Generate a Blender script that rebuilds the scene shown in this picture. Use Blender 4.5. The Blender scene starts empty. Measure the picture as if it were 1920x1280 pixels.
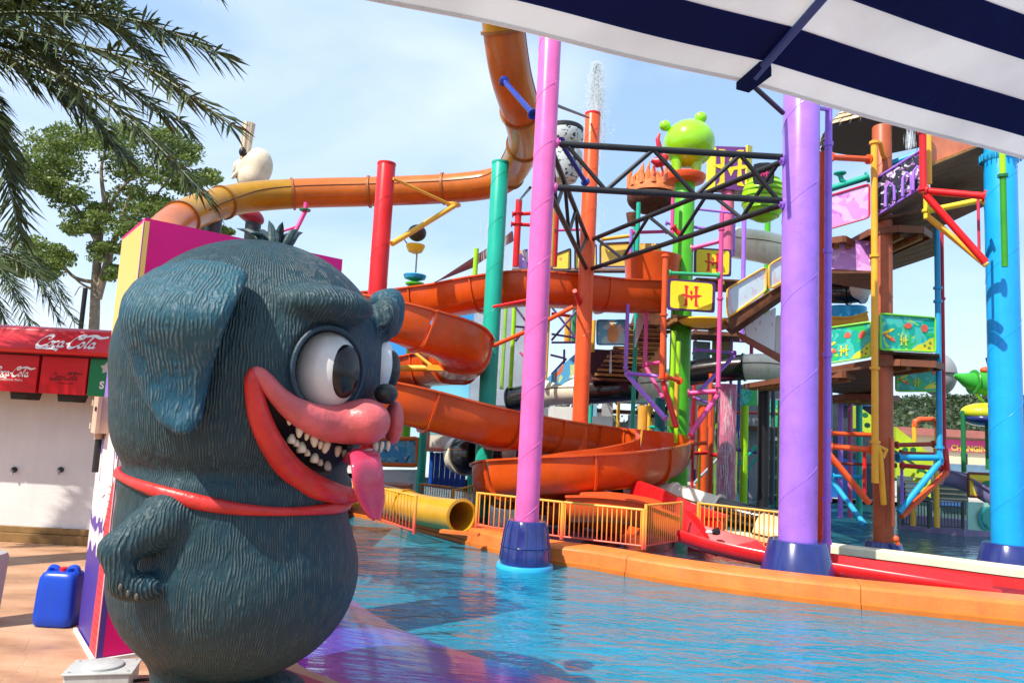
import bpy, bmesh, math, random
import numpy as np
from mathutils import Vector, Matrix
random.seed(7); np.random.seed(7)
R = math.radians
scene = bpy.context.scene
COL = scene.collection
# ------------------------------------------------------------------ camera, world, sun
F = 1387.0
CAMH = 1.6
PITCH, ROLL = 6.4, 3.0
cam_d = bpy.data.cameras.new('camera'); cam = bpy.data.objects.new('camera', cam_d)
COL.objects.link(cam); scene.camera = cam
cam_d.lens = 36 * F / 1920; cam_d.sensor_width = 36; cam_d.clip_start = .05; cam_d.clip_end = 3000
ROT = Matrix.Rotation(R(90 + PITCH), 3, 'X') @ Matrix.Rotation(R(ROLL), 3, 'Z')
cam.matrix_world = Matrix.Translation((0, 0, CAMH)) @ ROT.to_4x4()
SUN_AZ = 47.0    # degrees left of "behind the camera"
SUN_EL = 52.0
sdir = Vector((-math.sin(R(SUN_AZ)) * math.cos(R(SUN_EL)), -math.cos(R(SUN_AZ)) * math.cos(R(SUN_EL)), math.sin(R(SUN_EL))))
world = bpy.data.worlds.new('World'); scene.world = world; world.use_nodes = True
wn = world.node_tree.nodes; wl = world.node_tree.links
bg = wn['Background']; bg.inputs['Strength'].default_value = 0.15
sky = wn.new('ShaderNodeTexSky'); sky.sky_type = 'NISHITA'; sky.sun_disc = False
sky.sun_elevation = R(SUN_EL); sky.sun_rotation = math.atan2(sdir.x, sdir.y)
sky.air_density = 1.1; sky.dust_density = .8; sky.ozone_density = 2.0
tc = wn.new('ShaderNodeTexCoord')
mp = wn.new('ShaderNodeMapping'); mp.inputs['Scale'].default_value = (1.0, 1.0, 2.2); mp.inputs['Rotation'].default_value = (.3, .5, .2)
mp.inputs['Location'].default_value = (.35, .2, .1)
n1 = wn.new('ShaderNodeTexNoise'); n1.inputs['Scale'].default_value = 1.7; n1.inputs['Detail'].default_value = 7; n1.inputs['Roughness'].default_value = .48
n1.inputs['Distortion'].default_value = .5
cr = wn.new('ShaderNodeValToRGB'); cr.color_ramp.elements[0].position = .40; cr.color_ramp.elements[1].position = .68
mx = wn.new('ShaderNodeMix'); mx.data_type = 'RGBA'
mx.inputs[7].default_value = (5.2, 5.8, 6.6, 1)
mul = wn.new('ShaderNodeMath'); mul.operation = 'MULTIPLY_ADD'; mul.inputs[1].default_value = .85; mul.inputs[2].default_value = .0
wl.new(tc.outputs['Generated'], mp.inputs[0]); wl.new(mp.outputs[0], n1.inputs[0]); wl.new(n1.outputs[0], cr.inputs[0])
wl.new(cr.outputs[0], mul.inputs[0]); wl.new(mul.outputs[0], mx.inputs[0]); hz = wn.new('ShaderNodeMix'); hz.data_type = 'RGBA'; hz.inputs[0].default_value = .55; hz.inputs[7].default_value = (2.9, 4.3, 6.4, 1); wl.new(sky.outputs[0], hz.inputs[6]); wl.new(hz.outputs[2], mx.inputs[6]); wl.new(mx.outputs[2], bg.inputs[0])
sun_d = bpy.data.lights.new('sun', 'SUN'); sun_d.energy = 5.0; sun_d.angle = R(.55); sun_d.color = (1, .93, .82)
sun = bpy.data.objects.new('sun', sun_d); COL.objects.link(sun)
sun.rotation_euler = sdir.to_track_quat('Z', 'Y').to_euler()
scene.view_settings.view_transform = 'Standard'; scene.view_settings.look = 'None'
scene.view_settings.exposure = 0.45; scene.view_settings.gamma = 1
scene.render.engine = 'CYCLES'
scene.cycles.max_bounces = 6; scene.cycles.transparent_max_bounces = 12
scene.cycles.caustics_reflective = False; scene.cycles.caustics_refractive = False
# ------------------------------------------------------------------ pixel of a survey photo -> place in the world
def ray(px, py):
    return ROT @ Vector(((px - 960) / F, -(py - 640) / F, -1))
def P(px, py, Y):
    d = ray(px, py); return Vector((0, 0, CAMH)) + d * (Y / d.y)
def G(px, py, z=0.0):
    d = ray(px, py); return Vector((0, 0, CAMH)) + d * ((z - CAMH) / d.z)
# ------------------------------------------------------------------ materials
def newmat(name):
    m = bpy.data.materials.new(name); m.use_nodes = True
    return m, m.node_tree.nodes, m.node_tree.links, m.node_tree.nodes['Principled BSDF']
_mc = {}
def paint(rgb, rough=.32, var=.22, scale=2.2, bump=.0, bscale=30, coat=0., metal=0., dirt=.16, name='paint', stretch=1, trans=0):
    key = (tuple(rgb), rough, var, scale, bump, bscale, coat, metal, dirt, name, stretch, trans)
    if key in _mc: return _mc[key]
    m, n, l, b = newmat(name)
    t = n.new('ShaderNodeTexCoord'); mpg = n.new('ShaderNodeMapping'); mpg.inputs['Scale'].default_value = (1, 1, 1 / stretch)
    l.new(t.outputs['Object'], mpg.inputs[0])
    no = n.new('ShaderNodeTexNoise'); no.inputs['Scale'].default_value = scale; no.inputs['Detail'].default_value = 8; no.inputs['Roughness'].default_value = .65
    l.new(mpg.outputs[0], no.inputs[0])
    r = n.new('ShaderNodeValToRGB'); r.color_ramp.elements[0].position = .32; r.color_ramp.elements[1].position = .68
    c = Vector(rgb)
    lo = c * (1 - var); hi = c * (1 + var * .4) + Vector((1, 1, 1)) * var * .012
    r.color_ramp.elements[0].color = (*lo, 1); r.color_ramp.elements[1].color = (*hi, 1)
    l.new(no.outputs[0], r.inputs[0])
    # streaky dirt running down
    mp2 = n.new('ShaderNodeMapping'); mp2.inputs['Scale'].default_value = (9, 9, .8); l.new(t.outputs['Object'], mp2.inputs[0])
    n2 = n.new('ShaderNodeTexNoise'); n2.inputs['Scale'].default_value = 1.5; n2.inputs['Detail'].default_value = 6; l.new(mp2.outputs[0], n2.inputs[0])
    r2 = n.new('ShaderNodeValToRGB'); r2.color_ramp.elements[0].position = .5; r2.color_ramp.elements[1].position = .78
    l.new(n2.outputs[0], r2.inputs[0])
    dm = n.new('ShaderNodeMath'); dm.operation = 'MULTIPLY'; dm.inputs[1].default_value = dirt; l.new(r2.outputs[0], dm.inputs[0])
    mxx = n.new('ShaderNodeMix'); mxx.data_type = 'RGBA'; l.new(dm.outputs[0], mxx.inputs[0]); l.new(r.outputs[0], mxx.inputs[6])
    g = c * .35 + Vector((.1, .09, .075)) * .6; mxx.inputs[7].default_value = (*g, 1)
    l.new(mxx.outputs[2], b.inputs['Base Color'])
    rr = n.new('ShaderNodeMapRange'); rr.inputs[3].default_value = max(.02, rough - .08); rr.inputs[4].default_value = min(1, rough + .15)
    l.new(no.outputs[0], rr.inputs[0]); l.new(rr.outputs[0], b.inputs['Roughness'])
    b.inputs['Specular IOR Level'].default_value = .36; b.inputs['Metallic'].default_value = metal; b.inputs['Coat Weight'].default_value = coat; b.inputs['Coat Roughness'].default_value = .08
    if bump:
        nb = n.new('ShaderNodeTexNoise'); nb.inputs['Scale'].default_value = bscale; nb.inputs['Detail'].default_value = 5; l.new(mpg.outputs[0], nb.inputs[0])
        bp = n.new('ShaderNodeBump'); bp.inputs['Strength'].default_value = bump; bp.inputs['Distance'].default_value = .02
        l.new(nb.outputs[0], bp.inputs['Height']); l.new(bp.outputs[0], b.inputs['Normal'])
    if trans:
        tr = n.new('ShaderNodeBsdfTranslucent'); l.new(mxx.outputs[2], tr.inputs[0])
        ms = n.new('ShaderNodeMixShader'); ms.inputs[0].default_value = trans
        l.new(b.outputs[0], ms.inputs[1]); l.new(tr.outputs[0], ms.inputs[2]); l.new(ms.outputs[0], n['Material Output'].inputs[0])
    _mc[key] = m
    return m
PINK = paint((.86, .15, .45), .28, .2, bump=.05, bscale=8)
PURPLE = paint((.38, .17, .74), .25, .2, bump=.05, bscale=8)
BLUE = paint((.02, .40, .78), .25, .12)
NAVY = paint((.018, .03, .17), .16, .25, coat=.5)
RED = paint((.68, .015, .02), .28, .15)
BRED = paint((.75, .01, .012), .25, .2)
ORED = paint((.80, .10, .02), .28, .12)
ORANGE = paint((.80, .25, .03), .3, .15)
YEL = paint((.85, .45, .04), .35, .12)
BYEL = paint((.85, .62, .03), .35, .1)
TEAL = paint((.01, .42, .30), .28, .12)
GREEN = paint((.08, .46, .015), .28, .15)
LIME = paint((.35, .70, .01), .22, .1)
DGREEN = paint((.01, .16, .05), .35, .2)
BLACK = paint((.016, .016, .018), .38, .3)
CREAM = paint((.75, .62, .38), .3, .15)
WHITE = paint((.72, .72, .68), .4, .1)
GREY = paint((.38, .39, .40), .5, .15)
CYAN = paint((.03, .42, .72), .3, .12)
MAG = paint((.88, .0, .20), .5, .1, dirt=.1)
SLIDE = paint((.66, .085, .006), .24, .25, scale=1.2, coat=.12, dirt=.25)
SLIDEIN = SLIDE
TUBEY = paint((.44, .215, .004), .26, .25, scale=1.2, coat=.08, dirt=.3)
TUBEO = paint((.56, .14, .012), .26, .25, scale=1.2, coat=.08, dirt=.3)
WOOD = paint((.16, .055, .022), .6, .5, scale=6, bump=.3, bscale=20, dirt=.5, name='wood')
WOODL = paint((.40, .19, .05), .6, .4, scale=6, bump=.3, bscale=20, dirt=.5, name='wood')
BROWNC = paint((.46, .10, .035), .4, .25)
BARK = paint((.30, .24, .18), .9, .4, scale=8, bump=.8, bscale=14, dirt=.3, name='bark')
def leafmat(name, c1, c2, tr=.3):
    m, n, l, b = newmat(name)
    oi = n.new('ShaderNodeNewGeometry'); t = n.new('ShaderNodeTexCoord')
    no = n.new('ShaderNodeTexNoise'); no.inputs['Scale'].default_value = 1.3; no.inputs['Detail'].default_value = 3; l.new(t.outputs['Object'], no.inputs[0])
    ad = n.new('ShaderNodeMath'); ad.operation = 'MULTIPLY_ADD'; ad.inputs[1].default_value = .5; l.new(oi.outputs['Random Per Island'], ad.inputs[0]); 
    sc = n.new('ShaderNodeMath'); sc.operation = 'MULTIPLY'; sc.inputs[1].default_value = .6; l.new(no.outputs[0], sc.inputs[0]); l.new(sc.outputs[0], ad.inputs[2])
    r = n.new('ShaderNodeValToRGB'); r.color_ramp.elements[0].position = .2; r.color_ramp.elements[1].position = .8
    r.color_ramp.elements[0].color = (*c1, 1); r.color_ramp.elements[1].color = (*c2, 1)
    l.new(ad.outputs[0], r.inputs[0]); l.new(r.outputs[0], b.inputs['Base Color']); b.inputs['Roughness'].default_value = .5
    tl = n.new('ShaderNodeBsdfTranslucent'); l.new(r.outputs[0], tl.inputs[0])
    ms = n.new('ShaderNodeMixShader'); ms.inputs[0].default_value = tr
    l.new(b.outputs[0], ms.inputs[1]); l.new(tl.outputs[0], ms.inputs[2]); l.new(ms.outputs[0], n['Material Output'].inputs[0])
    return m
LEAF = leafmat('tree_leaves', (.055, .105, .02), (.22, .29, .06), .4)
PALML = leafmat('palm_leaves', (.018, .04, .01), (.075, .11, .02), .12)
HILLM = leafmat('hill_leaves', (.02, .045, .015), (.06, .09, .03), .15)
# ------------------------------------------------------------------ mesh builder
class MB:
    def __init__(s): s.v = []; s.f = []; s.sm = True
    def add(s, vs, fs):
        o = len(s.v); s.v += [Vector(v) for v in vs]; s.f += [tuple(i + o for i in f) for f in fs]; return s
    def box(s, c, hx, hy, hz, rot=None):
        vs = [Vector((x, y, z)) for x in (-hx, hx) for y in (-hy, hy) for z in (-hz, hz)]
        if rot is not None: vs = [rot @ v for v in vs]
        c = Vector(c)
        return s.add([c + v for v in vs], [(0, 1, 3, 2), (4, 6, 7, 5), (0, 4, 5, 1), (2, 3, 7, 6), (0, 2, 6, 4), (1, 5, 7, 3)])
    def prism(s, poly, off):
        """solid: polygon (list of points) extruded by vector off"""
        n = len(poly); off = Vector(off); poly = [Vector(p) for p in poly]
        return s.add(poly + [p + off for p in poly], [tuple(range(n))[::-1], tuple(range(n, 2 * n))] + [(i, (i + 1) % n, n + (i + 1) % n, n + i) for i in range(n)])
    def tube(s, pts, r, n=12, caps=True):
        pts = [Vector(p) for p in pts]; m = len(pts)
        rs = r if isinstance(r, (list, tuple)) else [r] * m
        vs = []; prev = None
        for i, p in enumerate(pts):
            t = (pts[min(i + 1, m - 1)] - pts[max(i - 1, 0)]).normalized()
            if prev is None:
                a = t.orthogonal().normalized()
            else:
                a = (prev - t * prev.dot(t)).normalized()
            prev = a; b = t.cross(a)
            for k in range(n):
                w = 2 * math.pi * k / n; vs.append(p + (a * math.cos(w) + b * math.sin(w)) * rs[i])
        fs = [(i * n + k, i * n + (k + 1) % n, (i + 1) * n + (k + 1) % n, (i + 1) * n + k) for i in range(m - 1) for k in range(n)]
        if caps: fs += [tuple(range(n))[::-1], tuple(range((m - 1) * n, m * n))]
        return s.add(vs, fs)
    def lathe(s, c, prof, n=24, ax=None):
        """prof = [(r, h)...] around axis ax (default z)"""
        c = Vector(c); q = Matrix.Identity(3) if ax is None else Vector(ax).to_track_quat('Z', 'Y').to_matrix()
        vs = [c + q @ Vector((r * math.cos(2 * math.pi * k / n), r * math.sin(2 * math.pi * k / n), h)) for r, h in prof for k in range(n)]
        m = len(prof)
        fs = [(i * n + k, i * n + (k + 1) % n, (i + 1) * n + (k + 1) % n, (i + 1) * n + k) for i in range(m - 1) for k in range(n)]
        fs += [tuple(range(n))[::-1], tuple(range((m - 1) * n, m * n))]
        return s.add(vs, fs)
    def ell(s, c, rx, ry, rz, n=20, m=12, rot=None):
        c = Vector(c); vs = []
        for i in range(m + 1):
            a = math.pi * i / m
            for k in range(n):
                b = 2 * math.pi * k / n
                v = Vector((rx * math.sin(a) * math.cos(b), ry * math.sin(a) * math.sin(b), rz * math.cos(a)))
                if rot is not None: v = rot @ v
                vs.append(c + v)
        fs = [(i * n + k, (i + 1) * n + k, (i + 1) * n + (k + 1) % n, i * n + (k + 1) % n) for i in range(m) for k in range(n)]
        return s.add(vs, fs)
def link(name, mb, mat, parent=None, org=None, smooth=True, ang=40, kind=None):
    """link a mesh; verts are in world space, moved so that the parent's place is the origin"""
    me = bpy.data.meshes.new(name)
    if parent is not None and org is None: org = Vector(parent.get('_org', (0, 0, 0)))
    if org is None: org = Vector((0, 0, 0))
    me.from_pydata([tuple(v - org) for v in mb.v], [], mb.f)
    me.materials.append(mat)
    if smooth:
        me.polygons.foreach_set('use_smooth', [True] * len(me.polygons))
        bm = bmesh.new(); bm.from_mesh(me)
        bmesh.ops.remove_doubles(bm, verts=bm.verts, dist=1e-5)
        bmesh.ops.recalc_face_normals(bm, faces=bm.faces)
        ca = R(ang)
        for e in bm.edges:
            if len(e.link_faces) == 2 and e.calc_face_angle(0) > ca: e.smooth = False
        bm.to_mesh(me); bm.free()
    me.update()
    o = bpy.data.objects.new(name, me); COL.objects.link(o)
    if parent is not None:
        o.parent = parent; o['_org'] = tuple(org)
    if kind: o['kind'] = kind
    return o
def thing(name, label, cat, loc=(0, 0, 0), group=None):
    o = bpy.data.objects.new(name, None); COL.objects.link(o); o.location = loc; o.empty_display_size = .2
    o['label'] = label; o['category'] = cat; o['_org'] = tuple(loc)
    if group: o['group'] = group
    return o
def single(name, mb, mat, label, cat, group=None, kind=None, smooth=True, org=None):
    """a thing that is one mesh, its origin at its base"""
    if org is None:
        xs = [v.x for v in mb.v]; ys = [v.y for v in mb.v]; zs = [v.z for v in mb.v]
        org = Vector(((min(xs) + max(xs)) / 2, (min(ys) + max(ys)) / 2, min(zs)))
    o = link(name, mb, mat, org=Vector(org), smooth=smooth, kind=kind); o.location = org
    if kind != 'structure':
        o['label'] = label; o['category'] = cat
        if group: o['group'] = group
    return o
def struct(name, mb, mat, smooth=False):
    return link(name, mb, mat, smooth=smooth, kind='structure')
def catmull(pts, n=8):
    pts = [Vector(p) for p in pts]; out = []
    q = [pts[0] * 2 - pts[1]] + pts + [pts[-1] * 2 - pts[-2]]
    for i in range(1, len(q) - 2):
        a, b, c, d = q[i - 1], q[i], q[i + 1], q[i + 2]
        for k in range(n):
            t = k / n
            out.append(.5 * ((2 * b) + (c - a) * t + (2 * a - 5 * b + 4 * c - d) * t * t + (3 * b - a - 3 * c + d) * t ** 3))
    out.append(pts[-1]); return out
def resample(pts, step):
    L = [0]
    for a, b in zip(pts, pts[1:]): L.append(L[-1] + (b - a).length)
    n = max(2, int(round(L[-1] / step))); out = []; j = 0
    for i in range(n + 1):
        s = L[-1] * i / n
        while j < len(L) - 2 and L[j + 1] < s: j += 1
        out.append(pts[j].lerp(pts[j + 1], min(1, (s - L[j]) / max(1e-9, L[j + 1] - L[j]))))
    return out
def sweep(pts, prof, closed=True, capped=True, idx=None):
    """sweep a profile [(side, up)] along pts with world-up frames"""
    m = MB(); n = len(prof); vs = []; N = len(pts)
    for i, p in enumerate(pts):
        t = (pts[min(i + 1, N - 1)] - pts[max(i - 1, 0)]).normalized()
        sd = t.cross(Vector((0, 0, 1)))
        sd = sd.normalized() if sd.length > 1e-4 else Vector((1, 0, 0))
        up = sd.cross(t).normalized()
        vs += [p + sd * a + up * b for a, b in prof]
    kk = n if closed else n - 1
    fs = [(i * n + k, i * n + (k + 1) % n, (i + 1) * n + (k + 1) % n, (i + 1) * n + k) for i in range(N - 1) for k in range(kk)]
    if capped and closed:
        fs += [tuple(range(n))[::-1], tuple(range((N - 1) * n, N * n))]
    return m.add(vs, fs)
def scatter(name_label, seed=0): pass
# ------------------------------------------------------------------ implicit surfaces
def sd_ell(p, c, r):
    q = [(p[i] - c[i]) for i in range(3)]
    k0 = np.sqrt(sum((q[i] / r[i]) ** 2 for i in range(3))) + 1e-9
    k1 = np.sqrt(sum((q[i] / r[i] ** 2) ** 2 for i in range(3))) + 1e-9
    return k0 * (k0 - 1) / k1
def sd_cap(p, a, b, ra, rb):
    ab = [b[i] - a[i] for i in range(3)]; L = sum(x * x for x in ab) + 1e-12
    t = np.clip(sum((p[i] - a[i]) * ab[i] for i in range(3)) / L, 0, 1)
    return np.sqrt(sum((p[i] - a[i] - ab[i] * t) ** 2 for i in range(3))) - (ra + (rb - ra) * t)
def smin(a, b, k):
    h = np.clip(.5 + .5 * (b - a) / k, 0, 1); return b + (a - b) * h - k * h * (1 - h)
def smax(a, b, k): return -smin(-a, -b, k)
def nets(f, lo, hi, h):
    ax = [np.arange(lo[i], hi[i] + h, h) for i in range(3)]
    X, Y, Z = np.meshgrid(*ax, indexing='ij'); V = f((X, Y, Z))
    S = V < 0; nx, ny, nz = V.shape
    acc = np.zeros((nx - 1, ny - 1, nz - 1, 3)); cnt = np.zeros((nx - 1, ny - 1, nz - 1))
    cs = [(i, j, k) for i in (0, 1) for j in (0, 1) for k in (0, 1)]
    sl = lambda A, c: A[c[0]:nx - 1 + c[0], c[1]:ny - 1 + c[1], c[2]:nz - 1 + c[2]]
    for a in cs:
        for d in range(3):
            if a[d]: continue
            b = list(a); b[d] = 1; b = tuple(b)
            va, vb = sl(V, a), sl(V, b); cr_ = (va < 0) != (vb < 0)
            t = np.where(cr_, va / np.where(cr_, va - vb, 1), 0)
            pos = np.zeros(va.shape + (3,)); pos[..., 0] = a[0]; pos[..., 1] = a[1]; pos[..., 2] = a[2]; pos[..., d] += t
            acc += pos * cr_[..., None]; cnt += cr_
    act = cnt > 0; idx = -np.ones(act.shape, int); ii = np.argwhere(act); idx[act] = np.arange(len(ii))
    vv = (ii + acc[act] / cnt[act][:, None]) * h + np.array(lo)
    faces = []
    for d in range(3):
        e, g = (d + 1) % 3, (d + 2) % 3
        A = np.moveaxis(S, (d, e, g), (0, 1, 2)); I = np.moveaxis(idx, (d, e, g), (0, 1, 2))
        s0 = A[:-1, 1:-1, 1:-1]; s1 = A[1:, 1:-1, 1:-1]
        for sgn, mk in ((0, s0 & ~s1), (1, ~s0 & s1)):
            w = np.argwhere(mk)
            if not len(w): continue
            i, j, k = w[:, 0], w[:, 1] + 1, w[:, 2] + 1
            q = np.stack([I[i, j - 1, k - 1], I[i, j, k - 1], I[i, j, k], I[i, j - 1, k]], 1)
            if sgn: q = q[:, ::-1]
            faces.append(q)
    return vv, np.concatenate(faces)
def link_np(name, v, f, mat, parent, smooth=True, kind=None):
    org = np.array(parent.get('_org', (0, 0, 0))) if parent is not None else np.zeros(3)
    me = bpy.data.meshes.new(name); me.from_pydata((v - org).tolist(), [], f.tolist() if hasattr(f, 'tolist') else f)
    me.materials.append(mat)
    if smooth: me.polygons.foreach_set('use_smooth', [True] * len(me.polygons))
    me.update(); o = bpy.data.objects.new(name, me); COL.objects.link(o)
    if parent is not None: o.parent = parent; o['_org'] = tuple(org)
    if kind: o['kind'] = kind
    return o
#==PART2==
# ================================================================== THE SETTING
WZ = -.15
def sheet(name, pts, z, mat):
    m = MB(); m.add([Vector((x, y, z)) for x, y in pts], [tuple(range(len(pts)))]); return struct(name, m, mat)
# ground far around
gm = paint((.16, .13, .09), .9, .4, scale=.4, bump=.4, bscale=3, name='earth')
sheet('ground', [(-900, -300), (1200, -300), (1200, 1500), (-900, 1500)], -.72, gm)
def poolfloor(name, base, joints=.5):
    m, n, l, b = newmat(name)
    t = n.new('ShaderNodeTexCoord'); no = n.new('ShaderNodeTexNoise'); no.inputs['Scale'].default_value = .8; no.inputs['Detail'].default_value = 6
    l.new(t.outputs['Object'], no.inputs[0]); r = n.new('ShaderNodeValToRGB'); c = Vector(base)
    r.color_ramp.elements[0].color = (*(c * .6), 1); r.color_ramp.elements[1].color = (*(c * 1.25), 1); r.color_ramp.elements[0].position = .3; r.color_ramp.elements[1].position = .7
    l.new(no.outputs[0], r.inputs[0]); l.new(r.outputs[0], b.inputs['Base Color']); b.inputs['Roughness'].default_value = .6
    return m
PF = poolfloor('pool_floor_paint', (.06, .50, .72)); PF2 = poolfloor('back_pool_paint', (.06, .28, .32)); PF3 = poolfloor('channel_paint', (.12, .13, .26))
# curb line: front (water side) foot of the orange kerb
KF = [Vector((g.x, g.y, 0)) for g in [G(x, y, WZ) for x, y in ((560, 945), (700, 975), (840, 1010), (945, 1040), (1033, 1057), (1100, 1066), (1280, 1098), (1535, 1132), (1920, 1173), (2600, 1240), (3400, 1310))]]
KFs = resample(catmull(KF, 8), .25)
def offs(line, d):
    out = []
    for i, p in enumerate(line):
        t = (line[min(i + 1, len(line) - 1)] - line[max(i - 1, 0)]).normalized(); out.append(p + Vector((-t.y, t.x, 0)) * d)
    return out
sheet('pool_floor', [(-6, -2), (16, -2), (16, 8), (14, 12), (-6, 16)], -.34, PF)
# back pool floor behind the channel
CB = [Vector((g.x, g.y, 0)) for g in [G(x, y, .12) for x, y in ((1300, 985), (1400, 997), (1555, 1016), (1750, 1039), (1920, 1060), (2500, 1125), (3300, 1200))]]
CBs = resample(catmull(CB, 8), .25)
m = MB(); a = offs(KFs, .3); b_ = [Vector((p.x + .4, 30, 0)) for p in a]
m.add([Vector((p.x, p.y, -.55)) for p in a + b_], [(i, i + 1, len(a) + i + 1, len(a) + i) for i in range(len(a) - 1)]); struct('channel_floor', m, PF3)
m = MB(); a = CBs; m.add([Vector((p.x, p.y, -.5)) for p in a] + [Vector((p.x + 3, 30, -.5)) for p in a], [(i, i + 1, len(a) + i + 1, len(a) + i) for i in range(len(a) - 1)]); struct('back_pool_floor', m, PF2)
# water: one rippled surface; tinted, fresnel reflection over the painted floor
def watermat(name, tint, scale=1., rip=.5, body=.25, bodycol=(.02, .22, .36)):
    m, n, l, b = newmat(name); out = n['Material Output']; n.remove(b)
    t = n.new('ShaderNodeTexCoord'); mpg = n.new('ShaderNodeMapping'); mpg.inputs['Scale'].default_value = (.75, 1.5, 1); mpg.inputs['Rotation'].default_value = (0, 0, .12)
    l.new(t.outputs['Object'], mpg.inputs[0])
    hs = []
    for sc, am, de in ((1.4 * scale, .55, 1), (4.6 * scale, .42, 2), (12 * scale, .12, 3)):
        no = n.new('ShaderNodeTexNoise'); no.inputs['Scale'].default_value = sc; no.inputs['Detail'].default_value = de; no.inputs['Distortion'].default_value = .8; l.new(mpg.outputs[0], no.inputs[0])
        mu = n.new('ShaderNodeMath'); mu.operation = 'MULTIPLY'; mu.inputs[1].default_value = am; l.new(no.outputs[0], mu.inputs[0]); hs.append(mu)
    s1 = n.new('ShaderNodeMath'); l.new(hs[0].outputs[0], s1.inputs[0]); l.new(hs[1].outputs[0], s1.inputs[1])
    s2 = n.new('ShaderNodeMath'); l.new(s1.outputs[0], s2.inputs[0]); l.new(hs[2].outputs[0], s2.inputs[1])
    bp = n.new('ShaderNodeBump'); bp.inputs['Strength'].default_value = rip; bp.inputs['Distance'].default_value = .075; l.new(s2.outputs[0], bp.inputs['Height'])
    gl = n.new('ShaderNodeBsdfGlossy'); gl.inputs['Roughness'].default_value = .03; l.new(bp.outputs[0], gl.inputs['Normal'])
    tr = n.new('ShaderNodeBsdfRefraction'); tr.inputs['IOR'].default_value = 1.33; tr.inputs['Roughness'].default_value = 0
    tp = n.new('ShaderNodeBsdfTransparent'); tp.inputs[0].default_value = (*tint, 1)
    df = n.new('ShaderNodeBsdfDiffuse'); df.inputs[0].default_value = (*bodycol, 1); l.new(bp.outputs[0], df.inputs['Normal'])
    n.remove(tr)
    m1 = n.new('ShaderNodeMixShader'); m1.inputs[0].default_value = body; l.new(tp.outputs[0], m1.inputs[1]); l.new(df.outputs[0], m1.inputs[2])
    fr = n.new('ShaderNodeFresnel'); fr.inputs[0].default_value = 1.5; l.new(bp.outputs[0], fr.inputs[1])
    m2 = n.new('ShaderNodeMixShader'); l.new(fr.outputs[0], m2.inputs[0]); l.new(m1.outputs[0], m2.inputs[1]); l.new(gl.outputs[0], m2.inputs[2])
    l.new(m2.outputs[0], out.inputs[0]); return m
WAT = watermat('pool_water_surface', (.45, .86, .95), body=.55, bodycol=(.012, .31, .46), rip=1.0)
WAT2 = watermat('back_water_surface', (.6, .86, .88), rip=.45, body=.5, bodycol=(.05, .26, .29))
WAT3 = watermat('channel_water_surface', (.7, .75, .85), rip=.35, body=.25, bodycol=(.09, .08, .17))
m = MB(); k_in = offs(KFs, .12)
m.add([Vector((p.x, p.y, WZ)) for p in k_in] + [Vector((p.x - 2.4 if i < 12 else p.x, -3 if i > 2 else p.y, WZ)) for i, p in enumerate(k_in)], [(i + 1, i, len(k_in) + i, len(k_in) + i + 1) for i in range(len(k_in) - 1)]); struct('pool_water', m, WAT)
m = MB(); a = offs(KFs, .2); cb2 = [Vector((p.x, p.y, 0)) for p in offs(CBs, -.2)]
poly = [Vector((p.x, p.y, WZ)) for p in a] + [Vector((14.5, 6, WZ))] + [Vector((p.x, p.y, WZ)) for p in reversed(cb2)] + [Vector((1.2, 14, WZ)), Vector((0, 18, WZ)), Vector((-4, 22, WZ))]
m.add(poly, [tuple(range(len(poly)))])
o = struct('channel_water', m, WAT3)
bm = bmesh.new(); bm.from_mesh(o.data); bmesh.ops.triangulate(bm, faces=bm.faces); bm.to_mesh(o.data); bm.free()
m = MB(); a = offs(CBs, -.05); m.add([Vector((p.x, p.y, WZ + .01)) for p in a] + [Vector((p.x + 3, 24, WZ + .01)) for p in a], [(i, i + 1, len(a) + i + 1, len(a) + i) for i in range(len(a) - 1)]); struct('back_pool_water', m, WAT2)
# deck (stamped concrete, terracotta) and painted splash ramp
L1 = [(g.x, g.y) for g in [G(x, y, 0) for x, y in ((545, 1035), (540, 1140), (548, 1233), (640, 1280), (960, 1440), (1500, 1700))]] + [(3.5, 0), (6, -2.5)]
L1 = [(-2.6, 9.3)] + L1
L2 = [(-2.2, 9.6)] + [(g.x, g.y) for g in [G(x, y, WZ) for x, y in ((600, 1085), (660, 1124), (750, 1178), (900, 1232), (1080, 1280), (1600, 1420))]] + [(3.6, 2.2), (7.5, -2.5)]
L1s = resample(catmull([Vector((x, y, 0)) for x, y in L1], 8), .12); L2s = resample(catmull([Vector((x, y, 0)) for x, y in L2], 8), .12)
nL = min(len(L1s), len(L2s)); L1s = resample(L1s, sum((b - a).length for a, b in zip(L1s, L1s[1:])) / 80); L2s = resample(L2s, sum((b - a).length for a, b in zip(L2s, L2s[1:])) / 80)
nL = min(len(L1s), len(L2s))
m, n, l, b = newmat('deck_concrete')
t = n.new('ShaderNodeTexCoord'); no = n.new('ShaderNodeTexNoise'); no.inputs['Scale'].default_value = 1.1; no.inputs['Detail'].default_value = 9; no.inputs['Roughness'].default_value = .62
mpg = n.new('ShaderNodeMapping'); mpg.inputs['Scale'].default_value = (1, 2.2, 1); l.new(t.outputs['Object'], mpg.inputs[0]); l.new(mpg.outputs[0], no.inputs[0])
r = n.new('ShaderNodeValToRGB'); e = r.color_ramp.elements; e[0].position = .3; e[0].color = (.24, .12, .065, 1); e[1].position = .72; e[1].color = (.55, .35, .22, 1)
x = e.new(.5); x.color = (.43, .235, .13, 1)
l.new(no.outputs[0], r.inputs[0]); l.new(r.outputs[0], b.inputs['Base Color'])
vo = n.new('ShaderNodeTexVoronoi'); vo.feature = 'DISTANCE_TO_EDGE'; vo.inputs['Scale'].default_value = 3.2
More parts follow.
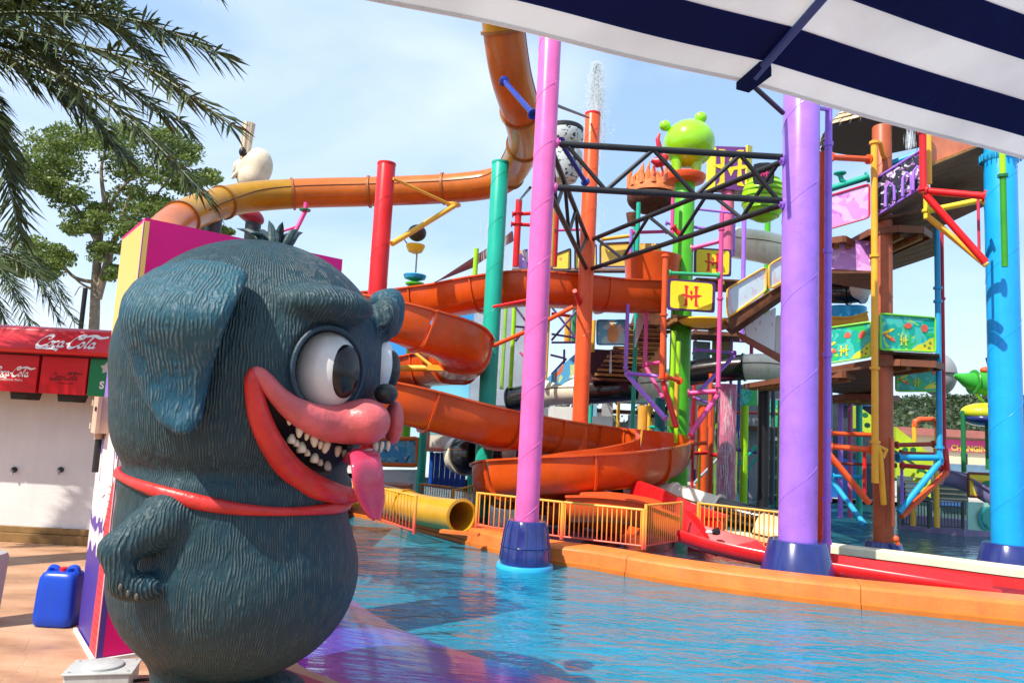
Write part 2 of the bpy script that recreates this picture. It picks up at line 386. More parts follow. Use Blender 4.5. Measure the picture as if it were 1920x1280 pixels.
nd = n.new('ShaderNodeMix'); nd.data_type = 'RGBA'; nd.inputs[0].default_value = .25; l.new(t.outputs['Object'], nd.inputs[6]); l.new(no.outputs[1], nd.inputs[7]); l.new(nd.outputs[2], vo.inputs[0])
mr = n.new('ShaderNodeMapRange'); mr.inputs[2].default_value = .03; l.new(vo.outputs[0], mr.inputs[0])
ad = n.new('ShaderNodeMath'); ad.operation = 'MULTIPLY_ADD'; ad.inputs[1].default_value = .12; l.new(mr.outputs[0], ad.inputs[0]); l.new(no.outputs[0], ad.inputs[2])
bp = n.new('ShaderNodeBump'); bp.inputs['Strength'].default_value = .5; bp.inputs['Distance'].default_value = .03; l.new(ad.outputs[0], bp.inputs['Height']); l.new(bp.outputs[0], b.inputs['Normal'])
rr = n.new('ShaderNodeMapRange'); rr.inputs[1].default_value = .35; rr.inputs[2].default_value = .6; rr.inputs[3].default_value = .35; rr.inputs[4].default_value = .75; l.new(no.outputs[0], rr.inputs[0]); l.new(rr.outputs[0], b.inputs['Roughness'])
DECK = m
mb = MB(); pl = [Vector((p.x, p.y, 0)) for p in L1s[:nL]]
mb.add(pl + [Vector((-16, p.y, 0)) for p in pl] , [(i, i + 1, nL + i + 1, nL + i) for i in range(nL - 1)])
mb.add([Vector((-16, 9.2, 0)), Vector((-2.7, 9.2, 0)), Vector((-2.7, 14, 0)), Vector((-16, 14, 0))], [(0, 1, 2, 3)])
struct('deck', mb, DECK)
# ramp paint: wet violet blue with worn red patches
m, n, l, b = newmat('ramp_paint')
t = n.new('ShaderNodeTexCoord'); mpg = n.new('ShaderNodeMapping'); mpg.inputs['Rotation'].default_value = (0, 0, .75); mpg.inputs['Scale'].default_value = (.45, 1.5, 1); l.new(t.outputs['Object'], mpg.inputs[0])
no = n.new('ShaderNodeTexNoise'); no.inputs['Scale'].default_value = 1.5; no.inputs['Detail'].default_value = 5; l.new(mpg.outputs[0], no.inputs[0])
r = n.new('ShaderNodeValToRGB'); e = r.color_ramp.elements; e[0].position = .36; e[0].color = (.02, .05, .34, 1); e[1].position = .76; e[1].color = (.11, .05, .28, 1)
x = e.new(.52); x.color = (.05, .07, .44, 1); x = e.new(.66); x.color = (.08, .07, .42, 1)
l.new(no.outputs[0], r.inputs[0]); l.new(r.outputs[0], b.inputs['Base Color']); b.inputs['Roughness'].default_value = .22
b.inputs['Coat Weight'].default_value = .9; b.inputs['Coat Roughness'].default_value = .06
n2 = n.new('ShaderNodeTexNoise'); n2.inputs['Scale'].default_value = 5; n2.inputs['Detail'].default_value = 5; l.new(mpg.outputs[0], n2.inputs[0])
bp = n.new('ShaderNodeBump'); bp.inputs['Strength'].default_value = .35; bp.inputs['Distance'].default_value = .03; l.new(n2.outputs[0], bp.inputs['Height'])
l.new(bp.outputs[0], b.inputs['Coat Normal']); l.new(bp.outputs[0], b.inputs['Normal'])
mb = MB(); rows = []
for i in range(nL):
    p, q = L1s[i], L2s[i]; d = (q - p).normalized()
    rows.append([p + Vector((0, 0, -.003)), p.lerp(q, .35) + Vector((0, 0, -.035)), p.lerp(q, .7) + Vector((0, 0, -.085)), q + Vector((0, 0, WZ)), q + d * .6 + Vector((0, 0, -.26)), q + d * 1.1 + Vector((0, 0, -.345))])
mb.add([v for r_ in rows for v in r_], [(i * 6 + k, (i + 1) * 6 + k, (i + 1) * 6 + k + 1, i * 6 + k + 1) for i in range(nL - 1) for k in range(5)])
struct('painted_ramp', mb, m, smooth=True)
# kerbs
def kerb(name, line, prof, mat, label, cat):
    mm = sweep(line, prof); return single(name, mm, mat, label, cat)
KORG = paint((.80, .19, .035), .4, .25, scale=2.5, bump=.2, bscale=40, dirt=.4)
# sweep side vector = t x z = right hand of travel; line runs left->right so side + = towards camera
kr = thing('orange_kerb', 'low orange painted kerb wall between the front pool and the slide channel', 'kerb', (2, 8.6, WZ))
segs = resample(catmull(KF, 10), .1); per = 26; j = 0; kk = 0
while j < len(segs) - 1:
    s = segs[j:j + per + 1]
    if len(s) > 2:
        s = [s[0].lerp(s[1], .04)] + s[1:-1] + [s[-1].lerp(s[-2], .04)]
        link('kerb_block', sweep(s, [(0, -.62), (0, .045), (-.004, .056), (-.035, .08), (-.045, .084), (-.445, .085), (-.46, .07), (-.46, -.62)]), KORG, kr)
        link('kerb_base', sweep(s, [(.03, -.62), (.03, WZ + .05), (.0, WZ + .06), (0.004, -.62)]), paint((.62, .16, .02), .4, .2), kr)
    j += per
CR = paint((.80, .72, .48), .5, .15, scale=2, bump=.15)
kc = thing('cream_kerb', 'cream topped kerb with red side along the far edge of the slide channel', 'kerb', (6, 9.8, -.5))
link('kerb_top', sweep(CBs, [(0, .0), (0, .10), (.02, .12), (.24, .12), (.26, .10), (.26, 0)]), CR, kc)
link('kerb_wall', sweep(CBs, [(.03, -.52), (.03, -.003), (.245, -.003), (.30, -.52)]), paint((.62, .02, .02), .3, .2), kc)
# hills beyond
hm = MB(); hx = []; nx_, ny_ = 90, 14
for j in range(ny_):
    for i in range(nx_):
        x = -60 + i * 4.2; y = 150 + j * 9
        h = (math.sin(x * .021 + .6) * 3 + math.sin(x * .05) * 2.2 + 12 + max(0, (x - 70) * .07)) * math.sin(min(1, j / (ny_ - 1) * 1.1) * math.pi / 2) * (min(1, max(.12, (x - 20) / 70)))
        hm.add([(x, y, -.8 + h * 1.0 + random.uniform(-.3, .3))], [])
hm.f = [(j * nx_ + i, j * nx_ + i + 1, (j + 1) * nx_ + i + 1, (j + 1) * nx_ + i) for j in range(ny_ - 1) for i in range(nx_ - 1)]
hv = list(hm.v); struct('hills', hm, paint((.02, .035, .012), .9, .4, scale=.05, name='hill'), smooth=True)
# woods on the hill: many leaf clumps
rng = np.random.default_rng(3)
def leaf_cloud(cs, rs, n, size, flat=.8):
    """n random small quads in each ellipsoid"""
    V = []; Fc = []
    for c, r_ in zip(cs, rs):
        d = rng.normal(size=(n, 3)); d /= np.linalg.norm(d, axis=1)[:, None]; rad = rng.uniform(.45, 1, n) ** .6
        p = np.array(c) + d * rad[:, None] * np.array(r_)
        u = rng.normal(size=(n, 3)); u /= np.linalg.norm(u, axis=1)[:, None]
        w = np.cross(u, d + rng.normal(size=(n, 3)) * .6); w /= np.linalg.norm(w, axis=1)[:, None] + 1e-9
        s = size * rng.uniform(.6, 1.3, n)[:, None]
        V.append(np.stack([p - u * s, p + w * s * .55, p + u * s, p - w * s * .55], 1).reshape(-1, 3))
    V = np.concatenate(V); Fc = np.arange(len(V)).reshape(-1, 4); return V, Fc
cs = []; rs = []
for v in hv:
    if v.x < 60 or v.y > 262: continue
    for q in range(2):
        cs.append((v.x + random.uniform(-2, 2), v.y + random.uniform(-4, 4), v.z + random.uniform(.3, 1.4))); s = random.uniform(1.5, 3.0); rs.append((s, s, s * .8))
V_, F_ = leaf_cloud(cs, rs, 46, .55); o = link_np('hill_wood', V_, F_, HILLM, None, smooth=False, kind='stuff')
o['label'] = 'dark green wooded ridge behind the changing rooms'; o['category'] = 'woods'
# plaza beyond the pools
sheet('plaza', [(-60, 21.5), (90, 21.5), (90, 75), (-60, 75)], -.02, paint((.42, .38, .33), .8, .2, scale=.5, name='plaza'))
#==PART3==
# ================================================================== BIG COLUMNS, TRUSSES, SLIDES
def vcol(px, py, Y):
    p = P(px, py, Y); return Vector((p.x, p.y, 0))
def topz(px, py, Y): return P(px, py, Y).z
def column(name, label, xy, z0, z1, r, mat, base=None, seam=True, group=None, cap=None):
    t = thing(name, label, 'column', (xy.x, xy.y, z0), group)
    mb = MB(); mb.lathe((xy.x, xy.y, 0), [(r, z0), (r, (z0 + z1) / 2), (r, z1 - .02), (r - .01, z1)], 40); link('shaft', mb, mat, t, ang=60)
    if cap: mc = MB(); mc.lathe((xy.x, xy.y, z1 - .02), [(r + .006, 0), (r + .006, .04), (r * .9, .045)], 40); link('cap', mc, cap, t)
    if seam:  # spiral weld seams of the rolled steel shaft
        pts = []; k = 0; h = z0 + .1
        while h < z1 - .1:
            a = k * .22 + 1.1; pts.append(Vector((xy.x + r * math.cos(a), xy.y + r * math.sin(a), h))); h += .22 * r * .85; k += 1
        ms = MB(); ms.tube(pts, .0045, 5); link('weld_seam', ms, mat, t)
    return t
pk = vcol(1009, 540, 9.45); pu = vcol(1499, 620, 9.5)
pinkc = column('column', 'tall pink column rising from the pool beside the blue ringed base', pk, -.05, 7.3, .148, PINK, group='tall painted steel columns')
# barrel base
mb = MB(); prof = [(.305, -.12), (.315, -.05), (.302, .08), (.297, .10), (.306, .115), (.297, .13), (.275, .30), (.24, .415), (.23, .425), (.15, .427)]
mb.lathe((pk.x, pk.y, 0), prof, 40); link('barrel_base', mb, NAVY, pinkc)
for k in range(16):
    a = 2 * math.pi * k / 16; u = Vector((math.cos(a), math.sin(a), 0)); ms = MB()
    ms.tube([Vector((pk.x, pk.y, 0)) + u * (r_ + .002) + Vector((0, 0, h)) for r_, h in prof[1:8]], .007, 5); link('stave_joint', ms, NAVY, pinkc)
mb = MB(); mb.lathe((pk.x, pk.y, 0), [(.33, -.62), (.355, -.16), (.355, -.12), (.345, -.10), (.30, -.10)], 40); link('base_ring', mb, CYAN, pinkc)
purc = column('column', 'thick lilac purple column standing on a navy cone base behind the orange kerb', pu, .3, 6.4, .232, PURPLE, group='tall painted steel columns')
mb = MB(); mb.lathe((pu.x, pu.y, 0), [(.47, -.55), (.47, -.12), (.455, -.09), (.35, .335), (.335, .35), (.23, .352)], 48); link('cone_base', mb, NAVY, purc)
mb = MB(); b0 = G(1553, 1078, -.05); mb.tube(catmull([b0 + Vector((-.12, .05, .02)), b0 + Vector((.0, 0, .06)), b0 + Vector((.09, -.02, -.02)), b0 + Vector((.11, -.02, -.12))], 4), .035, 8); link('drain_elbow', mb, PURPLE, purc)
for py in (300, 382):
    for (c, px, s) in ((purc, 1466, -1),):
        z = topz(px, py, 9.5); mb = MB(); mb.lathe((pu.x - .225, pu.y, z), [(.075, -.05), (.075, .03), (.04, .03), (.04, .06)], 14, ax=(-1, 0, 0)); link('flange', mb, PURPLE, purc)
for py in (268, 352):
    z = topz(1045, py, 9.45); mb = MB(); mb.lathe((pk.x + .14, pk.y, z), [(.07, -.04), (.07, .03), (.04, .03), (.04, .06)], 14, ax=(1, 0, 0)); link('flange', mb, PINK, pinkc)
# thin purple and orange pipes beside it
p1 = vcol(1552, 600, 9.75)
t = thing('standpipe', 'thin lilac standpipe running up just right of the thick purple column', 'pipe', (p1.x, p1.y, .3)); mb = MB(); mb.tube([Vector((p1.x, p1.y, -.1)), Vector((p1.x, p1.y, topz(1545, 195, 9.75)))], .048, 14); link('pipe', mb, PURPLE, t)
for py in (1015, 935, 665, 470, 270):
    mb = MB(); z = topz(1545, py, 9.75); mb.lathe((p1.x, p1.y, z), [(.062, -.03), (.062, .03)], 14); link('collar', mb, PURPLE, t)
mb = MB(); zt = topz(1540, 205, 9.75); mb.tube([Vector((pu.x + .2, pu.y, zt - .1)), Vector((p1.x, p1.y, zt))], .03, 10); link('bracket', mb, PURPLE, t)
p2 = vcol(1541, 600, 9.95); mb = MB(); mb.tube([Vector((p2.x, p2.y, -.1)), Vector((p2.x, p2.y, topz(1540, 285, 9.95)))], .05, 12)
single('standpipe', mb, ORED, 'thin orange red standpipe tucked behind the lilac one, right of the purple column', 'pipe')
orc = vcol(1098, 540, 14.4); ozt = topz(1114, 215, 14.4)
oc = column('column', 'orange red column with open top ending inside the big lower slide loop', orc, -.5, ozt, .155, ORED, group='tall painted steel columns', cap=BRED)
tec = vcol(921, 620, 14.3); tc_ = column('column', 'teal green column passing in front of the long orange tube slide', tec, -.5, topz(937, 306, 14.3), .17, TEAL, group='tall painted steel columns', cap=TEAL)
rdc = vcol(716, 430, 13.9); rc = column('column', 'glossy red column at the left, rising out of the coiled slide behind the dog statue', rdc, -.5, topz(721, 308, 13.9), .175, RED, group='tall painted steel columns', cap=RED)
blc = vcol(1884, 700, 10.7)
bc = column('column', 'bright sky blue column at the right edge on a navy cone base', blc, .25, 6.5, .215, paint((.01, .36, .80), .22, .12), group='tall painted steel columns')
mb = MB(); mb.lathe((blc.x, blc.y, 0), [(.43, -.55), (.43, -.14), (.325, .285), (.31, .30), (.21, .302)], 48); link('cone_base', mb, NAVY, bc)
zf = topz(1880, 298, 10.7); mb = MB(); mb.lathe((blc.x, blc.y, zf), [(.215, -.06), (.265, .02), (.265, .06), (.215, .06)], 32); link('flange', mb, CYAN, bc)
for k in range(24):
    a = 2 * math.pi * k / 24; mb = MB(); mb.box(Vector((blc.x + .27 * math.cos(a), blc.y + .27 * math.sin(a), zf + .0)), .012, .006, .05, Matrix.Rotation(a, 3, 'Z')); link('gusset', mb, CYAN, bc)
gp = vcol(1882, 400, 9.7)
t = thing('standpipe', 'green pipe clamped to the front of the sky blue column, light above and dark below', 'pipe', (gp.x, gp.y, topz(1882, 500, 9.7)))
mb = MB(); mb.tube([Vector((gp.x, gp.y, topz(1882, 500, 9.7))), Vector((gp.x, gp.y, topz(1882, 332, 9.7)))], .04, 12); link('lower_pipe', mb, paint((.04, .30, .01), .3), t)
mb = MB(); mb.tube([Vector((gp.x, gp.y, topz(1882, 331, 9.7))), Vector((gp.x, gp.y, topz(1882, 275, 9.7)))], .04, 12); link('upper_pipe', mb, LIME, t)
mb = MB(); mb.lathe((gp.x, gp.y, topz(1882, 330, 9.7)), [(.065, -.02), (.065, .02)], 12); link('collar', mb, DGREEN, t)
# second darker half of the column: a rectangular conduit behind
# ---- trusses
def truss(label, A, B, zs, xs, r=.043, rb=.03):
    """two parallel chords from A to B with zigzag braces at fractions xs"""
    c = (A + B) / 2
    t = thing('truss', label, 'truss', (A.x, A.y, zs[1]), 'black steel trusses between the columns')
    d = (B - A)
    for z in zs: mb = MB(); mb.tube([Vector((A.x, A.y, z)), Vector((B.x, B.y, z))], r, 12); link('chord', mb, BLACK, t)
    for i, (u, w) in enumerate(zip(xs, xs[1:])):
        za, zb = (zs[i % 2], zs[(i + 1) % 2]); mb = MB(); p = A + d * u; q = A + d * w
        mb.tube([Vector((p.x, p.y, za)), Vector((q.x, q.y, zb))], rb, 10); link('brace', mb, BLACK, t)
    return t
ZT, ZB = P(1045, 270, 9.45).z, P(1045, 352, 9.45).z
truss('black zigzag truss bridging straight from the pink column to the purple column', Vector((pk.x + .19, pk.y, 0)), Vector((pu.x - .25, pu.y, 0)), (ZT, ZB), [.03, .215, .42, .615, .81, .985])
truss('black zigzag truss rising from the orange red column forward to the purple column', Vector((orc.x + .1, orc.y - .1, 0)), Vector((pu.x - .2, pu.y + .2, 0)), (ZT, ZB), [.02, .22, .38, .55, .7, .85, .99])
truss('steep looking black truss running back from the pink column to the orange red column', Vector((pk.x + .08, pk.y + .15, 0)), Vector((orc.x - .02, orc.y - .12, 0)), (ZT, ZB), [.02, .15, .3, .45, .6, .75, .98])
# struts at the purple column's top, blue strut on pink column, thin black stay
def strut(label, a, b, r, mat, cat='strut', ends=None):
    t = thing('strut', label, cat, tuple(b)); mb = MB(); mb.tube([a, b], r, 12); link('bar', mb, mat, t)
    if ends:
        for e_, dr in ((a, (b - a)), (b, (a - b))):
            mb = MB(); mb.lathe(e_, [(r * 2, 0), (r * 2, .02), (r * 1.2, .05)], 12, ax=dr); link('end_plate', mb, mat, t)
    return t
strut('black bar slanting down from under the canopy to the top of the purple column', P(1400, 150, 8.6), P(1468, 212, 9.4), .032, BLACK)
strut('navy blue brace angling down from the pink column, in front of the orange red column', P(1050, 265, 9.7), P(1098, 342, 10.6), .035, paint((.02, .04, .28), .3), ends=1)
strut('thin black stay between the pink column and the top of the orange red column', P(1044, 198, 9.6), P(1104, 221, 14.2), .022, BLACK)
# ---- open trough slide
def trough_prof(w, d, th=.035, lip=.05, n=14, ext=0.0):
    o = [(-(w / 2 + lip), .0), (-(w / 2 + lip), -.03), (-(w / 2), -.035)]
    out = []; 
    for k in range(n + 1):
        a = math.pi * k / n; ca, sa = math.cos(a), math.sin(a)
        out.append((-(w / 2) * (abs(ca) ** .55) * (1 if ca > 0 else -1), -.035 - (d - .035) * (sa ** .8)))
    inn = []
    for k in range(n + 1):
        a = math.pi * k / n; ca, sa = math.cos(a), math.sin(a)
        inn.append((-(w / 2 - th) * (abs(ca) ** .55) * (1 if ca > 0 else -1), 0.0 - (d - th) * (sa ** .8)))
    return [(-(w / 2 + lip), 0), (-(w / 2 + lip), -.03)] + out + [((w / 2 + lip), -.03), ((w / 2 + lip), 0)] + inn[::-1]
def ring_prof(prof, g):
    return prof
def slide(name, label, cpts, w, d, mat, seg=1.35, flange=None):
    pts = resample(catmull(cpts, 10), .09)
    t = thing(name, label, 'water slide', (pts[-1].x, pts[-1].y, pts[-1].z - d))
    pr = trough_prof(w, d); per = max(3, int(seg / .09)); j = 0
    big = trough_prof(w + .07, d + .05, th=.05, lip=.03)
    while j < len(pts) - 1:
        s = pts[j:j + per + 1]
        if len(s) < 3: s = pts[j - 2:]
        link('trough_section', sweep(s, pr), mat, t, ang=50)
        if j > 0:
            dd = (pts[j + 1] - pts[j]).normalized()
            link('flange', sweep([pts[j] - dd * .018, pts[j] + dd * .018], [(a, b - .004) for a, b in big]), flange or mat, t, ang=50)
        j += per
    return t, pts
SL = [(1235, 532, 15.8), (1150, 529, 15.5), (1060, 516, 15.2), (980, 516, 15.1), (900, 526, 15.3), (820, 541, 15.6), (730, 551, 15.9), (640, 552, 15.6), (585, 545, 14.2), (640, 548, 12.8), (720, 562, 12.2), (795, 586, 12.2), (855, 612, 12.7), (872, 640, 13.7), (845, 660, 14.9), (790, 668, 15.7), (700, 676, 15.7), (610, 684, 15.0), (590, 690, 13.6), (640, 698, 12.4), (730, 714, 12.1), (830, 740, 12.3), (930, 768, 12.8), (1020, 785, 14.0), (1110, 797, 15.3), (1180, 803, 15.5), (1234, 812, 14.9), (1243, 826, 13.7), (1180, 840, 12.75), (1075, 849, 12.35), (990, 856, 12.45), (948, 865, 12.8), (940, 877, 13.5), (985, 890, 14.4), (1040, 905, 15.4), (1120, 925, 14.7), (1180, 945, 13.5), (1215, 965, 12.2)]
S3 = [P(*q) for q in SL]
for i in range(1, len(S3)):   # a slide only goes down
    if S3[i].z > S3[i - 1].z - .015: S3[i].z = S3[i - 1].z - .015
sl, spts = slide('open_slide', 'orange red open trough slide winding down in a coil and a big lower loop', S3, .98, .64, SLIDE)
# bowl at its start
mb = MB(); c = P(1222, 520, 15.9)
mb.lathe((c.x, c.y, 0), [(.50, c.z - .45), (.56, c.z - .2), (.60, c.z + .35), (.63, c.z + .42), (.63, c.z + .45), (.57, c.z + .45), (.54, c.z - .1), (.2, c.z - .3)], 32)
link('start_bowl', mb, SLIDE, sl)
# supports that hold it
def arm(parent, pts, r, mat, name='arm'):
    mb = MB(); mb.tube(pts, r, 10); return link(name, mb, mat, parent)
arm(rc, [P(735, 457, 13.8), P(852, 386, 15.3)], .055, YEL); arm(rc, [P(737, 335, 13.8), P(848, 385, 15.3)], .03, YEL, 'stay')
mb = MB(); e0 = P(850, 384, 15.4); mb.lathe(e0, [(.16, -.02), (.16, .02)], 16); link('saddle', mb, YEL, rc)
arm(rc, [P(700, 690, 13.8), P(835, 690, 13.6)], .06, YEL); arm(rc, [P(735, 628, 13.8), P(812, 688, 13.5)], .03, YEL, 'stay')
mb = MB(); e0 = P(825, 690, 13.5); mb.box(e0, .22, .09, .05); link('saddle', mb, YEL, rc)
arm(tc_, [P(925, 648, 13.9), P(985, 622, 13.3), P(1075, 575, 12.9)], .04, ORED); arm(tc_, [P(925, 575, 13.9), P(1000, 560, 13.5)], .028, RED, 'stay')
arm(oc, [P(1090, 575, 14.4), P(1078, 545, 14.0)], .05, RED)
SEAM = paint((.10, .035, .012), .5, .2)
# ---- closed tube slide
FLG = {TUBEY.name: paint((.30, .12, .02), .4, .2), TUBEO.name: paint((.36, .12, .02), .4, .2)}
def tube_slide(name, label, cpts, r, mats, seg, n=28, seam=True, group=None):
    pts = resample(catmull(cpts, 10), .08); t = thing(name, label, 'water slide', tuple(pts[-1]), group)
    L = 0; j = 0; k = 0
    per = max(4, int(seg / .08))
    while j < len(pts) - 2:
        s = pts[j:j + per + 1]
        if len(pts) - (j + per) < 4: s = pts[j:]
        mat = mats[k % len(mats)]; mb = MB(); mb.tube(s, r, n); link('tube_section', mb, mat, t)
        dd = (s[-1] - s[-2]).normalized(); mb = MB(); mb.tube([s[-1] - dd * .025, s[-1] + dd * .025], r + .035, n); link('flange', mb, FLG.get(mat.name, mat), t)
        if seam:   # the lengthwise joint flange on the side towards the viewer
            q = []
            for i, p in enumerate(s):
                tt = (s[min(i + 1, len(s) - 1)] - s[max(i - 1, 0)]).normalized(); sd = tt.cross(Vector((0, 0, 1)))
                sd = sd.normalized() if sd.length > .1 else Vector((0, -1, 0))
                if sd.y > 0: sd = -sd
                q.append(p + (sd * .97 + Vector((0, 0, .22))) * r * 1.0)
            mb = MB(); mb.tube(q, .014, 6); link('seam', mb, SEAM, t)
        j += len(s) - 1; k += 1
    return t, pts
TY = [P(*q) for q in [(915, -160, 10.4), (935, -40, 10.6), (945, 60, 10.9), (957, 140, 11.4), (975, 205, 12.3), (985, 258, 13.6), (972, 300, 15.0), (938, 338, 15.9), (860, 352, 16.2), (710, 359, 16.3), (560, 363, 16.1), (460, 371, 15.6), (385, 390, 14.6), (330, 418, 13.4), (300, 455, 12.2), (300, 500, 11.2)]]
tube_slide('tube_slide', 'long yellow brown and orange closed tube slide crossing the sky behind the columns', TY, .33, [TUBEY, TUBEO, TUBEY, TUBEY, TUBEO, TUBEO, TUBEO, TUBEY], 1.75)
strut('navy blue brace holding the tube slide near its top, left of the pink column', P(945, 152, 10.9), P(1000, 215, 10.0), .04, paint((.02, .05, .35), .3), ends=1)
tp = thing('slide_support', 'pink bent pole holding up the tube slide above the kiosk', 'strut', tuple(P(530, 440, 15.2)))
mb = MB(); mb.tube([P(574, 380, 15.6), P(572, 397, 15.6), P(558, 425, 15.4), P(540, 460, 15.2)], .05, 10); link('pole', mb, paint((.75, .05, .25), .4), tp)
mb = MB(); mb.tube([P(556, 425, 15.4), P(525, 435, 15.3), P(470, 470, 15.3)], .03, 8); link('arm', mb, paint((.75, .05, .25), .4), tp)
mb = MB(); mb.lathe(P(572, 394, 15.6), [(.12, -.015), (.12, .015)], 14); link('collar', mb, DGREEN, tp)
#==PART4==
# ================================================================== DOG STATUE
_h = ray(450, 850); hv = Vector((_h.x, _h.y, 0)).normalized()
TA = -hv; RA = Vector((hv.y, -hv.x, 0)); DO = hv * 4.35; CAM = Vector((0, 0, CAMH))
def DL(px, py, t=0.):
    d = ray(px, py); s = (t - (CAM - DO).dot(TA)) / d.dot(TA); p = CAM + d * s - DO
    return (p.dot(RA), t, p.z)
KX, KZ = .00276, .00294
def L2W(v): v = np.asarray(v); return np.array(DO)[None] + v[:, :1] * np.array(RA) + v[:, 1:2] * np.array(TA) + v[:, 2:] * np.array((0, 0, 1))
def l2w(v): return DO + RA * v[0] + TA * v[1] + Vector((0, 0, v[2]))
hc = DL(478, 682); jc = DL(452, 800); bc_ = DL(447, 1068)
def skin(p):
    d = sd_ell(p, hc, (.72, .72, .685))
    d = smin(d, sd_ell(p, jc, (.635, .64, .44)), .12)
    d = smin(d, sd_ell(p, DL(606, 574, .56), (.25, .19, .105)), .06)      # brow ridges
    d = smin(d, sd_ell(p, DL(722, 598, .20), (.075, .14, .13)), .05)
    return d
def solid(p):
    d = smin(skin(p), sd_ell(p, DL(450, 905), (.60, .60, .22)), .05)
    return smin(d, smin(sd_ell(p, bc_, (.635, .65, .545)), sd_ell(p, DL(440, 960), (.58, .60, .36)), .1), .06)
def carved(p):
    d = solid(p)
    d = smax(d, -sd_ell(p, DL(614, 695, .66), (.185, .20, .235)), .03)   # eye socket
    mouth = None
    for (a, b) in zip(MC, MC[1:]):
        c = sd_cap(p, DL(a[0], a[1], a[3]), DL(b[0], b[1], b[3]), a[2] * KX, b[2] * KX); mouth = c if mouth is None else np.minimum(mouth, c)
    d = smax(d, -mouth, .02)
    for x, t in ((338, .16), (448, -.12)):
        q = DL(x, 1225, t); d = smin(d, sd_cap(p, q, (q[0], q[1], .10), .135, .12), .06)
        d = smin(d, sd_ell(p, (q[0] + .12, q[1] + .05, .09), (.25, .15, .11)), .06)
    arm = sd_cap(p, DL(322, 968, .47), DL(220, 1030, .56), .135, .08)
    arm = smin(arm, sd_cap(p, DL(222, 1028, .56), DL(228, 1085, .58), .078, .06), .02)
    arm = smin(arm, sd_ell(p, DL(256, 1100, .55), (.115, .08, .065)), .03)
    d = smin(d, arm, .025)
    return d
MC = [(483, 706, 6, .69), (505, 758, 17, .65), (535, 800, 27, .60), (570, 832, 36, .55), (610, 856, 40, .50), (650, 872, 40, .42), (690, 880, 34, .33)]
def furmat(name, c1, c2, hi, N=290, planar=False, st=1., dist=.011, eye=None):
    m, n, l, b = newmat(name)
    def mth(op, a, b_=None, c=None):
        q = n.new('ShaderNodeMath'); q.operation = op
        for i, v in enumerate((a, b_, c)):
            if v is None: continue
            if isinstance(v, (int, float)): q.inputs[i].default_value = v
            else: l.new(v, q.inputs[i])
        return q.outputs[0]
    t = n.new('ShaderNodeTexCoord'); big = n.new('ShaderNodeTexNoise'); big.inputs['Scale'].default_value = 1.6; big.inputs['Detail'].default_value = 4; l.new(t.outputs['Object'], big.inputs[0])
    sp = n.new('ShaderNodeSeparateXYZ'); l.new(t.outputs['Object'], sp.inputs[0])
    an = mth('ARCTAN2', sp.outputs[1], sp.outputs[0]); ph = mth('MULTIPLY', an, float(N))
    def noise(sc, de=3, di=0.):
        mpg = n.new('ShaderNodeMapping'); mpg.inputs['Scale'].default_value = sc; l.new(t.outputs['Object'], mpg.inputs[0])
        q = n.new('ShaderNodeTexNoise'); q.inputs['Scale'].default_value = 1; q.inputs['Detail'].default_value = de; q.inputs['Distortion'].default_value = di; l.new(mpg.outputs[0], q.inputs[0]); return q.outputs[0]
    w1 = noise((3, 3, 2.2), 3); w2 = noise((16, 16, 9), 2); w3 = noise((50, 50, 9), 2, .4); w4 = noise((22, 22, 12), 2)
    ph2 = mth('ADD', mth('MULTIPLY_ADD', w1, 30., ph), mth('MULTIPLY', w2, 11.))
    sn = mth('MULTIPLY_ADD', mth('SINE', ph2), .5, .5)
    amp = n.new('ShaderNodeMapRange'); amp.inputs[1].default_value = .38; amp.inputs[2].default_value = .60; l.new(w4, amp.inputs[0])
    h = mth('ADD', mth('MULTIPLY', mth('MULTIPLY', sn, amp.outputs[0]), .62), mth('MULTIPLY', w3, .75))
    r = n.new('ShaderNodeValToRGB'); r.color_ramp.elements[0].position = .35; r.color_ramp.elements[1].position = .65; r.color_ramp.elements[0].color = (*c1, 1); r.color_ramp.elements[1].color = (*c2, 1)
    l.new(big.outputs[0], r.inputs[0]); cur = r.outputs[0]
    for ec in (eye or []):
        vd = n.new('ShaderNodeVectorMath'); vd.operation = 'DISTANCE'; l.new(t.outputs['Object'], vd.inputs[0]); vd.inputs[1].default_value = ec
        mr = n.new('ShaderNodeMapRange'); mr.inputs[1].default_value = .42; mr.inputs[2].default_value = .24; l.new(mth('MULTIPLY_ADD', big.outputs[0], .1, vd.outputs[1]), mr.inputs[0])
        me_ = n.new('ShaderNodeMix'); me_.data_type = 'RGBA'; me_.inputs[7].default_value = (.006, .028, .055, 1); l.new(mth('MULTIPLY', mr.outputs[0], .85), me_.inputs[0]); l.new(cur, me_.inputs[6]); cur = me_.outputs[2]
    mr2 = n.new('ShaderNodeMapRange'); mr2.inputs[1].default_value = .48; mr2.inputs[2].default_value = .95; mr2.inputs[4].default_value = .5; l.new(h, mr2.inputs[0])
    mxx = n.new('ShaderNodeMix'); mxx.data_type = 'RGBA'; mxx.inputs[7].default_value = (*hi, 1); l.new(mr2.outputs[0], mxx.inputs[0]); l.new(cur, mxx.inputs[6]); l.new(mxx.outputs[2], b.inputs['Base Color'])
    bp = n.new('ShaderNodeBump'); bp.inputs['Strength'].default_value = st; bp.inputs['Distance'].default_value = dist; l.new(h, bp.inputs['Height']); l.new(bp.outputs[0], b.inputs['Normal'])
    b.inputs['Roughness'].default_value = .5; b.inputs['Specular IOR Level'].default_value = .3
    return m
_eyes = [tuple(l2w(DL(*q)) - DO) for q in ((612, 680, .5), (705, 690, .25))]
FUR = furmat('carved_fur', (.006, .034, .052), (.019, .050, .058), (.11, .16, .165), eye=_eyes)
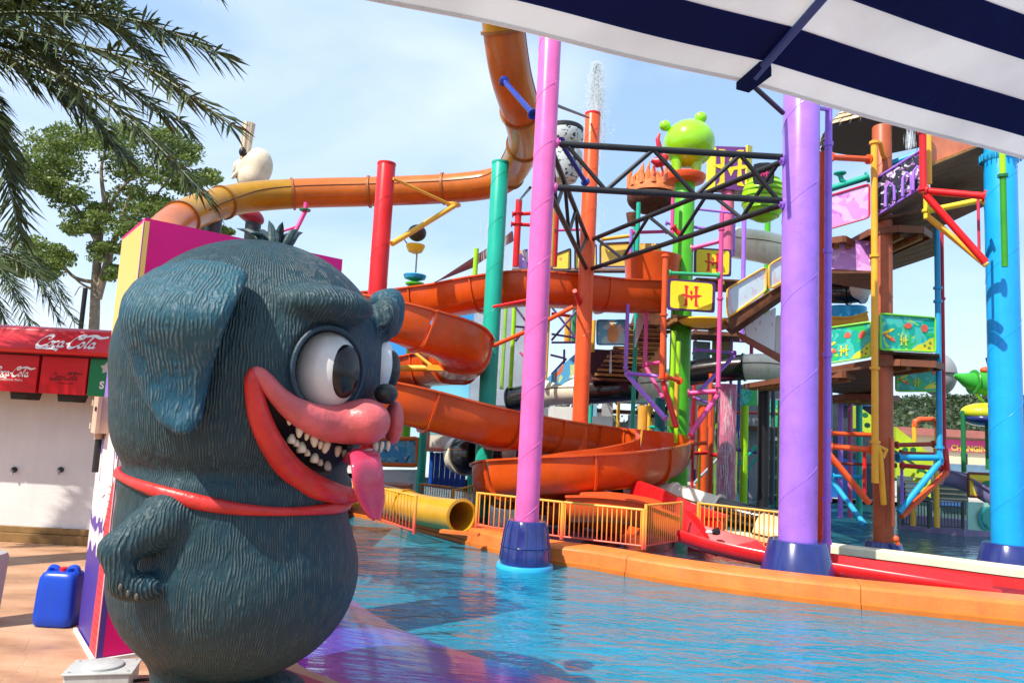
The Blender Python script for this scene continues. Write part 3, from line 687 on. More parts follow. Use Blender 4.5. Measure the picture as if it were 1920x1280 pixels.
FURE = furmat('carved_fur_ear', (.004, .055, .10), (.02, .085, .11), (.16, .21, .21))
dog = thing('dog_statue', 'big grinning slate blue cartoon dog statue with red collar and hanging tongue', 'statue', tuple(DO))
v, f = nets(carved, (-1.0, -.95, -.02), (1.1, 1.0, 2.9), .0185)
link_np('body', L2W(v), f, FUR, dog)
# dark lining of the mouth
def lining(p):
    mo = None
    for (a, b) in zip(MC, MC[1:]):
        c = sd_cap(p, DL(a[0], a[1], a[3]), DL(b[0], b[1], b[3]), a[2] * KX, b[2] * KX); mo = c if mo is None else np.minimum(mo, c)
    return np.maximum(np.maximum(mo - .02, -(mo + .007)), solid(p) + .004)
v, f = nets(lining, (-.3, .0, 1.0), (.85, .95, 2.0), .009); link_np('mouth_lining', L2W(v), f, paint((.012, .006, .006), .5, .2, dirt=0), dog)
def surf(px, py, off=0., fn=solid):
    """first point of the statue's skin seen along a pixel, in local coordinates"""
    d = ray(px, py); o = CAM - DO; lo = np.array([o.dot(RA), o.dot(TA), o.z]); ld = np.array([d.dot(RA), d.dot(TA), d.z]); ld = ld / np.linalg.norm(ld)
    s = 2.2
    for _ in range(80):
        q = lo + ld * s; dd = float(fn((q[0], q[1], q[2]))) - off
        if dd < .001: break
        s += dd * .9
        if s > 7: return None
    return lo + ld * s
def chain_sdf(ch, k=.03):
    pts = []
    xy = catmull([Vector((c[0], c[1], c[2])) for c in ch], 4); ch = [(v.x, v.y, v.z, 0) for v in xy]
    for x, y, r, off in ch:
        q = surf(x, y)
        if q is None: q = np.array(DL(x, y, .3))
        pts.append((q, r * KX, off))
    def fn(p):
        d = None
        for (a, ra, oa), (b, rb, ob) in zip(pts, pts[1:]):
            c = sd_cap(p, a, b, ra, rb); d = c if d is None else smin(d, c, k)
        return d
    return fn
LIPR = paint((.62, .035, .03), .33, .35, scale=4, bump=.25, bscale=25, dirt=.25, name='lip')
LIPP = paint((.62, .12, .125), .35, .3, scale=5, bump=.3, bscale=22, dirt=.3, name='muzzle')
low = chain_sdf([(474, 697, 7, 0), (475, 725, 11, 0), (485, 775, 15, 0), (506, 825, 17, 0), (538, 872, 19, 0), (578, 905, 19, 0), (625, 923, 17, 0), (664, 930, 13, 0)])
v, f = nets(low, (-.5, -.2, .8), (.9, 1.0, 2.0), .014); link_np('lower_lip', L2W(v), f, LIPR, dog)
up = chain_sdf([(478, 693, 6, 0), (497, 712, 10, 0), (522, 742, 13, 0), (556, 770, 19, 0), (600, 790, 26, 0), (640, 795, 33, 0)])
def muz(p):
    d = up(p)
    d = smin(d, sd_ell(p, DL(684, 790, .50), (.13, .16, .118)), .07)
    d = smin(d, sd_ell(p, DL(738, 792, .36), (.05, .12, .12)), .012)
    return d
v, f = nets(muz, (-.5, -.2, .9), (1.05, 1.0, 2.0), .014); link_np('muzzle', L2W(v), f, LIPP, dog)
# eyes
EYEW = paint((.66, .66, .64), .18, .12, scale=6, coat=.4, dirt=.15); EYEB = paint((.008, .007, .008), .22, .2, coat=.15, dirt=0)
def ell_part(name, c, r, mat, yaw=0, parent=None, n=36):
    mb = MB(); mb.ell(c, *r, n=n, m=24, rot=Matrix.Rotation(yaw, 3, 'Z')); v = L2W(np.array([tuple(x) for x in mb.v])); m2 = MB(); m2.v = [Vector(x) for x in v]; m2.f = mb.f
    return link(name, m2, mat, parent or dog, ang=80)
ec = DL(612, 694, .475); e1 = ell_part('eye', ec, (.163, .17, .215), EYEW)
fd = math.radians(38)       # from t axis towards r
pc = (ec[0] + .163 * math.sin(fd) * .80, ec[1] + .17 * math.cos(fd) * .80, ec[2] - .005)
ell_part('pupil', pc, (.092, .048, .135), EYEB, yaw=-fd, parent=e1)
ec2 = DL(710, 690, .16); e2 = ell_part('eye', ec2, (.095, .16, .17), EYEW)
pc2 = (ec2[0] + .055, ec2[1] + .085, ec2[2] - .01)
ell_part('pupil', pc2, (.06, .045, .11), EYEB, yaw=-math.radians(35), parent=e2)
# rim round the near eye
pts = []
for k in range(33):
    a = 2 * math.pi * k / 32; q = surf(614 + 66 * math.cos(a), 695 + 82 * math.sin(a), .0); pts.append(l2w(q))
mb = MB(); mb.tube(pts, .013, 8); link('eye_rim', mb, paint((.018, .045, .07), .45, .3, bump=.3), dog)
ell_part('nose', DL(724, 738, .45), (.062, .07, .055), paint((.022, .024, .022), .25, .3, bump=.4, bscale=14))
# teeth
TOO = paint((.72, .66, .50), .3, .25, scale=9, dirt=.3)
def tooth(px, py, w, h, up_, t=None, off=.0):
    q = surf(px, py, off) if t is None else np.array(DL(px, py, t))
    if q is None: return
    c = l2w(q); mb = MB(); W = w * KX; H = h * KZ; s = -1 if not up_ else 1
    mb.lathe(c + Vector((0, 0, -s * H * .5)), [(W * .8, -.0), (W, H * .25), (W * .85, H * .6), (W * .45, H * .92), (W * .1, H)], 12, ax=(random.uniform(-.12, .12), random.uniform(-.1, .1), s))
    link('tooth', mb, TOO, dog, ang=80)
for a in ((576, 818, 5, 14, 0), (600, 834, 5, 15, 0), (645, 850, 5, 14, 0), (669, 856, 5, 15, 0), (543, 788, 6, 16, 0), (563, 806, 8, 26, 0), (588, 826, 8, 22, 0), (612, 838, 8.5, 22, 0), (634, 846, 7, 20, 0), (657, 852, 8, 24, 0), (680, 856, 7, 22, 0)): tooth(*a, off=-.0)
for a in ((703, 838, 6, 18, 0, .50), (716, 838, 5, 20, 0, .46), (727, 836, 5, 19, 0, .40)): tooth(*a)
for a in ((556, 830, 6, 12, 1), (577, 848, 6, 12, 1), (600, 866, 6, 12, 1), (625, 879, 6, 12, 1), (546, 822, 8, 16, 1), (566, 838, 9.5, 19, 1), (589, 858, 9, 17, 1), (612, 872, 10, 18, 1), (636, 884, 9, 16, 1)): tooth(*a, off=-.03)
# tongue
tp_ = catmull([l2w(DL(*q)) for q in ((668, 862, .30), (682, 850, .50), (688, 872, .62), (692, 910, .64), (698, 945, .60), (702, 972, .56))], 6)
mb = MB(); wax = (RA * math.cos(R(40)) - TA * math.sin(R(40))).normalized(); N = len(tp_); ns = 20; vs = []
for i, p in enumerate(tp_):
    tt = (tp_[min(i + 1, N - 1)] - tp_[max(i - 1, 0)]).normalized(); nn = tt.cross(wax).normalized(); u = i / (N - 1)
    w = .112 * (1 - max(0, (u - .55) / .45) ** 2.2 * .72) * (1 if i < N - 1 else .7); th = .034 * (1 - .4 * u)
    for k in range(ns):
        a = 2 * math.pi * k / ns; x = math.cos(a); y = math.sin(a); g = .010 * math.exp(-(x * 4) ** 2) * (1 if y != 0 else 0)
        vs.append(p + wax * w * x + nn * (th * y - math.copysign(g, y)))
mb.add(vs, [(i * ns + k, i * ns + (k + 1) % ns, (i + 1) * ns + (k + 1) % ns, (i + 1) * ns + k) for i in range(N - 1) for k in range(ns)] + [tuple(range(ns))[::-1], tuple(range((N - 1) * ns, N * ns))])
link('tongue', mb, paint((.62, .045, .11), .24, .25, scale=5, coat=.3, bump=.2, bscale=12, dirt=.15), dog, ang=70)
# ear slab
poly = [DL(x, y, .74) for x, y in [(238, 512), (285, 484), (350, 474), (420, 484), (462, 502), (466, 522), (450, 560), (425, 620), (402, 680), (388, 740), (380, 785), (362, 812), (336, 818), (298, 796), (262, 750), (240, 700), (222, 640), (213, 590), (218, 545)]]
PR = np.array([(q[0], q[2]) for q in poly])
def poly_sd(x, z):
    d = np.full(x.shape, 1e9); sg = np.ones(x.shape); n_ = len(PR)
    for i in range(n_):
        a = PR[i]; b = PR[i - 1]; ex, ez = b - a; wx = x - a[0]; wz = z - a[1]
        t = np.clip((wx * ex + wz * ez) / (ex * ex + ez * ez), 0, 1)
        d = np.minimum(d, (wx - ex * t) ** 2 + (wz - ez * t) ** 2)
        c1 = z >= a[1]; c2 = z < b[1]; c3 = ex * wz > ez * wx
        sg = np.where((c1 & c2 & c3) | (~c1 & ~c2 & ~c3), -sg, sg)
    return np.sqrt(d) * sg
zb = DL(340, 585, .8)[2]
def ear(p):
    x, t, z = p
    T = .74 * np.sqrt(np.maximum(.22, 1 - ((x - hc[0]) / .80) ** 2 - np.maximum(0, (z - hc[2])) ** 2 / .62)) + .045
    T = T + .115 * np.exp(-((z - zb) / .17) ** 2) - .03 * np.exp(-((z - zb + .38) / .14) ** 2) + .05 * np.exp(-((z - zb + .66) / .15) ** 2)
    T = T - .05 * np.clip((x + .05) / .2, 0, 1)
    d2 = poly_sd(x, z) + .055; w = np.abs(t - T) - .0
    return np.sqrt(np.maximum(d2, 0) ** 2 + w ** 2) - .055
v, f = nets(ear, (-1.05, .1, 1.0), (.3, 1.1, 2.75), .0175); link_np('ear', L2W(v), f, FURE, dog)
v, f = nets(lambda p: smin(sd_ell(p, DL(735, 588, -.10), (.075, .10, .15)), sd_ell(p, DL(722, 568, -.12), (.10, .1, .08)), .05), (.3, -.6, 1.6), (1.1, .4, 2.7), .018); link_np('ear', L2W(v), f, FURE, dog)
# tuft of leaf-like hair
tb = surf(520, 462)
tb = l2w(DL(522, 462, .1))
for (px, py, bx, w) in ((443, 428, 500, .05), (468, 437, 505, .05), (504, 413, 512, .055), (530, 416, 520, .055), (560, 430, 532, .05), (568, 436, 540, .045), (520, 432, 516, .06), (545, 440, 528, .05), (485, 430, 508, .045)):
    a = l2w(DL(bx, 466, .1 + random.uniform(-.08, .08))); b = l2w(DL(px, py, .1 + random.uniform(-.15, .15))); c = (a + b) / 2 + Vector((0, 0, .03))
    q = catmull([a, c, b], 4); mb = MB(); mb.tube(q, [w * .42 * x for x in (.75, .95, 1.05, 1.0, .9, .72, .5, .28, .05)][:len(q)], 8)
    link('hair_lock', mb, paint((.02, .05, .055), .45, .4, bump=.6, bscale=20), dog)
# collar
pts = []
for k in range(73):
    a = 2 * math.pi * k / 72; cx_, ct_ = DL(450, 915)[0], 0.
    u = math.cos(a); w = math.sin(a)
    zl, zr = DL(228, 884)[2] - .0, DL(672, 940)[2]
    z = (zl + zr) / 2 + (zr - zl) / 2 * u - .03 * max(0, w) + .012 * math.sin(3 * a)
    s = 1.1
    for _ in range(60):
        dd = float(solid((cx_ + u * s, ct_ + w * s, z)));
        if dd < .002: break
        s -= dd * .8
    pts.append(l2w((cx_ + u * (s + .005), ct_ + w * (s + .005), z)))
mb = MB(); vs = []; ns = 8; N = 72
ctr = l2w((DL(450, 915)[0], 0, 0))
for i in range(N):
    p = pts[i]; o_ = Vector((p.x - ctr.x, p.y - ctr.y, 0)).normalized(); hh = .029 + .008 * math.sin(i * .35)
    for k in range(ns):
        a = 2 * math.pi * k / ns; vs.append(p + o_ * .024 * math.cos(a) + Vector((0, 0, hh * math.sin(a))))
mb.add(vs, [(i * ns + k, i * ns + (k + 1) % ns, ((i + 1) % N) * ns + (k + 1) % ns, ((i + 1) % N) * ns + k) for i in range(N) for k in range(ns)])
link('collar', mb, LIPR, dog, ang=70)
for (x, y) in ((226, 1100), (240, 1112), (256, 1118)):
    q = surf(x, y, 0, carved)
    if q is not None: mb = MB(); mb.ell(l2w(q), .010, .010, .016); link('claw', mb, paint((.1, .09, .07), .3), dog)
#==PART5==
# ================================================================== CANOPY (striped market umbrella overhead)
cz = 2.5
B0 = G(1398, 152, cz); E0 = G(745, 0, cz); E1 = G(1960, 306, cz)
E0 = B0 + (E0 - B0) * 1.3; E1 = B0 + (E1 - B0) * 1.5
rib = G(1530, 0, 2.62) - B0; rib = rib.normalized()
can = thing('parasol', 'navy and white striped fabric canopy overhead at the top right, seen from below', 'canopy', (B0.x + .4, B0.y - 2.2, 0))
def fabric(name, c):
    m, n, l, b = newmat(name); b.inputs['Base Color'].default_value = (*c, 1); b.inputs['Roughness'].default_value = .85
    t = n.new('ShaderNodeTexCoord'); no = n.new('ShaderNodeTexNoise'); no.inputs['Scale'].default_value = 3; no.inputs['Detail'].default_value = 7; l.new(t.outputs['Object'], no.inputs[0])
    r = n.new('ShaderNodeValToRGB'); r.color_ramp.elements[0].position = .35; r.color_ramp.elements[1].position = .6; c = Vector(c); r.color_ramp.elements[0].color = (*(c * .88), 1); r.color_ramp.elements[1].color = (*c, 1); l.new(no.outputs[0], r.inputs[0]); l.new(r.outputs[0], b.inputs['Base Color'])
    n2 = n.new('ShaderNodeTexNoise'); n2.inputs['Scale'].default_value = 4.5; n2.inputs['Distortion'].default_value = 1.2; n2.inputs['Detail'].default_value = 4; l.new(t.outputs['Object'], n2.inputs[0])
    bp = n.new('ShaderNodeBump'); bp.inputs['Strength'].default_value = .7; bp.inputs['Distance'].default_value = .03; l.new(n2.outputs[0], bp.inputs['Height']); l.new(bp.outputs[0], b.inputs['Normal'])
    tl = n.new('ShaderNodeBsdfTranslucent'); l.new(r.outputs[0], tl.inputs[0]); ms = n.new('ShaderNodeMixShader'); ms.inputs[0].default_value = .55
    l.new(b.outputs[0], ms.inputs[1]); l.new(tl.outputs[0], ms.inputs[2]); l.new(ms.outputs[0], n['Material Output'].inputs[0]); return m
FW, FN = fabric('canopy_white', (.82, .84, .84)), fabric('canopy_navy', (.0008, .012, .12))
def on_plane(px, py, A, Bp, C):
    nrm = (Bp - A).cross(C - A); d = ray(px, py); s = (A - CAM).dot(nrm) / d.dot(nrm); return CAM + d * s
ribpx = [(1400, 153), (1433, 118), (1482, 55), (1530, 0)]
C_ = B0 + rib
dists = [0, (on_plane(1430, 114, B0, C_, E1) - B0).dot(rib), (on_plane(1488, 52, B0, C_, E1) - B0).dot(rib)]
w1 = dists[2] - dists[1]
bd = [0, dists[1]] + [dists[1] + w1 * k for k in range(1, 14)]
for side, E in (('L', E0), ('R', E1)):
    e = E - B0; L_ = e.length; ed = e.normalized()
    # inner edge converges towards the hub: stripe ends shorten
    for k in range(len(bd) - 1):
        mb = MB(); nu, nv = 24, 3; vs = []
        for j in range(nv + 1):
            s = bd[k] + (bd[k + 1] - bd[k]) * j / nv
            for i in range(nu + 1):
                u = i / nu; p = B0 + rib * s + ed * L_ * u
                sag = -.006 * math.sin(math.pi * min(1, u * .9)) * (1 - .1 * k) - .010 * math.sin(u * 9 + s * 2) * u
                vs.append(p + Vector((0, 0, sag)))
        th = [v + Vector((0, 0, .0025)) for v in vs]; n_ = len(vs); W = nu + 1
        fs = [(j * W + i, j * W + i + 1, (j + 1) * W + i + 1, (j + 1) * W + i) for j in range(nv) for i in range(nu)]
        mb.add(vs + th, fs + [tuple(q + n_ for q in f_)[::-1] for f_ in fs])
        link('stripe', mb, FW if k % 2 == 0 else FN, can, ang=60)
    # hem along the edge
    pts = []
    for i in range(25):
        u = i / 24; pts.append(B0 + ed * L_ * u + Vector((0, 0, -.006 * math.sin(math.pi * min(1, u * .9)) - .010 * math.sin(u * 9) * u)))
    mb = MB(); mb.tube(pts, .0055, 6); link('hem', mb, FW, can)
RIBM = paint((.03, .06, .25), .35, .1)
dn = Vector((0, 0, -.016))
mb = MB(); mb.tube([B0 + rib * .03 + dn, B0 + rib * 2.6 + dn], .011, 8); link('rib', mb, RIBM, can)
mb = MB(); sd_ = (E1 - B0).normalized(); q = Matrix((sd_, rib.cross(sd_).normalized() * -1, rib)).transposed()
mb.prism([B0 + sd_ * -.026 + dn * .4 - rib * .004, B0 + sd_ * .014 + dn * .4 - rib * .004, B0 + sd_ * .034 + rib * .055 + dn * .4, B0 + sd_ * .012 + rib * .075 + dn * .4, B0 - sd_ * .012 + rib * .065 + dn * .4], dn * 1.2); link('corner_pocket', mb, FN, can, smooth=False)
hub = B0 + rib * 2.5
mb = MB(); mb.tube([Vector((hub.x, hub.y, 0)), hub], .03, 12); link('pole', mb, RIBM, can)
for ee in (E0, E1):
    mb = MB(); mb.tube([ee + Vector((0, 0, -.03)), hub + Vector((0, 0, -.02))], .011, 8); link('rib', mb, RIBM, can)
# ================================================================== KIOSK BOX behind the dog
ka = G(181, 1240); kc_ = G(146, 1181); kz = P(293, 415, ka.y).z; kb = G(642, 491, kz); kb.z = 0; kd = kb + (kc_ - ka)
box = thing('ticket_kiosk', 'tall magenta box kiosk with printed yellow and purple side, behind the dog statue', 'kiosk', tuple((ka + kd) / 2))
U = Vector((0, 0, 1))
def wall(name, a, b, z0, z1, th, mat, parent, **k):
    mb = MB(); nrm = (b - a).cross(U).normalized(); mb.prism([a + U * z0, b + U * z0, b + U * z1, a + U * z1], -nrm * th); return link(name, mb, mat, parent, smooth=False, **k)
wall('front_panel', ka, kb, .0, kz, .03, MAG, box)
wall('rear_panel', kd, kc_, .0, kz, .03, MAG, box); wall('side_panel', kb + (kd - kb) * .02, kd, 0, kz, .03, MAG, box)
m, n, l, b = newmat('kiosk_print')   # printed artwork: yellow top corner, violet field, white and pink shapes
t = n.new('ShaderNodeTexCoord'); sp = n.new('ShaderNodeSeparateXYZ'); l.new(t.outputs['Generated'], sp.inputs[0])
no = n.new('ShaderNodeTexNoise'); no.inputs['Scale'].default_value = 5; no.inputs['Detail'].default_value = 1.5; l.new(t.outputs['Generated'], no.inputs[0])
ad = n.new('ShaderNodeMath'); ad.operation = 'MULTIPLY_ADD'; ad.inputs[1].default_value = .16; l.new(no.outputs[0], ad.inputs[0]); l.new(sp.outputs[2], ad.inputs[2])
r = n.new('ShaderNodeValToRGB'); r.color_ramp.interpolation = 'CONSTANT'; e = r.color_ramp.elements
e[0].position = 0; e[0].color = (.06, .03, .25, 1); e[1].position = .30; e[1].color = (.75, .6, .62, 1)
for ps, c in ((.34, (.08, .04, .28)), (.37, (.78, .66, .68)), (.50, (.80, .70, .74)), (.54, (.10, .05, .32)), (.62, (.22, .13, .50)), (.78, (.80, .50, .12))):
    x = e.new(ps); x.color = (*c, 1)
l.new(ad.outputs[0], r.inputs[0]); l.new(r.outputs[0], b.inputs['Base Color']); b.inputs['Roughness'].default_value = .45
KP = m
wall('printed_side', kc_, ka, .0, kz, .03, KP, box)
mb = MB(); mb.prism([ka + U * kz, kb + U * kz, kd + U * kz, kc_ + U * kz], U * .02); link('roof', mb, MAG, box, smooth=False)
# red brick-print strip low at the corner, and white corner trim
s_ = (kc_ - ka).normalized(); nn = Vector((s_.y, -s_.x, 0)) 
if nn.dot(-ka) < 0: nn = -nn
mb = MB(); q = ka + nn * .003; mb.prism([q + s_ * .01, q + s_ * .26, q + s_ * .20 + U * .95, q + s_ * .01 + U * 1.15], nn * .002); link('corner_print', mb, paint((.70, .05, .06), .5, .3, scale=8), box, smooth=False)
for k in range(22):
    z = .05 + k * .048; mb = MB(); q = ka + nn * .0056 + U * z; mb.prism([q + s_ * .015, q + s_ * .19, q + s_ * .19 + U * .006, q + s_ * .015 + U * .006], nn * .001); link('print_line', mb, paint((.45, .02, .03), .5), box, smooth=False)
mb = MB(); mb.prism([ka + nn * .004 + s_ * .0, ka + nn * .004 + s_ * .02, ka + nn * .004 + s_ * .02 + U * kz, ka + nn * .004 + U * kz], nn * .004); link('corner_trim', mb, paint((.78, .45, .5), .5), box, smooth=False)
for a_, b_ in ((ka, kc_), (ka, kb)):
    nrm = (b_ - a_).cross(U).normalized(); nrm = nrm if nrm.dot(-a_) > 0 else -nrm
    mb = MB(); mb.prism([a_ + nrm * .01, b_ + nrm * .01, b_ + nrm * .01 + U * .022, a_ + nrm * .01 + U * .022], nrm * .02); link('base_trim', mb, WHITE, box, smooth=False)
# white cartoon-free splash shape on the print
pr = [(.30, 1.02), (.42, .98), (.55, 1.12), (.60, 1.3), (.50, 1.42), (.44, 1.62), (.38, 1.45), (.30, 1.55), (.22, 1.75), (.16, 1.35), (.10, 1.1), (.18, .9), (.26, .78)]
mb = MB(); mb.prism([ka + nn * .0045 + s_ * x + U * (y - .02) for x, y in pr], nn * .0015); link('printed_shape', mb, paint((.80, .68, .68), .5), box, smooth=False)
# electric box on it
ec_ = thing('electric_box', 'beige electrical box with black conduit mounted on the printed side of the kiosk', 'box', tuple(ka + s_ * .2 + U * 1.4))
q0 = on_plane(203, 778, ka, kc_, ka + U) + nn * .035
rot = Matrix((s_, nn, U)).transposed()
BG = paint((.62, .42, .30), .4, .2, dirt=.4)
mb = MB(); mb.box(q0 + s_ * .02, .15, .035, .125, rot); link('case', mb, BG, ec_)
mb = MB(); mb.box(q0 - s_ * .05 + nn * .045, .09, .012, .125, rot); link('door', mb, BG, ec_)
for dz in (-.08, .08): mb = MB(); mb.box(q0 + s_ * .055 + nn * .055 + U * dz, .012, .01, .02, rot); link('hinge', mb, paint((.7, .6, .5), .3), ec_)
mb = MB(); mb.lathe(q0 - s_ * .10 + nn * .055 + U * .04, [(.016, 0), (.016, .012)], 12, ax=nn); link('lock', mb, BLACK, ec_)
mb = MB(); mb.tube([q0 + s_ * .05 - U * .13, q0 + s_ * .05 - U * .40], .022, 12); link('conduit', mb, BLACK, ec_)
mb = MB(); mb.tube([q0 + s_ * .05 - U * .13, q0 + s_ * .05 - U * .17], .032, 12); link('gland', mb, paint((.5, .35, .25), .4), ec_)
# ================================================================== DRINKS KIOSK WALL (left)
wy = 8.62
cw = thing('drinks_counter', 'pale grey drinks kiosk wall under a red awning with soft drink signs', 'kiosk', (-6, wy, 0))
WL = paint((.72, .72, .70), .6, .12, scale=1.2, bump=.1, dirt=.1)
def bx(name, x0, x1, y0, y1, z0, z1, mat, parent, bev=0):
    mb = MB(); mb.box(((x0 + x1) / 2, (y0 + y1) / 2, (z0 + z1) / 2), (x1 - x0) / 2, (y1 - y0) / 2, (z1 - z0) / 2); o = link(name, mb, mat, parent, smooth=False)
    if bev: md = o.modifiers.new('bevel', 'BEVEL'); md.width = bev; md.segments = 2
    return o
bx('wall', -11, -3.2, wy, wy + .2, .02, 2.1, WL, cw)
TR = paint((.26, .15, .05), .6, .3, scale=5, bump=.2)
bx('skirting', -11, -3.2, wy - .08, wy - .002, 0, .10, TR, cw, .006); bx('skirting_cap', -11, -3.2, wy - .05, wy - .002, .102, .17, TR, cw, .006)
pz = lambda py: P(100, py, wy).z
x_of = lambda px, py, Y: P(px, py, Y).x
sy = wy - .55
SZ0 = P(100, 738, sy).z; SZ1 = P(100, 668, sy).z
def signx(px): return P(px, 700, sy).x
SG = [(-260, -90, 'r', 0), (-88, 70, 'r', 1), (76, 163, 'r', 2), (167, 300, 'g', 3)]
SR = paint((.60, .004, .01), .35, .08, dirt=.08); SGN = paint((.0, .20, .06), .35, .1)
for a_, b_, c, i in SG:
    bx('sign_panel', signx(a_), signx(b_), sy, sy + .05, SZ0, SZ1, SR if c == 'r' else SGN, cw, .004)
bx('sign_back', signx(-260), signx(300), sy + .052, wy - .003, SZ0 + .02, SZ1 + .02, paint((.03, .005, .005), .6), cw)
for px in (30, 120):
    x = signx(px); mb = MB(); mb.prism([Vector((x - .09, sy + .1, SZ0 - .12 + .04)), Vector((x + .07, sy + .1, SZ0 - .12 + .04)), Vector((x + .10, sy + .1, SZ0 + .018)), Vector((x - .11, sy + .1, SZ0 + .018))], (0, .25, 0)); link('lamp_box', mb, paint((.03, .025, .02), .5), cw, smooth=False)
# awning: flat face with rounded top and bottom lips
AZ0 = P(100, 664, sy - .1).z; AZ1 = P(100, 614, sy + .1).z
prof = []
ay0, ay1 = sy - .14, sy + .12
for k in range(9): a = math.pi / 2 * k / 8; prof.append((ay0 + .055 - .055 * math.sin(a) * 1.0, AZ0 + .05 - .05 * math.cos(a)))
prof += [(ay0 + .10, AZ1 - .07)]
for k in range(1, 9): a = math.pi / 2 * k / 8; prof.append((ay0 + .10 + .12 * (1 - math.cos(a)) , AZ1 - .07 + .07 * math.sin(a)))
prof += [(wy, AZ1 + .01), (wy, AZ0)]
mb = MB(); mb.prism([Vector((signx(-270), y, z)) for y, z in prof], (signx(320) - signx(-270), 0, 0)); link('awning', mb, paint((.66, .006, .02), .3, .12, coat=.3, dirt=.12), cw, ang=35)
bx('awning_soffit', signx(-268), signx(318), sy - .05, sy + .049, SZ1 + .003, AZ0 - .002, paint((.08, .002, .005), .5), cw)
bx('roof', -11, -3.2, wy, wy + 2.2, 2.12, AZ1 - .01, WL, cw)
for px in (28, 115):
    q = P(px, 880, wy); mb = MB(); mb.lathe(q, [(.03, -.002), (.034, .01), (.03, .03), (.012, .05)], 14, ax=(0, -1, 0)); link('tap_hole', mb, paint((.04, .04, .04), .3), cw)
    mb = MB(); mb.tube([q + Vector((0, -.04, 0)), q + Vector((.005, -.055, -.02)), q + Vector((.01, -.055, -.055))], .012, 8); link('spout', mb, GREY, cw)
# script lettering drawn with a slanted nib
def script_strokes():
    S = []
    def arc(cx, cy, rx, ry, a0, a1, n=16): return [(cx + rx * math.cos(R(a0 + (a1 - a0) * k / n)), cy + ry * math.sin(R(a0 + (a1 - a0) * k / n))) for k in range(n + 1)]
    C = [(.80, .72), (.84, .86), (.76, .98), (.55, 1.0), (.30, .82), (.13, .5), (.12, .2), (.28, .02), (.5, .02), (.66, .12), (.80, .26)]
    S.append((C, 1)); S.append(([(.80, .72), (.68, .66), (.66, .78)], .5))
    S.append(([(.20, .0), (.42, -.13), (.8, -.10), (1.1, -.14), (1.5, -.12), (1.85, -.24)], .8))
    S.append((arc(1.00, .27, .15, .23, 100, 470), .8)); S.append(([(1.0, .5), (1.15, .46), (1.28, .5)], .5))
    S.append((arc(1.42, .27, .15, .23, 50, 320), .8)); 
    S.append((arc(1.78, .27, .15, .22, 60, 400), .8)); S.append(([(1.93, .5), (1.92, .2), (1.98, .05), (2.12, .12)], .8))
    S.append(([(2.12, .34), (2.36, .37)], .9))
    o = 2.28
    S.append(([(o + .80, .76), (o + .86, .92), (o + .78, 1.08), (o + .55, 1.1), (o + .30, .9), (o + .13, .55), (o + .12, .22), (o + .28, .02), (o + .5, .02), (o + .66, .12), (o + .8, .26)], 1.1))
    S.append(([(o + .45, .86), (o + .7, .82), (o + 1.0, 1.04), (o + 1.5, 1.12), (o + 2.0, .95), (o + 2.5, 1.06)], 1.0))
    S.append((arc(o + 1.0, .27, .15, .23, 100, 470), .8))
    S.append(([(o + 1.28, .2), (o + 1.42, .6), (o + 1.46, .88), (o + 1.38, .92), (o + 1.33, .6), (o + 1.34, .2), (o + 1.42, .05), (o + 1.52, .14)], .8))
    S.append((arc(o + 1.76, .27, .15, .22, 60, 400), .8)); S.append(([(o + 1.92, .5), (o + 1.91, .2), (o + 1.98, .05), (o + 2.1, .14)], .8))
    return S
def lettering(name, O, ux, uz, nrm, width, mat, parent, strokes=None, wid=4.5, nib=(.07, .11), slant=.28, thin=.03):
    """strokes laid as thin relief on a surface; O = lower left corner"""
    sc = width / wid; mb = MB(); lift = 0
    for pts, wt in (strokes or script_strokes()):
        pp = catmull([Vector((x + slant * y, y, 0)) for x, y in pts], 5) if len(pts) > 2 else [Vector((x + slant * y, y, 0)) for x, y in pts]
        for a, b in zip(pp, pp[1:]):
            d = (b - a);
            if d.length < 1e-6: continue
            lift += 1; d.normalize(); pr_ = Vector((-d.y, d.x, 0)); nb = Vector((nib[0], nib[1], 0)) * wt
            w = max(thin, abs(nb.dot(pr_))) ; a2 = a - d * .012; b2 = b + d * .012
            q = [a2 + pr_ * w, b2 + pr_ * w, b2 - pr_ * w, a2 - pr_ * w]
            mb.add([O + ux * v.x * sc + uz * v.y * sc + nrm * (.0015 + .00001 * lift) for v in q], [(0, 1, 2, 3)])
    return link(name, mb, mat, parent, smooth=False)
SW = paint((.80, .78, .76), .4, .05, dirt=.05); SDK = paint((.16, .004, .006), .4, .1)
nA = Vector((0, -1, 0)); XX = Vector((1, 0, 0))
fy = (AZ1 - .07) - (AZ0 + .05); az_ = Vector((0, (ay0 + .10) - ay0, fy)).normalized(); an = Vector((0, -az_.z, az_.y))
def aw(px, py):     # place on the slanted awning face
    A = Vector((0, ay0, AZ0 + .05)); d = ray(px, py); s = (A - CAM).dot(an) / d.dot(an); return CAM + d * s
q = aw(62, 651); w_ = aw(180, 655).x - q.x; lettering('lettering', q + az_ * .015, XX, az_, an, w_, SW, cw)
def onsign(px, py): d = ray(px, py); s = sy / d.y; return CAM + d * s
q = onsign(-16, 703); lettering('lettering', q, XX, U, nA, onsign(56, 703).x - q.x, SW, cw)
q = onsign(92, 710); lettering('lettering', q, XX, U, nA, onsign(146, 710).x - q.x, SDK, cw)
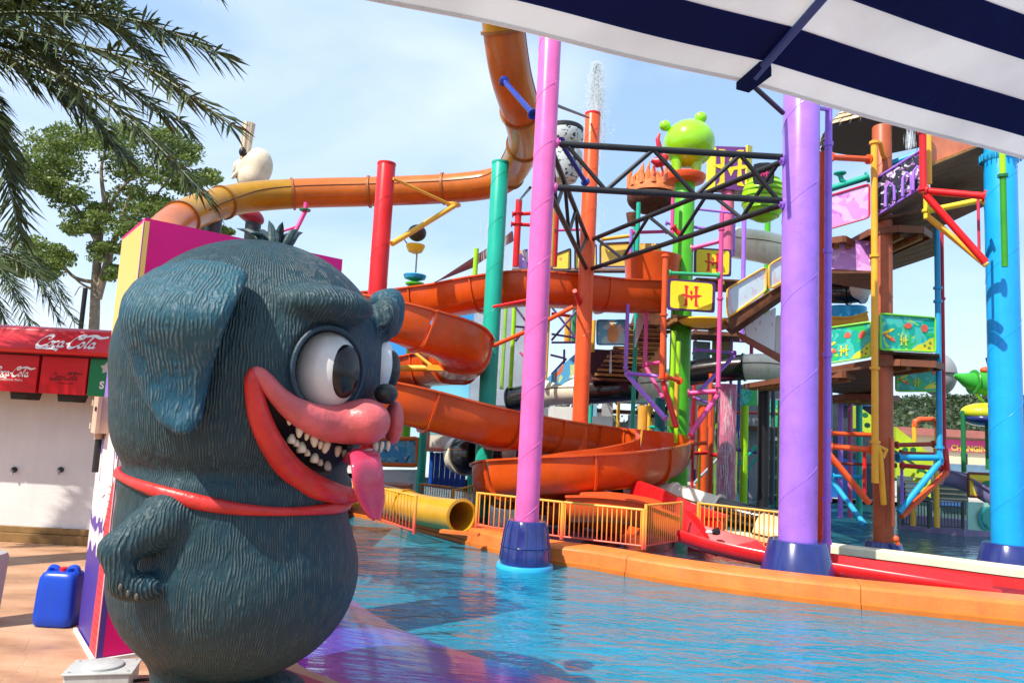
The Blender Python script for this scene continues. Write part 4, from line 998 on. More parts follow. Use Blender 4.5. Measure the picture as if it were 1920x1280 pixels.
def text(name, body, O, ux, uz, size, mat, parent, off=.002, bold=0, align='LEFT'):
    cu = bpy.data.curves.new(name, 'FONT'); cu.body = body; cu.size = size; cu.extrude = .0006; cu.offset = bold; cu.align_x = align
    o = bpy.data.objects.new(name, cu); COL.objects.link(o)
    dg = bpy.context.evaluated_depsgraph_get(); me = bpy.data.meshes.new_from_object(o.evaluated_get(dg)); bpy.data.objects.remove(o)
    nn_ = ux.cross(uz); org = Vector(parent['_org']) if parent is not None else Vector()
    for v in me.vertices: v.co = O + ux * v.co.x + uz * v.co.y + nn_ * (v.co.z + off) - org
    me.materials.clear(); me.materials.append(mat); o = bpy.data.objects.new(name, me); COL.objects.link(o)
    if parent is not None: o.parent = parent; o['_org'] = tuple(org)
    return o
text('lettering', 'ORIGINAL TASTE', onsign(0, 712.5), XX, U, .032, SW, cw)
text('lettering', 'ORIGINAL TASTE', onsign(108, 719), XX, U, .022, SDK, cw)
text('lettering', 'S', onsign(186, 728), XX, U, .11, SW, cw, bold=.004)
st = [(math.cos(R(90 + 36 * k)) * (.07 if k % 2 == 0 else .042), math.sin(R(90 + 36 * k)) * (.07 if k % 2 == 0 else .042)) for k in range(10)]
q = onsign(200, 690); mb = MB(); mb.prism([q + Vector((x, -.003, y)) for x, y in st], (0, .002, 0)); link('printed_star', mb, paint((.5, .55, .5), .4), cw, smooth=False)
# ================================================================== SMALL DECK THINGS
jb = thing('jerrycan', 'blue plastic jerrycan with red cap standing on the deck', 'jerrycan', tuple(G(105, 1168)))
g0 = G(108, 1170); BLJ = paint((.005, .06, .50), .3, .12)
mb = MB(); pr_ = []
for (w, d_, z) in ((.125, .09, .0), (.142, .105, .02), (.146, .108, .08), (.14, .104, .25), (.132, .098, .335), (.115, .085, .37), (.10, .07, .378)):
    pr_.append([(w * (abs(math.cos(a)) ** .4) * math.copysign(1, math.cos(a)), d_ * (abs(math.sin(a)) ** .4) * math.copysign(1, math.sin(a)), z) for a in [2 * math.pi * (k + .5) / 32 for k in range(32)]])
vs = [g0 + Vector(v) for r_ in pr_ for v in r_]; mb.add(vs, [(i * 32 + k, i * 32 + (k + 1) % 32, (i + 1) * 32 + (k + 1) % 32, (i + 1) * 32 + k) for i in range(len(pr_) - 1) for k in range(32)] + [tuple(range(32))[::-1], tuple(range(len(vs) - 32, len(vs)))])
link('body', mb, BLJ, jb, ang=60)
mb = MB(); mb.tube(catmull([g0 + Vector((-.11, 0, .355)), g0 + Vector((-.085, 0, .40)), g0 + Vector((-.045, 0, .392)), g0 + Vector((-.03, 0, .372))], 4), .02, 8); link('handle', mb, BLJ, jb)
mb = MB(); mb.tube(catmull([g0 + Vector((.035, 0, .372)), g0 + Vector((.05, 0, .395)), g0 + Vector((.09, 0, .402)), g0 + Vector((.112, 0, .355))], 4), .022, 8); link('handle', mb, BLJ, jb)
mb = MB(); mb.lathe(g0 + Vector((.0, 0, .372)), [(.028, 0), (.028, .028), (.02, .032)], 14); link('cap', mb, RED, jb)
# grey bin at the left border
g1 = G(-50, 1172); mb = MB(); mb.lathe((g1.x, g1.y, 0), [(.12, 0), (.14, .02), (.16, .42), (.165, .46), (.15, .50), (.05, .52)], 24)
single('bin', mb, paint((.42, .40, .38), .5, .2), 'pale grey round bin just cut by the left edge of the view', 'bin')
# grey junction box with a round lid near the lower edge
jx = thing('floor_box', 'low grey junction box with round raised lid at the dog statue feet', 'box', tuple(G(190, 1275)))
g2 = G(190, 1285); GB = paint((.46, .48, .47), .45, .15, dirt=.35); rz = Matrix.Rotation(.25, 3, 'Z')
mb = MB(); mb.box(g2 + U * .05, .17, .12, .05, rz); o = link('base', mb, GB, jx); md = o.modifiers.new('bevel', 'BEVEL'); md.width = .012; md.segments = 3
mb = MB(); mb.box(g2 + U * .103, .18, .13, .006, rz); o = link('rim', mb, GB, jx); md = o.modifiers.new('bevel', 'BEVEL'); md.width = .004; md.segments = 2
mb = MB(); mb.lathe(g2 + U * .108, [(.105, 0), (.105, .014), (.095, .02), (.03, .022)], 32); link('lid', mb, GB, jx)
for sx in (-.15, .15):
    for sy_ in (-.1, .1): mb = MB(); mb.lathe(g2 + rz @ Vector((sx, sy_, .109)), [(.008, 0), (.008, .004)], 10); link('screw', mb, GREY, jx)
mb = MB(); mb.tube(catmull([g2 + Vector((.17, .02, .03)), g2 + Vector((.30, .10, .02)), g2 + Vector((.42, .03, .012)), g2 + Vector((.6, .02, .012))], 6), .009, 8); single('cable', mb, BLACK, 'thin black cable running from the grey junction box to the dog statue', 'cable')
pg = MB(); pg.add([G(x, y, .0035) for x, y in ((430, 1262), (505, 1242), (640, 1290), (620, 1330), (420, 1330))], [(0, 1, 2, 3, 4)]); 
struct('deck_patch', pg, paint((.42, .06, .09), .5, .25, bump=.2))
# ================================================================== LAMP POST, TREES, PALMS (left)
lp = P(158, 560, 16); t = thing('lamp_post', 'slim black lamp post with a curved arm behind the red awning', 'lamp post', (lp.x, lp.y, 0))
zt = P(157, 540, 16).z; mb = MB(); mb.tube([Vector((lp.x, lp.y, 0)), Vector((lp.x, lp.y, zt))], .05, 10); link('pole', mb, BLACK, t)
mb = MB(); mb.tube(catmull([Vector((lp.x, lp.y, zt - .02)), Vector((lp.x - .12, lp.y, zt + .03)), Vector((lp.x - .22, lp.y, zt - .18))], 4), .014, 6); link('arm', mb, GREY, t)
def tree(label, base, trunk, limbs, clumps, n, size, mat, cat='tree', tr=.2):
    t = thing('broadleaf_tree', label, cat, tuple(base)); mb = MB(); q = catmull(trunk, 6); k = len(q); mb.tube(q, [tr * (1 - .55 * i / k) for i in range(k)], 12); link('trunk', mb, BARK, t)
    for pts, r_ in limbs:
        q = catmull(pts, 5); mb = MB(); mb.tube(q, [r_ * (1 - .75 * i / len(q)) for i in range(len(q))], 8); link('limb', mb, BARK, t)
    V, Fc = leaf_cloud([c for c, r_ in clumps], [r_ for c, r_ in clumps], n, size); link_np('crown', V, Fc, mat, t, smooth=False); return t
TYD = 24; q = lambda x, y, d=0: P(x, y, TYD + d)
bs = q(172, 760); bs.z = 0
rnd = random.Random(5)
def clumps_from(spec, y0, sub=7, sc=.55):
    out = []
    for (px, py, rr) in spec:
        for k in range(sub):
            a = rnd.uniform(0, 6.28); u = rnd.uniform(.2, 1) * rr; d = rnd.uniform(-1.6, 1.6)
            c = P(px + u * math.cos(a) * 1.1, py + u * math.sin(a) * .75, y0 + d); r_ = rr * sc * rnd.uniform(.45, .8) * y0 / F
            out.append((tuple(c), (r_ * 1.25, r_ * 1.2, r_ * .62)))
    return out
sp = [(80, 285, 42), (130, 262, 34), (190, 250, 40), (250, 258, 42), (310, 262, 36), (355, 285, 32), (385, 330, 26), (60, 330, 34), (120, 320, 40), (230, 310, 36), (300, 320, 36), (350, 340, 30), (130, 370, 36), (95, 350, 26), (250, 375, 40), (300, 390, 34), (180, 400, 30), (150, 420, 28), (235, 425, 36), (270, 440, 26), (75, 470, 28), (110, 480, 26), (45, 500, 26), (95, 510, 22), (200, 470, 26), (212, 510, 18), (10, 500, 22), (330, 400, 24)]
tree('leafy tree with two pale trunks rising behind the red awning', bs, [bs, q(176, 620), q(180, 520), q(188, 430), q(200, 360)],
     [([q(182, 560), q(205, 480), q(225, 420), q(250, 350)], .15), ([q(186, 460), q(150, 400), q(120, 350)], .09), ([q(180, 530), q(140, 520), q(110, 490), q(80, 480)], .07), ([q(178, 545), q(150, 530), q(118, 500)], .05), ([q(196, 380), q(190, 320), q(200, 270)], .08), ([q(225, 420), q(280, 380), q(320, 330)], .07), ([q(200, 400), q(230, 350), q(300, 300)], .07)],
     clumps_from(sp, TYD, 20, .80), 85, .062, LEAF, tr=.19)
sp2 = [(420, 425, 20), (395, 430, 18)]
cl = clumps_from([(400, 430, 22), (425, 440, 16)], 26, 6, .8); b2 = P(405, 700, 26); b2.z = 0
tree('small tree top showing between the kiosk box and the tube slide', b2, [b2, P(405, 520, 26), P(405, 440, 26)], [], cl, 110, .09, LEAF, tr=.12)
def frond(base, tip, droop, n=64, ll=.42, spread=.85, seed=0):
    """rachis + stiff leaflets; returns one mesh"""
    rg = random.Random(seed); mb = MB(); d = tip - base; L = d.length
    mid = base.lerp(tip, .5) + Vector((0, 0, droop)); q = catmull([base, base.lerp(mid, .5) + Vector((0, 0, droop * .35)), mid, mid.lerp(tip, .5) + Vector((0, 0, droop * .3)), tip], 10)
    q = resample(q, L / n); mb.tube(q, [.022 * (1 - .85 * i / len(q)) for i in range(len(q))], 5)
    for i in range(3, len(q) - 1):
        u = i / len(q); t = (q[i + 1] - q[i - 1]).normalized(); sd = t.cross(U).normalized(); up = sd.cross(t)
        l0 = ll * (.5 + .5 * math.sin(math.pi * min(1, u * .9 + .1)) ** .6)
        for s in (-1, 1):
            for rep in range(1):
                a = rg.uniform(.55, .85); dr = (t * (1 - a * .45) + sd * s * a * spread + up * rg.uniform(-.35, .55) - U * .16).normalized()
                l_ = l0 * rg.uniform(.8, 1.1); w = .009 + .005 * rg.random(); ph = rg.uniform(-1.2, 1.2); w0 = dr.cross(up).normalized(); wv = (w0 * math.cos(ph) + dr.cross(w0) * math.sin(ph)) * w
                p = q[i] + t * rg.uniform(-.01, .01); m_ = p + dr * l_ * .55 - U * l_ * .03; e = p + dr * l_ - U * l_ * rg.uniform(.05, .22)
                mb.add([p - wv * .5, p + wv * .5, m_ + wv, m_ - wv, e], [(0, 1, 2, 3), (3, 2, 4)])
    return mb
def palm(label, base, crown, tips, n=64, ll=.42, droop=.35, seed=1):
    t = thing('palm_tree', label, 'palm tree', tuple(base)); mb = MB(); mb.tube([base, crown], [.26, .20], 14); link('trunk', mb, BARK, t)
    for i, tp in enumerate(tips):
        link('frond', frond(crown, tp[0], tp[1], n, ll, seed=seed * 50 + i), PALML, t, smooth=False)
    return t
PY = 6.6
cr_ = P(-190, 90, PY)
palm('date palm whose dark feathery fronds hang in at the top left corner', Vector((cr_.x, cr_.y, 0)), cr_,
     [(P(425, 105, PY - .9), .36), (P(438, 236, PY - 1.1), .40), (P(345, 235, PY - .4), .30), (P(392, 372, PY - .9), .42), (P(240, 300, PY + .3), .35), (P(300, 60, PY + .2), .4), (P(210, -10, PY + .6), .6), (P(160, 200, PY + .9), .5), (P(395, -30, PY - 1.2), .75), (P(40, 445, PY - .3), .55), (P(30, 330, PY + .4), .5), (P(-200, 520, PY), .4), (P(-500, 350, PY), .5), (P(-500, 0, PY), .5), (P(-300, -250, PY + 1), .4), (P(120, 90, PY + 1.4), .5), (P(330, 150, PY + .5), .6)], n=150, ll=.42)
P2 = 15; c2 = P(-90, 500, P2)
palm('second palm farther off at the left, its fronds arching above the red awning', Vector((c2.x, c2.y, 0)), c2,
     [(P(140, 605, P2), .7), (P(125, 560, P2 + 1), .7), (P(60, 625, P2 - 1), .7), (P(110, 600, P2 + 1.5), .8), (P(30, 560, P2), .5), (P(45, 470, P2 + 1), .5), (P(-300, 500, P2), .5), (P(-250, 640, P2), .5), (P(20, 640, P2 + .5), .5)], n=70, ll=.55, seed=3)
#==PART6==
# ================================================================== helpers for the play structure
def pipe(parent, pts, r, mat, name='pipe', n=10, smooth=True):
    q = [P(*p) if isinstance(p, tuple) else p for p in pts]; mb = MB(); mb.tube(q, r, n); return link(name, mb, mat, parent)
def bar(parent, pts, r, mat, name='pipe', flanges=True):
    pipe(parent, pts, r, mat, name)
    if flanges:
        q = [P(*p) if isinstance(p, tuple) else p for p in pts]
        for a, b in ((q[0], q[1]), (q[-1], q[-2])):
            mb = MB(); mb.lathe(a, [(r * 1.7, 0), (r * 1.7, .03)], 12, ax=(b - a)); link('flange', mb, mat, parent)
def post(parent, px0, py0, px1, py1, Y, r, mat, name='post', joints=()):
    """true vertical post, from survey pixel of its top and a pixel height of its foot"""
    t = P(px0, py0, Y); z1 = t.z; b = P(px1, py1, Y); b.x = (t.x + b.x) / 2; x = b.x
    mb = MB(); mb.tube([Vector((x, Y, b.z)), Vector((x, Y, z1))], r, 12); link(name, mb, mat, parent)
    for jy in joints:
        z = P(px0, jy, Y).z; mb = MB(); mb.lathe((x, Y, z), [(r * 1.45, -.02), (r * 1.45, .02)], 12); link('collar', mb, mat, parent)
    return Vector((x, Y, 0))
def quadpanel(parent, c4, mat, name='panel', th=.03, frame=None, fr=.022, inset=.0, corner=.06):
    """panel from four survey pixels (px,py,Y) clockwise from upper left; rounded corners, thickness, frame pipe"""
    q = [P(*c) if isinstance(c, tuple) else c for c in c4]; n = (q[1] - q[0]).cross(q[3] - q[0]).normalized()
    if n.y > 0: n = -n
    pts = []
    for i in range(4):
        a, b, c = q[i - 1], q[i], q[(i + 1) % 4]; d1 = (a - b); d2 = (c - b); k = min(corner, d1.length * .3, d2.length * .3)
        p1 = b + d1.normalized() * k; p2 = b + d2.normalized() * k
        pts += [p1, b.lerp((p1 + p2) / 2, .35), p2]
    mb = MB(); mb.prism([p - n * th for p in pts], n * th); link(name, mb, mat, parent, smooth=False)
    if frame:
        mb = MB(); pp = [p + n * .01 for p in pts]; mb.tube(pp + [pp[0], pp[1]], fr, 8, caps=False); link('frame', mb, frame, parent)
    return q, n
def deckplate(parent, pts, mat, name='platform', th=.06):
    q = [P(*c) if isinstance(c, tuple) else c for c in pts]; mb = MB(); mb.prism(q, (0, 0, th)); link(name, mb, mat, parent, smooth=False)
def hpoly(pxpts, z):
    """polygon on a horizontal plane at height z from pixels (needs z well off eye height)"""
    return [G(x, y, z) for x, y in pxpts]
def plankdeck(parent, c, a, b, z, n, mat, th=.035, beam=None):
    """rectangular deck at centre c, half sizes a (x) b (y): n planks along x with gaps + beams"""
    for i in range(n):
        y = c.y - b + (2 * b) * (i + .5) / n; mb = MB(); mb.box((c.x + random.uniform(-.01, .01), y, z + random.uniform(-.004, .004)), a, b / n - .006, th / 2); link('plank', mb, mat, parent, smooth=False)
    if beam:
        for sx in (-.92, 0, .92):
            mb = MB(); mb.box((c.x + a * sx, c.y, z - th / 2 - .045), .035, b * .98, .044); link('beam', mb, beam, parent, smooth=False)
def emblem(parent, O, ux, uz, n, h, mat):
    """gothic H emblem of tapered strokes"""
    S = []
    for s in (-1, 1):
        S.append([(s * .20, .50), (s * .34, .50), (s * .30, .42), (s * .27, 0), (s * .30, -.40), (s * .38, -.50), (s * .18, -.48), (s * .16, -.40), (s * .18, 0), (s * .17, .40), (s * .12, .46)])
    S.append([(-.5, .06), (-.3, .09), (0, .02), (.3, .09), (.5, .06), (.34, -.02), (.08, -.06), (0, -.24), (-.08, -.06), (-.34, -.02)])
    S.append([(0, .30), (.06, .20), (.03, .08), (-.03, .08), (-.06, .20)])
    for i, sgn in enumerate(S):
        mb = MB(); mb.prism([O + ux * x * h + uz * y * h + n * (.004 + .0015 * i) for x, y in sgn], n * .004); link('emblem', mb, mat, parent, smooth=False)
def printmat(name, base, cols, scale=4, seed=0., rough=.35):
    """print: flat fields of colour with blobs"""
    m, n, l, b = newmat(name); t = n.new('ShaderNodeTexCoord'); mpg = n.new('ShaderNodeMapping'); mpg.inputs['Location'].default_value = (seed, seed * 2, seed * .7); l.new(t.outputs['Object'], mpg.inputs[0])
    cur = None; r0 = n.new('ShaderNodeRGB'); r0.outputs[0].default_value = (*base, 1); cur = r0.outputs[0]
    for i, (c, th_, sc) in enumerate(cols):
        no = n.new('ShaderNodeTexNoise'); no.noise_dimensions = '4D'; no.inputs['W'].default_value = i * 7.3 + seed; no.inputs['Scale'].default_value = scale * sc; no.inputs['Detail'].default_value = 1; no.inputs['Distortion'].default_value = .9; l.new(mpg.outputs[0], no.inputs[0])
        mr = n.new('ShaderNodeMapRange'); mr.inputs[1].default_value = th_; mr.inputs[2].default_value = th_ + .02; l.new(no.outputs[0], mr.inputs[0])
        mxx = n.new('ShaderNodeMix'); mxx.data_type = 'RGBA'; l.new(mr.outputs[0], mxx.inputs[0]); l.new(cur, mxx.inputs[6]); mxx.inputs[7].default_value = (*c, 1); cur = mxx.outputs[2]
    l.new(cur, b.inputs['Base Color']); b.inputs['Roughness'].default_value = rough; return m
def disc(parent, O, ux, uz, n, rx, rz, mat, name='printed_shape', ang=0, lift=.004, N=20):
    ca, sa = math.cos(ang), math.sin(ang); pts = []
    for k in range(N):
        a = 2 * math.pi * k / N; x, y = rx * math.cos(a), rz * math.sin(a); pts.append(O + ux * (x * ca - y * sa) + uz * (x * sa + y * ca) + n * lift)
    mb = MB(); mb.prism(pts, n * .003); return link(name, mb, mat, parent, smooth=False)
# ================================================================== RAILINGS
FY = paint((.85, .42, .05), .35, .15); FR = paint((.75, .17, .08), .4, .2)
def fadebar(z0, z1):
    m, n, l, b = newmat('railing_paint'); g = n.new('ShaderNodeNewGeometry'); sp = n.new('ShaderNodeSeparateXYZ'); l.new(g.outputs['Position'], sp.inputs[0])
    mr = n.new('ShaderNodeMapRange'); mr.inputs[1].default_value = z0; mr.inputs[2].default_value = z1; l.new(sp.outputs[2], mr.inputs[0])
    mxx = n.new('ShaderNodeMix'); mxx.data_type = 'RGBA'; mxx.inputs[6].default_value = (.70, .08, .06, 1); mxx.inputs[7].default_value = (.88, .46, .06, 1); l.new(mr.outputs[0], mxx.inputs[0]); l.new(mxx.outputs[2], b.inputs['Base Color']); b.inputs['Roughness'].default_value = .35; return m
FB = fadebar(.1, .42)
def railing(label, a, b, h, nb, rbar=.009, rpost=.022, posts=(0, 1), mat=None, rmat=None, cat='railing'):
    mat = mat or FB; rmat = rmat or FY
    t = thing('railing', label, cat, tuple((a + b) / 2), 'painted pool railings')
    H = Vector((0, 0, h)); d = b - a
    mb = MB(); mb.tube([a + H, b + H], .016, 8); link('top_rail', mb, rmat, t); mb = MB(); mb.tube([a + U * .04, b + U * .04], .012, 8); link('bottom_rail', mb, mat, t)
    for u in posts: p = a + d * u; mb = MB(); mb.tube([p, p + H + U * .015], rpost, 10); link('post', mb, mat, t)
    me = None
    for i in range(nb):
        p = a + d * ((i + .5) / nb)
        if me is None:
            mb = MB(); mb.tube([p + U * .04, p + H - U * .01], rbar, 6); o = link('bar', mb, mat, t); me = o.data; p0 = p
        else:
            o = bpy.data.objects.new('bar', me); COL.objects.link(o); o.parent = t; o.location = p - p0
    return t
g = lambda x, y, z=.085: G(x, y, z)
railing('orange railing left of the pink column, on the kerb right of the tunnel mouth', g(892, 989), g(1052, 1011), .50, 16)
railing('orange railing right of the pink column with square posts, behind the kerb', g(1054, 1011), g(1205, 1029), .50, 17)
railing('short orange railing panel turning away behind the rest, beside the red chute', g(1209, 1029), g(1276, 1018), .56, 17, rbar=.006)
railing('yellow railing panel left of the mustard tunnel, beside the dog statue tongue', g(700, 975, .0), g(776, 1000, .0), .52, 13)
railing('yellow railing between the red chute and the purple column', g(1308, 1012, .1), g(1464, 1035, .1), .52, 18, mat=FY)
railing('orange railing far back between the mustard tunnel and the teal column', P(846, 985, 13.5), P(892, 975, 13.2), .62, 9, mat=FY)
railing('pale railing receding behind the mustard tunnel', P(785, 955, 14.2), P(846, 962, 14.2), .48, 14, mat=paint((.5, .32, .15), .4))
# ================================================================== MUSTARD TUNNEL
MUS = paint((.58, .31, .015), .3, .2, coat=.2); 
tn = thing('tunnel_slide', 'mustard yellow crawl tunnel ending with its round mouth at the orange kerb', 'tunnel', tuple(g(860, 1000)))
e1 = P(866, 968, 10.9); e2 = P(790, 955, 11.9); e3 = P(722, 935, 12.8); e4 = P(650, 920, 13.6)
dr = (e1 - e2).normalized(); tq = resample(catmull([e4, e3, e2, e1], 10), .12); R_ = .235
ns = 28; 
for k, (a, b) in enumerate(((0, len(tq) // 2), (len(tq) // 2, len(tq) - 1))):
    s = tq[a:b + 1]; mb = MB(); mb.tube(s, R_ + .0, ns, caps=False); i0 = len(mb.v); mb.tube(s, R_ - .025, ns, caps=False)
    fs = [(j, (j + 1) % ns, i0 + (j + 1) % ns, i0 + j) for j in range(ns)] + [(i0 - ns + j, i0 - ns + (j + 1) % ns, 2 * i0 - ns + (j + 1) % ns, 2 * i0 - ns + j) for j in range(ns)]
    mb.f += fs; link('tunnel_section', mb, MUS, tn)
    mb = MB(); q_ = s[0]; dd = (s[1] - s[0]).normalized(); mb.tube([q_ - dd * .02, q_ + dd * .02], R_ + .03, ns); link('flange', mb, MUS, tn) if k else None
mb = MB(); dd = (tq[-1] - tq[-2]).normalized(); 
mb.lathe(tq[-1] - dd * .03, [(R_ - .025, 0), (R_ + .02, .0), (R_ + .022, .03), (R_ - .02, .035), (R_ - .025, 0)], ns, ax=dd); o = link('mouth_rim', mb, MUS, tn)
bm = bmesh.new(); bm.from_mesh(o.data); bmesh.ops.delete(bm, geom=[f for f in bm.faces if len(f.verts) > 4], context='FACES'); bm.to_mesh(o.data); bm.free()
mb = MB(); mb.add([tq[-3] + Vector((0, 0, 0)) + (Vector((math.cos(2 * math.pi * k / 20), 0, math.sin(2 * math.pi * k / 20))) * .2) for k in range(20)], [tuple(range(20))]); 
mb = MB(); c_ = g(862, 1001, .06); mb.box(c_ + U * .02, .28, .06, .02, Matrix.Rotation(-.3, 3, 'Z')); link('lip', mb, KORG, tn)
# ================================================================== RED CHUTES in the channel
RC = paint((.66, .012, .015), .22, .2, coat=.3, scale=1.5)
ch = [P(1215, 940, 11.6), P(1275, 985, 11.0), P(1330, 1008, 10.55), P(1420, 1032, 10.1)]
rt = thing('red_slide', 'glossy red open chute running out along the channel past the purple column', 'water slide', tuple(P(1500, 1060, 9.9)))
pp = [G(1288, 1000, .20), G(1360, 1022, .12), G(1480, 1047, .06), G(1620, 1070, .03), G(1760, 1092, .01), G(1868, 1110, -.02)]
pp = resample(catmull([Vector(p) for p in pp], 8), .12)
link('chute', sweep(pp, [(-.30, .10), (-.27, .11), (-.24, .0), (-.1, -.05), (.1, -.05), (.20, -.02), (.24, .07), (.28, .08), (.30, .05), (.27, -.06), (.2, -.12), (-.2, -.12), (-.29, -.02)]), RC, rt, ang=50)
pp2 = [P(1190, 925, 12.4), P(1240, 945, 11.8), P(1300, 975, 11.2), P(1360, 995, 10.8)]
hp = resample(catmull(pp2, 8), .12); link('high_side', sweep(hp, [(-.06, .22), (.0, .24), (.06, .22), (.16, -.35), (.10, -.36), (.0, .16)]), RC, rt, ang=50)
mb = MB(); a_ = [P(1282, 955, 10.9), P(1300, 960, 10.7), P(1320, 985, 10.45), P(1420, 1012, 10.1), P(1440, 1030, 9.95), P(1340, 1030, 10.2), P(1290, 1010, 10.6)]; mb.prism(a_, (.02, .05, 0)); link('outer_side', mb, RC, rt, smooth=False)
jn = thing('nozzle', 'small black nozzle on the red chute', 'nozzle', tuple(P(1338, 996, 10.2)))
mb = MB(); mb.lathe(P(1342, 996, 10.15), [(.035, -.05), (.05, 0), (.05, .04), (.02, .05)], 14, ax=(.5, -.8, .3)); link('cup', mb, BLACK, jn); mb = MB(); mb.ell(P(1330, 997, 10.16), .05, .03, .025); link('pad', mb, WHITE, jn)
# orange open outlet pieces under the big loop
ot = thing('slide_outlet', 'orange red open trough outlets under the big slide loop, behind the railing', 'water slide', tuple(P(1150, 960, 12.5)))
pts = resample(catmull([P(1075, 925, 11.7), P(1140, 926, 11.5), P(1210, 936, 11.4), P(1285, 962, 11.2)], 8), .1); link('trough_section', sweep(pts, trough_prof(.75, .42)), ORED, ot, ang=50)
pts = resample(catmull([P(1030, 945, 13.6), P(1100, 948, 13.4), P(1160, 965, 12.8)], 8), .1); link('trough_section', sweep(pts, trough_prof(.6, .35)), ORED, ot, ang=50)
# white and black tube ends beside the green column
def straight_tube(name, label, pts, r, mats, seg, group=None, cat='water slide', open_end=False):
    return tube_slide(name, label, [P(*q) for q in pts], r, mats, seg, group=group)
WTG = 'cream and black closed tube slides'
CRT = paint((.84, .77, .60), .22, .15, coat=.3, dirt=.35); BLT = paint((.012, .012, .013), .14, .2, coat=.5)
straight_tube('tube_slide', 'cream and black tube sloping across behind the pink and orange red columns', [(1262, 715, 18), (1200, 724, 17.6), (1120, 732, 17.6), (1040, 735, 18), (960, 750, 18.6)], .32, [CRT, BLT, CRT, BLT], 1.15, WTG)
straight_tube('tube_slide', 'black and cream tube behind the green column running to the purple column', [(1290, 700, 19.5), (1370, 690, 19), (1440, 688, 18.6), (1500, 700, 18.5)], .33, [BLT, CRT], 1.45, WTG)
straight_tube('tube_slide', 'cream tube high behind the truss, left of the purple column', [(1380, 455, 19.5), (1430, 463, 19), (1490, 478, 18.8)], .42, [CRT], 1.9, WTG)
straight_tube('tube_slide', 'black tube end with cream collar standing beside the teal column', [(862, 852, 16.5), (895, 850, 16), (960, 838, 16.4), (1040, 835, 17)], .42, [CRT, BLT, BLT], .35, WTG)
straight_tube('tube_slide', 'low cream and black tube running down to the yellow railing', [(1180, 918, 13.6), (1270, 932, 13), (1330, 950, 12.5), (1400, 970, 12.1), (1470, 985, 11.8)], .22, [CRT, CRT, BLT, BLT, BLT], .9, WTG)
straight_tube('tube_slide', 'fat cream tube end behind the yellow railing, beside the purple column', [(1425, 1005, 11.6), (1465, 1015, 11.4), (1500, 1020, 11.3)], .36, [paint((.74, .52, .28), .4, .12)], 1.2, WTG)
#==PART7==
# ================================================================== CENTRE PLAY TOWER
gx = vcol(1277, 600, 16)
column('column', 'fat bright green column carrying the yellow emblem platforms', gx, -.5, topz(1282, 330, 16), .225, GREEN, group='tall painted steel columns', seam=False)
ct = thing('play_tower', 'multi level play tower round the green column with yellow emblem panels, stairs and coloured pipes', 'play structure', (gx.x, gx.y, 0))
PF_ = paint((.06, .025, .12), .35, .1); PY_ = paint((.85, .66, .02), .35, .06)
def emb_panel(c4):
    q, n = quadpanel(ct, c4, PF_, 'panel_back', th=.05, corner=.05)
    c = sum(q, Vector()) / 4; q2 = [c + (p - c) * .88 + n * .002 for p in q]
    quadpanel(ct, q2, PY_, 'panel_face', th=.01, corner=.08); ux = (q[1] - q[0]).normalized(); uz = (q[0] - q[3]).normalized(); n2 = n
    emblem(ct, c - uz * .01, ux, uz, n2, (q[0] - q[3]).length * .66, paint((.70, .02, .03), .35, .05))
emb_panel([(1252, 522, 14.8), (1342, 529, 14.6), (1340, 586, 14.6), (1251, 580, 14.8)])
emb_panel([(1302, 464, 16.4), (1372, 468, 16.4), (1371, 518, 16.4), (1301, 516, 16.4)])
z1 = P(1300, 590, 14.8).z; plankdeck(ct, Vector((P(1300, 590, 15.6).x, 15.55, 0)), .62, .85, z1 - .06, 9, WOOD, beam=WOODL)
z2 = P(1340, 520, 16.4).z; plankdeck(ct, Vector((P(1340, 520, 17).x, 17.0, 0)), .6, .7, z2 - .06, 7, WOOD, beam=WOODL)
mb = MB(); c = P(1318, 604, 15.0); mb.lathe(c, [(.2, -.10), (.42, -.04), (.5, .02), (.5, .05)], 24); link('yellow_dish', mb, BYEL, ct)
PKP = paint((.72, .08, .28), .3, .1)
post(ct, 1352, 400, 1348, 728, 14.3, .045, PKP, joints=(430, 560, 724)); post(ct, 1246, 476, 1243, 712, 14.3, .055, ORED, joints=(480, 590, 708))
post(ct, 1212, 560, 1210, 690, 15.6, .045, PKP, joints=(686,)); post(ct, 1176, 570, 1174, 695, 15.2, .04, PURPLE, joints=(690,))
post(ct, 1190, 585, 1188, 830, 16.6, .05, TEAL); post(ct, 1197, 380, 1195, 470, 16.6, .05, TEAL); post(ct, 1395, 400, 1392, 640, 16.5, .05, PURPLE); post(ct, 1378, 400, 1375, 480, 17, .03, PURPLE)
post(ct, 1263, 620, 1259, 800, 15.2, .05, LIME); post(ct, 1272, 640, 1268, 830, 15.0, .045, LIME); post(ct, 1270, 700, 1266, 780, 14.9, .04, YEL)
bar(ct, [(1254, 512, 14.3), (1348, 516, 14.3)], .04, paint((.05, .45, .2), .3))
bar(ct, [(1296, 466, 14.6), (1350, 452, 14.4)], .045, PKP); bar(ct, [(1178, 700, 15.0), (1246, 706, 14.6)], .04, PURPLE); bar(ct, [(1290, 737, 14.6), (1346, 733, 14.4)], .05, PKP)
bar(ct, [(1174, 700, 15.1), (1248, 785, 13.9)], .05, PURPLE, flanges=False); bar(ct, [(1212, 690, 15.4), (1243, 745, 14.8)], .04, PKP, flanges=False); bar(ct, [(1243, 715, 14.4), (1268, 800, 14.0)], .055, RED, flanges=False)
bar(ct, [(1346, 740, 14.4), (1294, 815, 13.9)], .05, PKP, flanges=False); bar(ct, [(1376, 668, 16), (1314, 730, 15.6)], .045, PURPLE, flanges=False); bar(ct, [(1302, 655, 15.6), (1378, 662, 16)], .035, PURPLE)
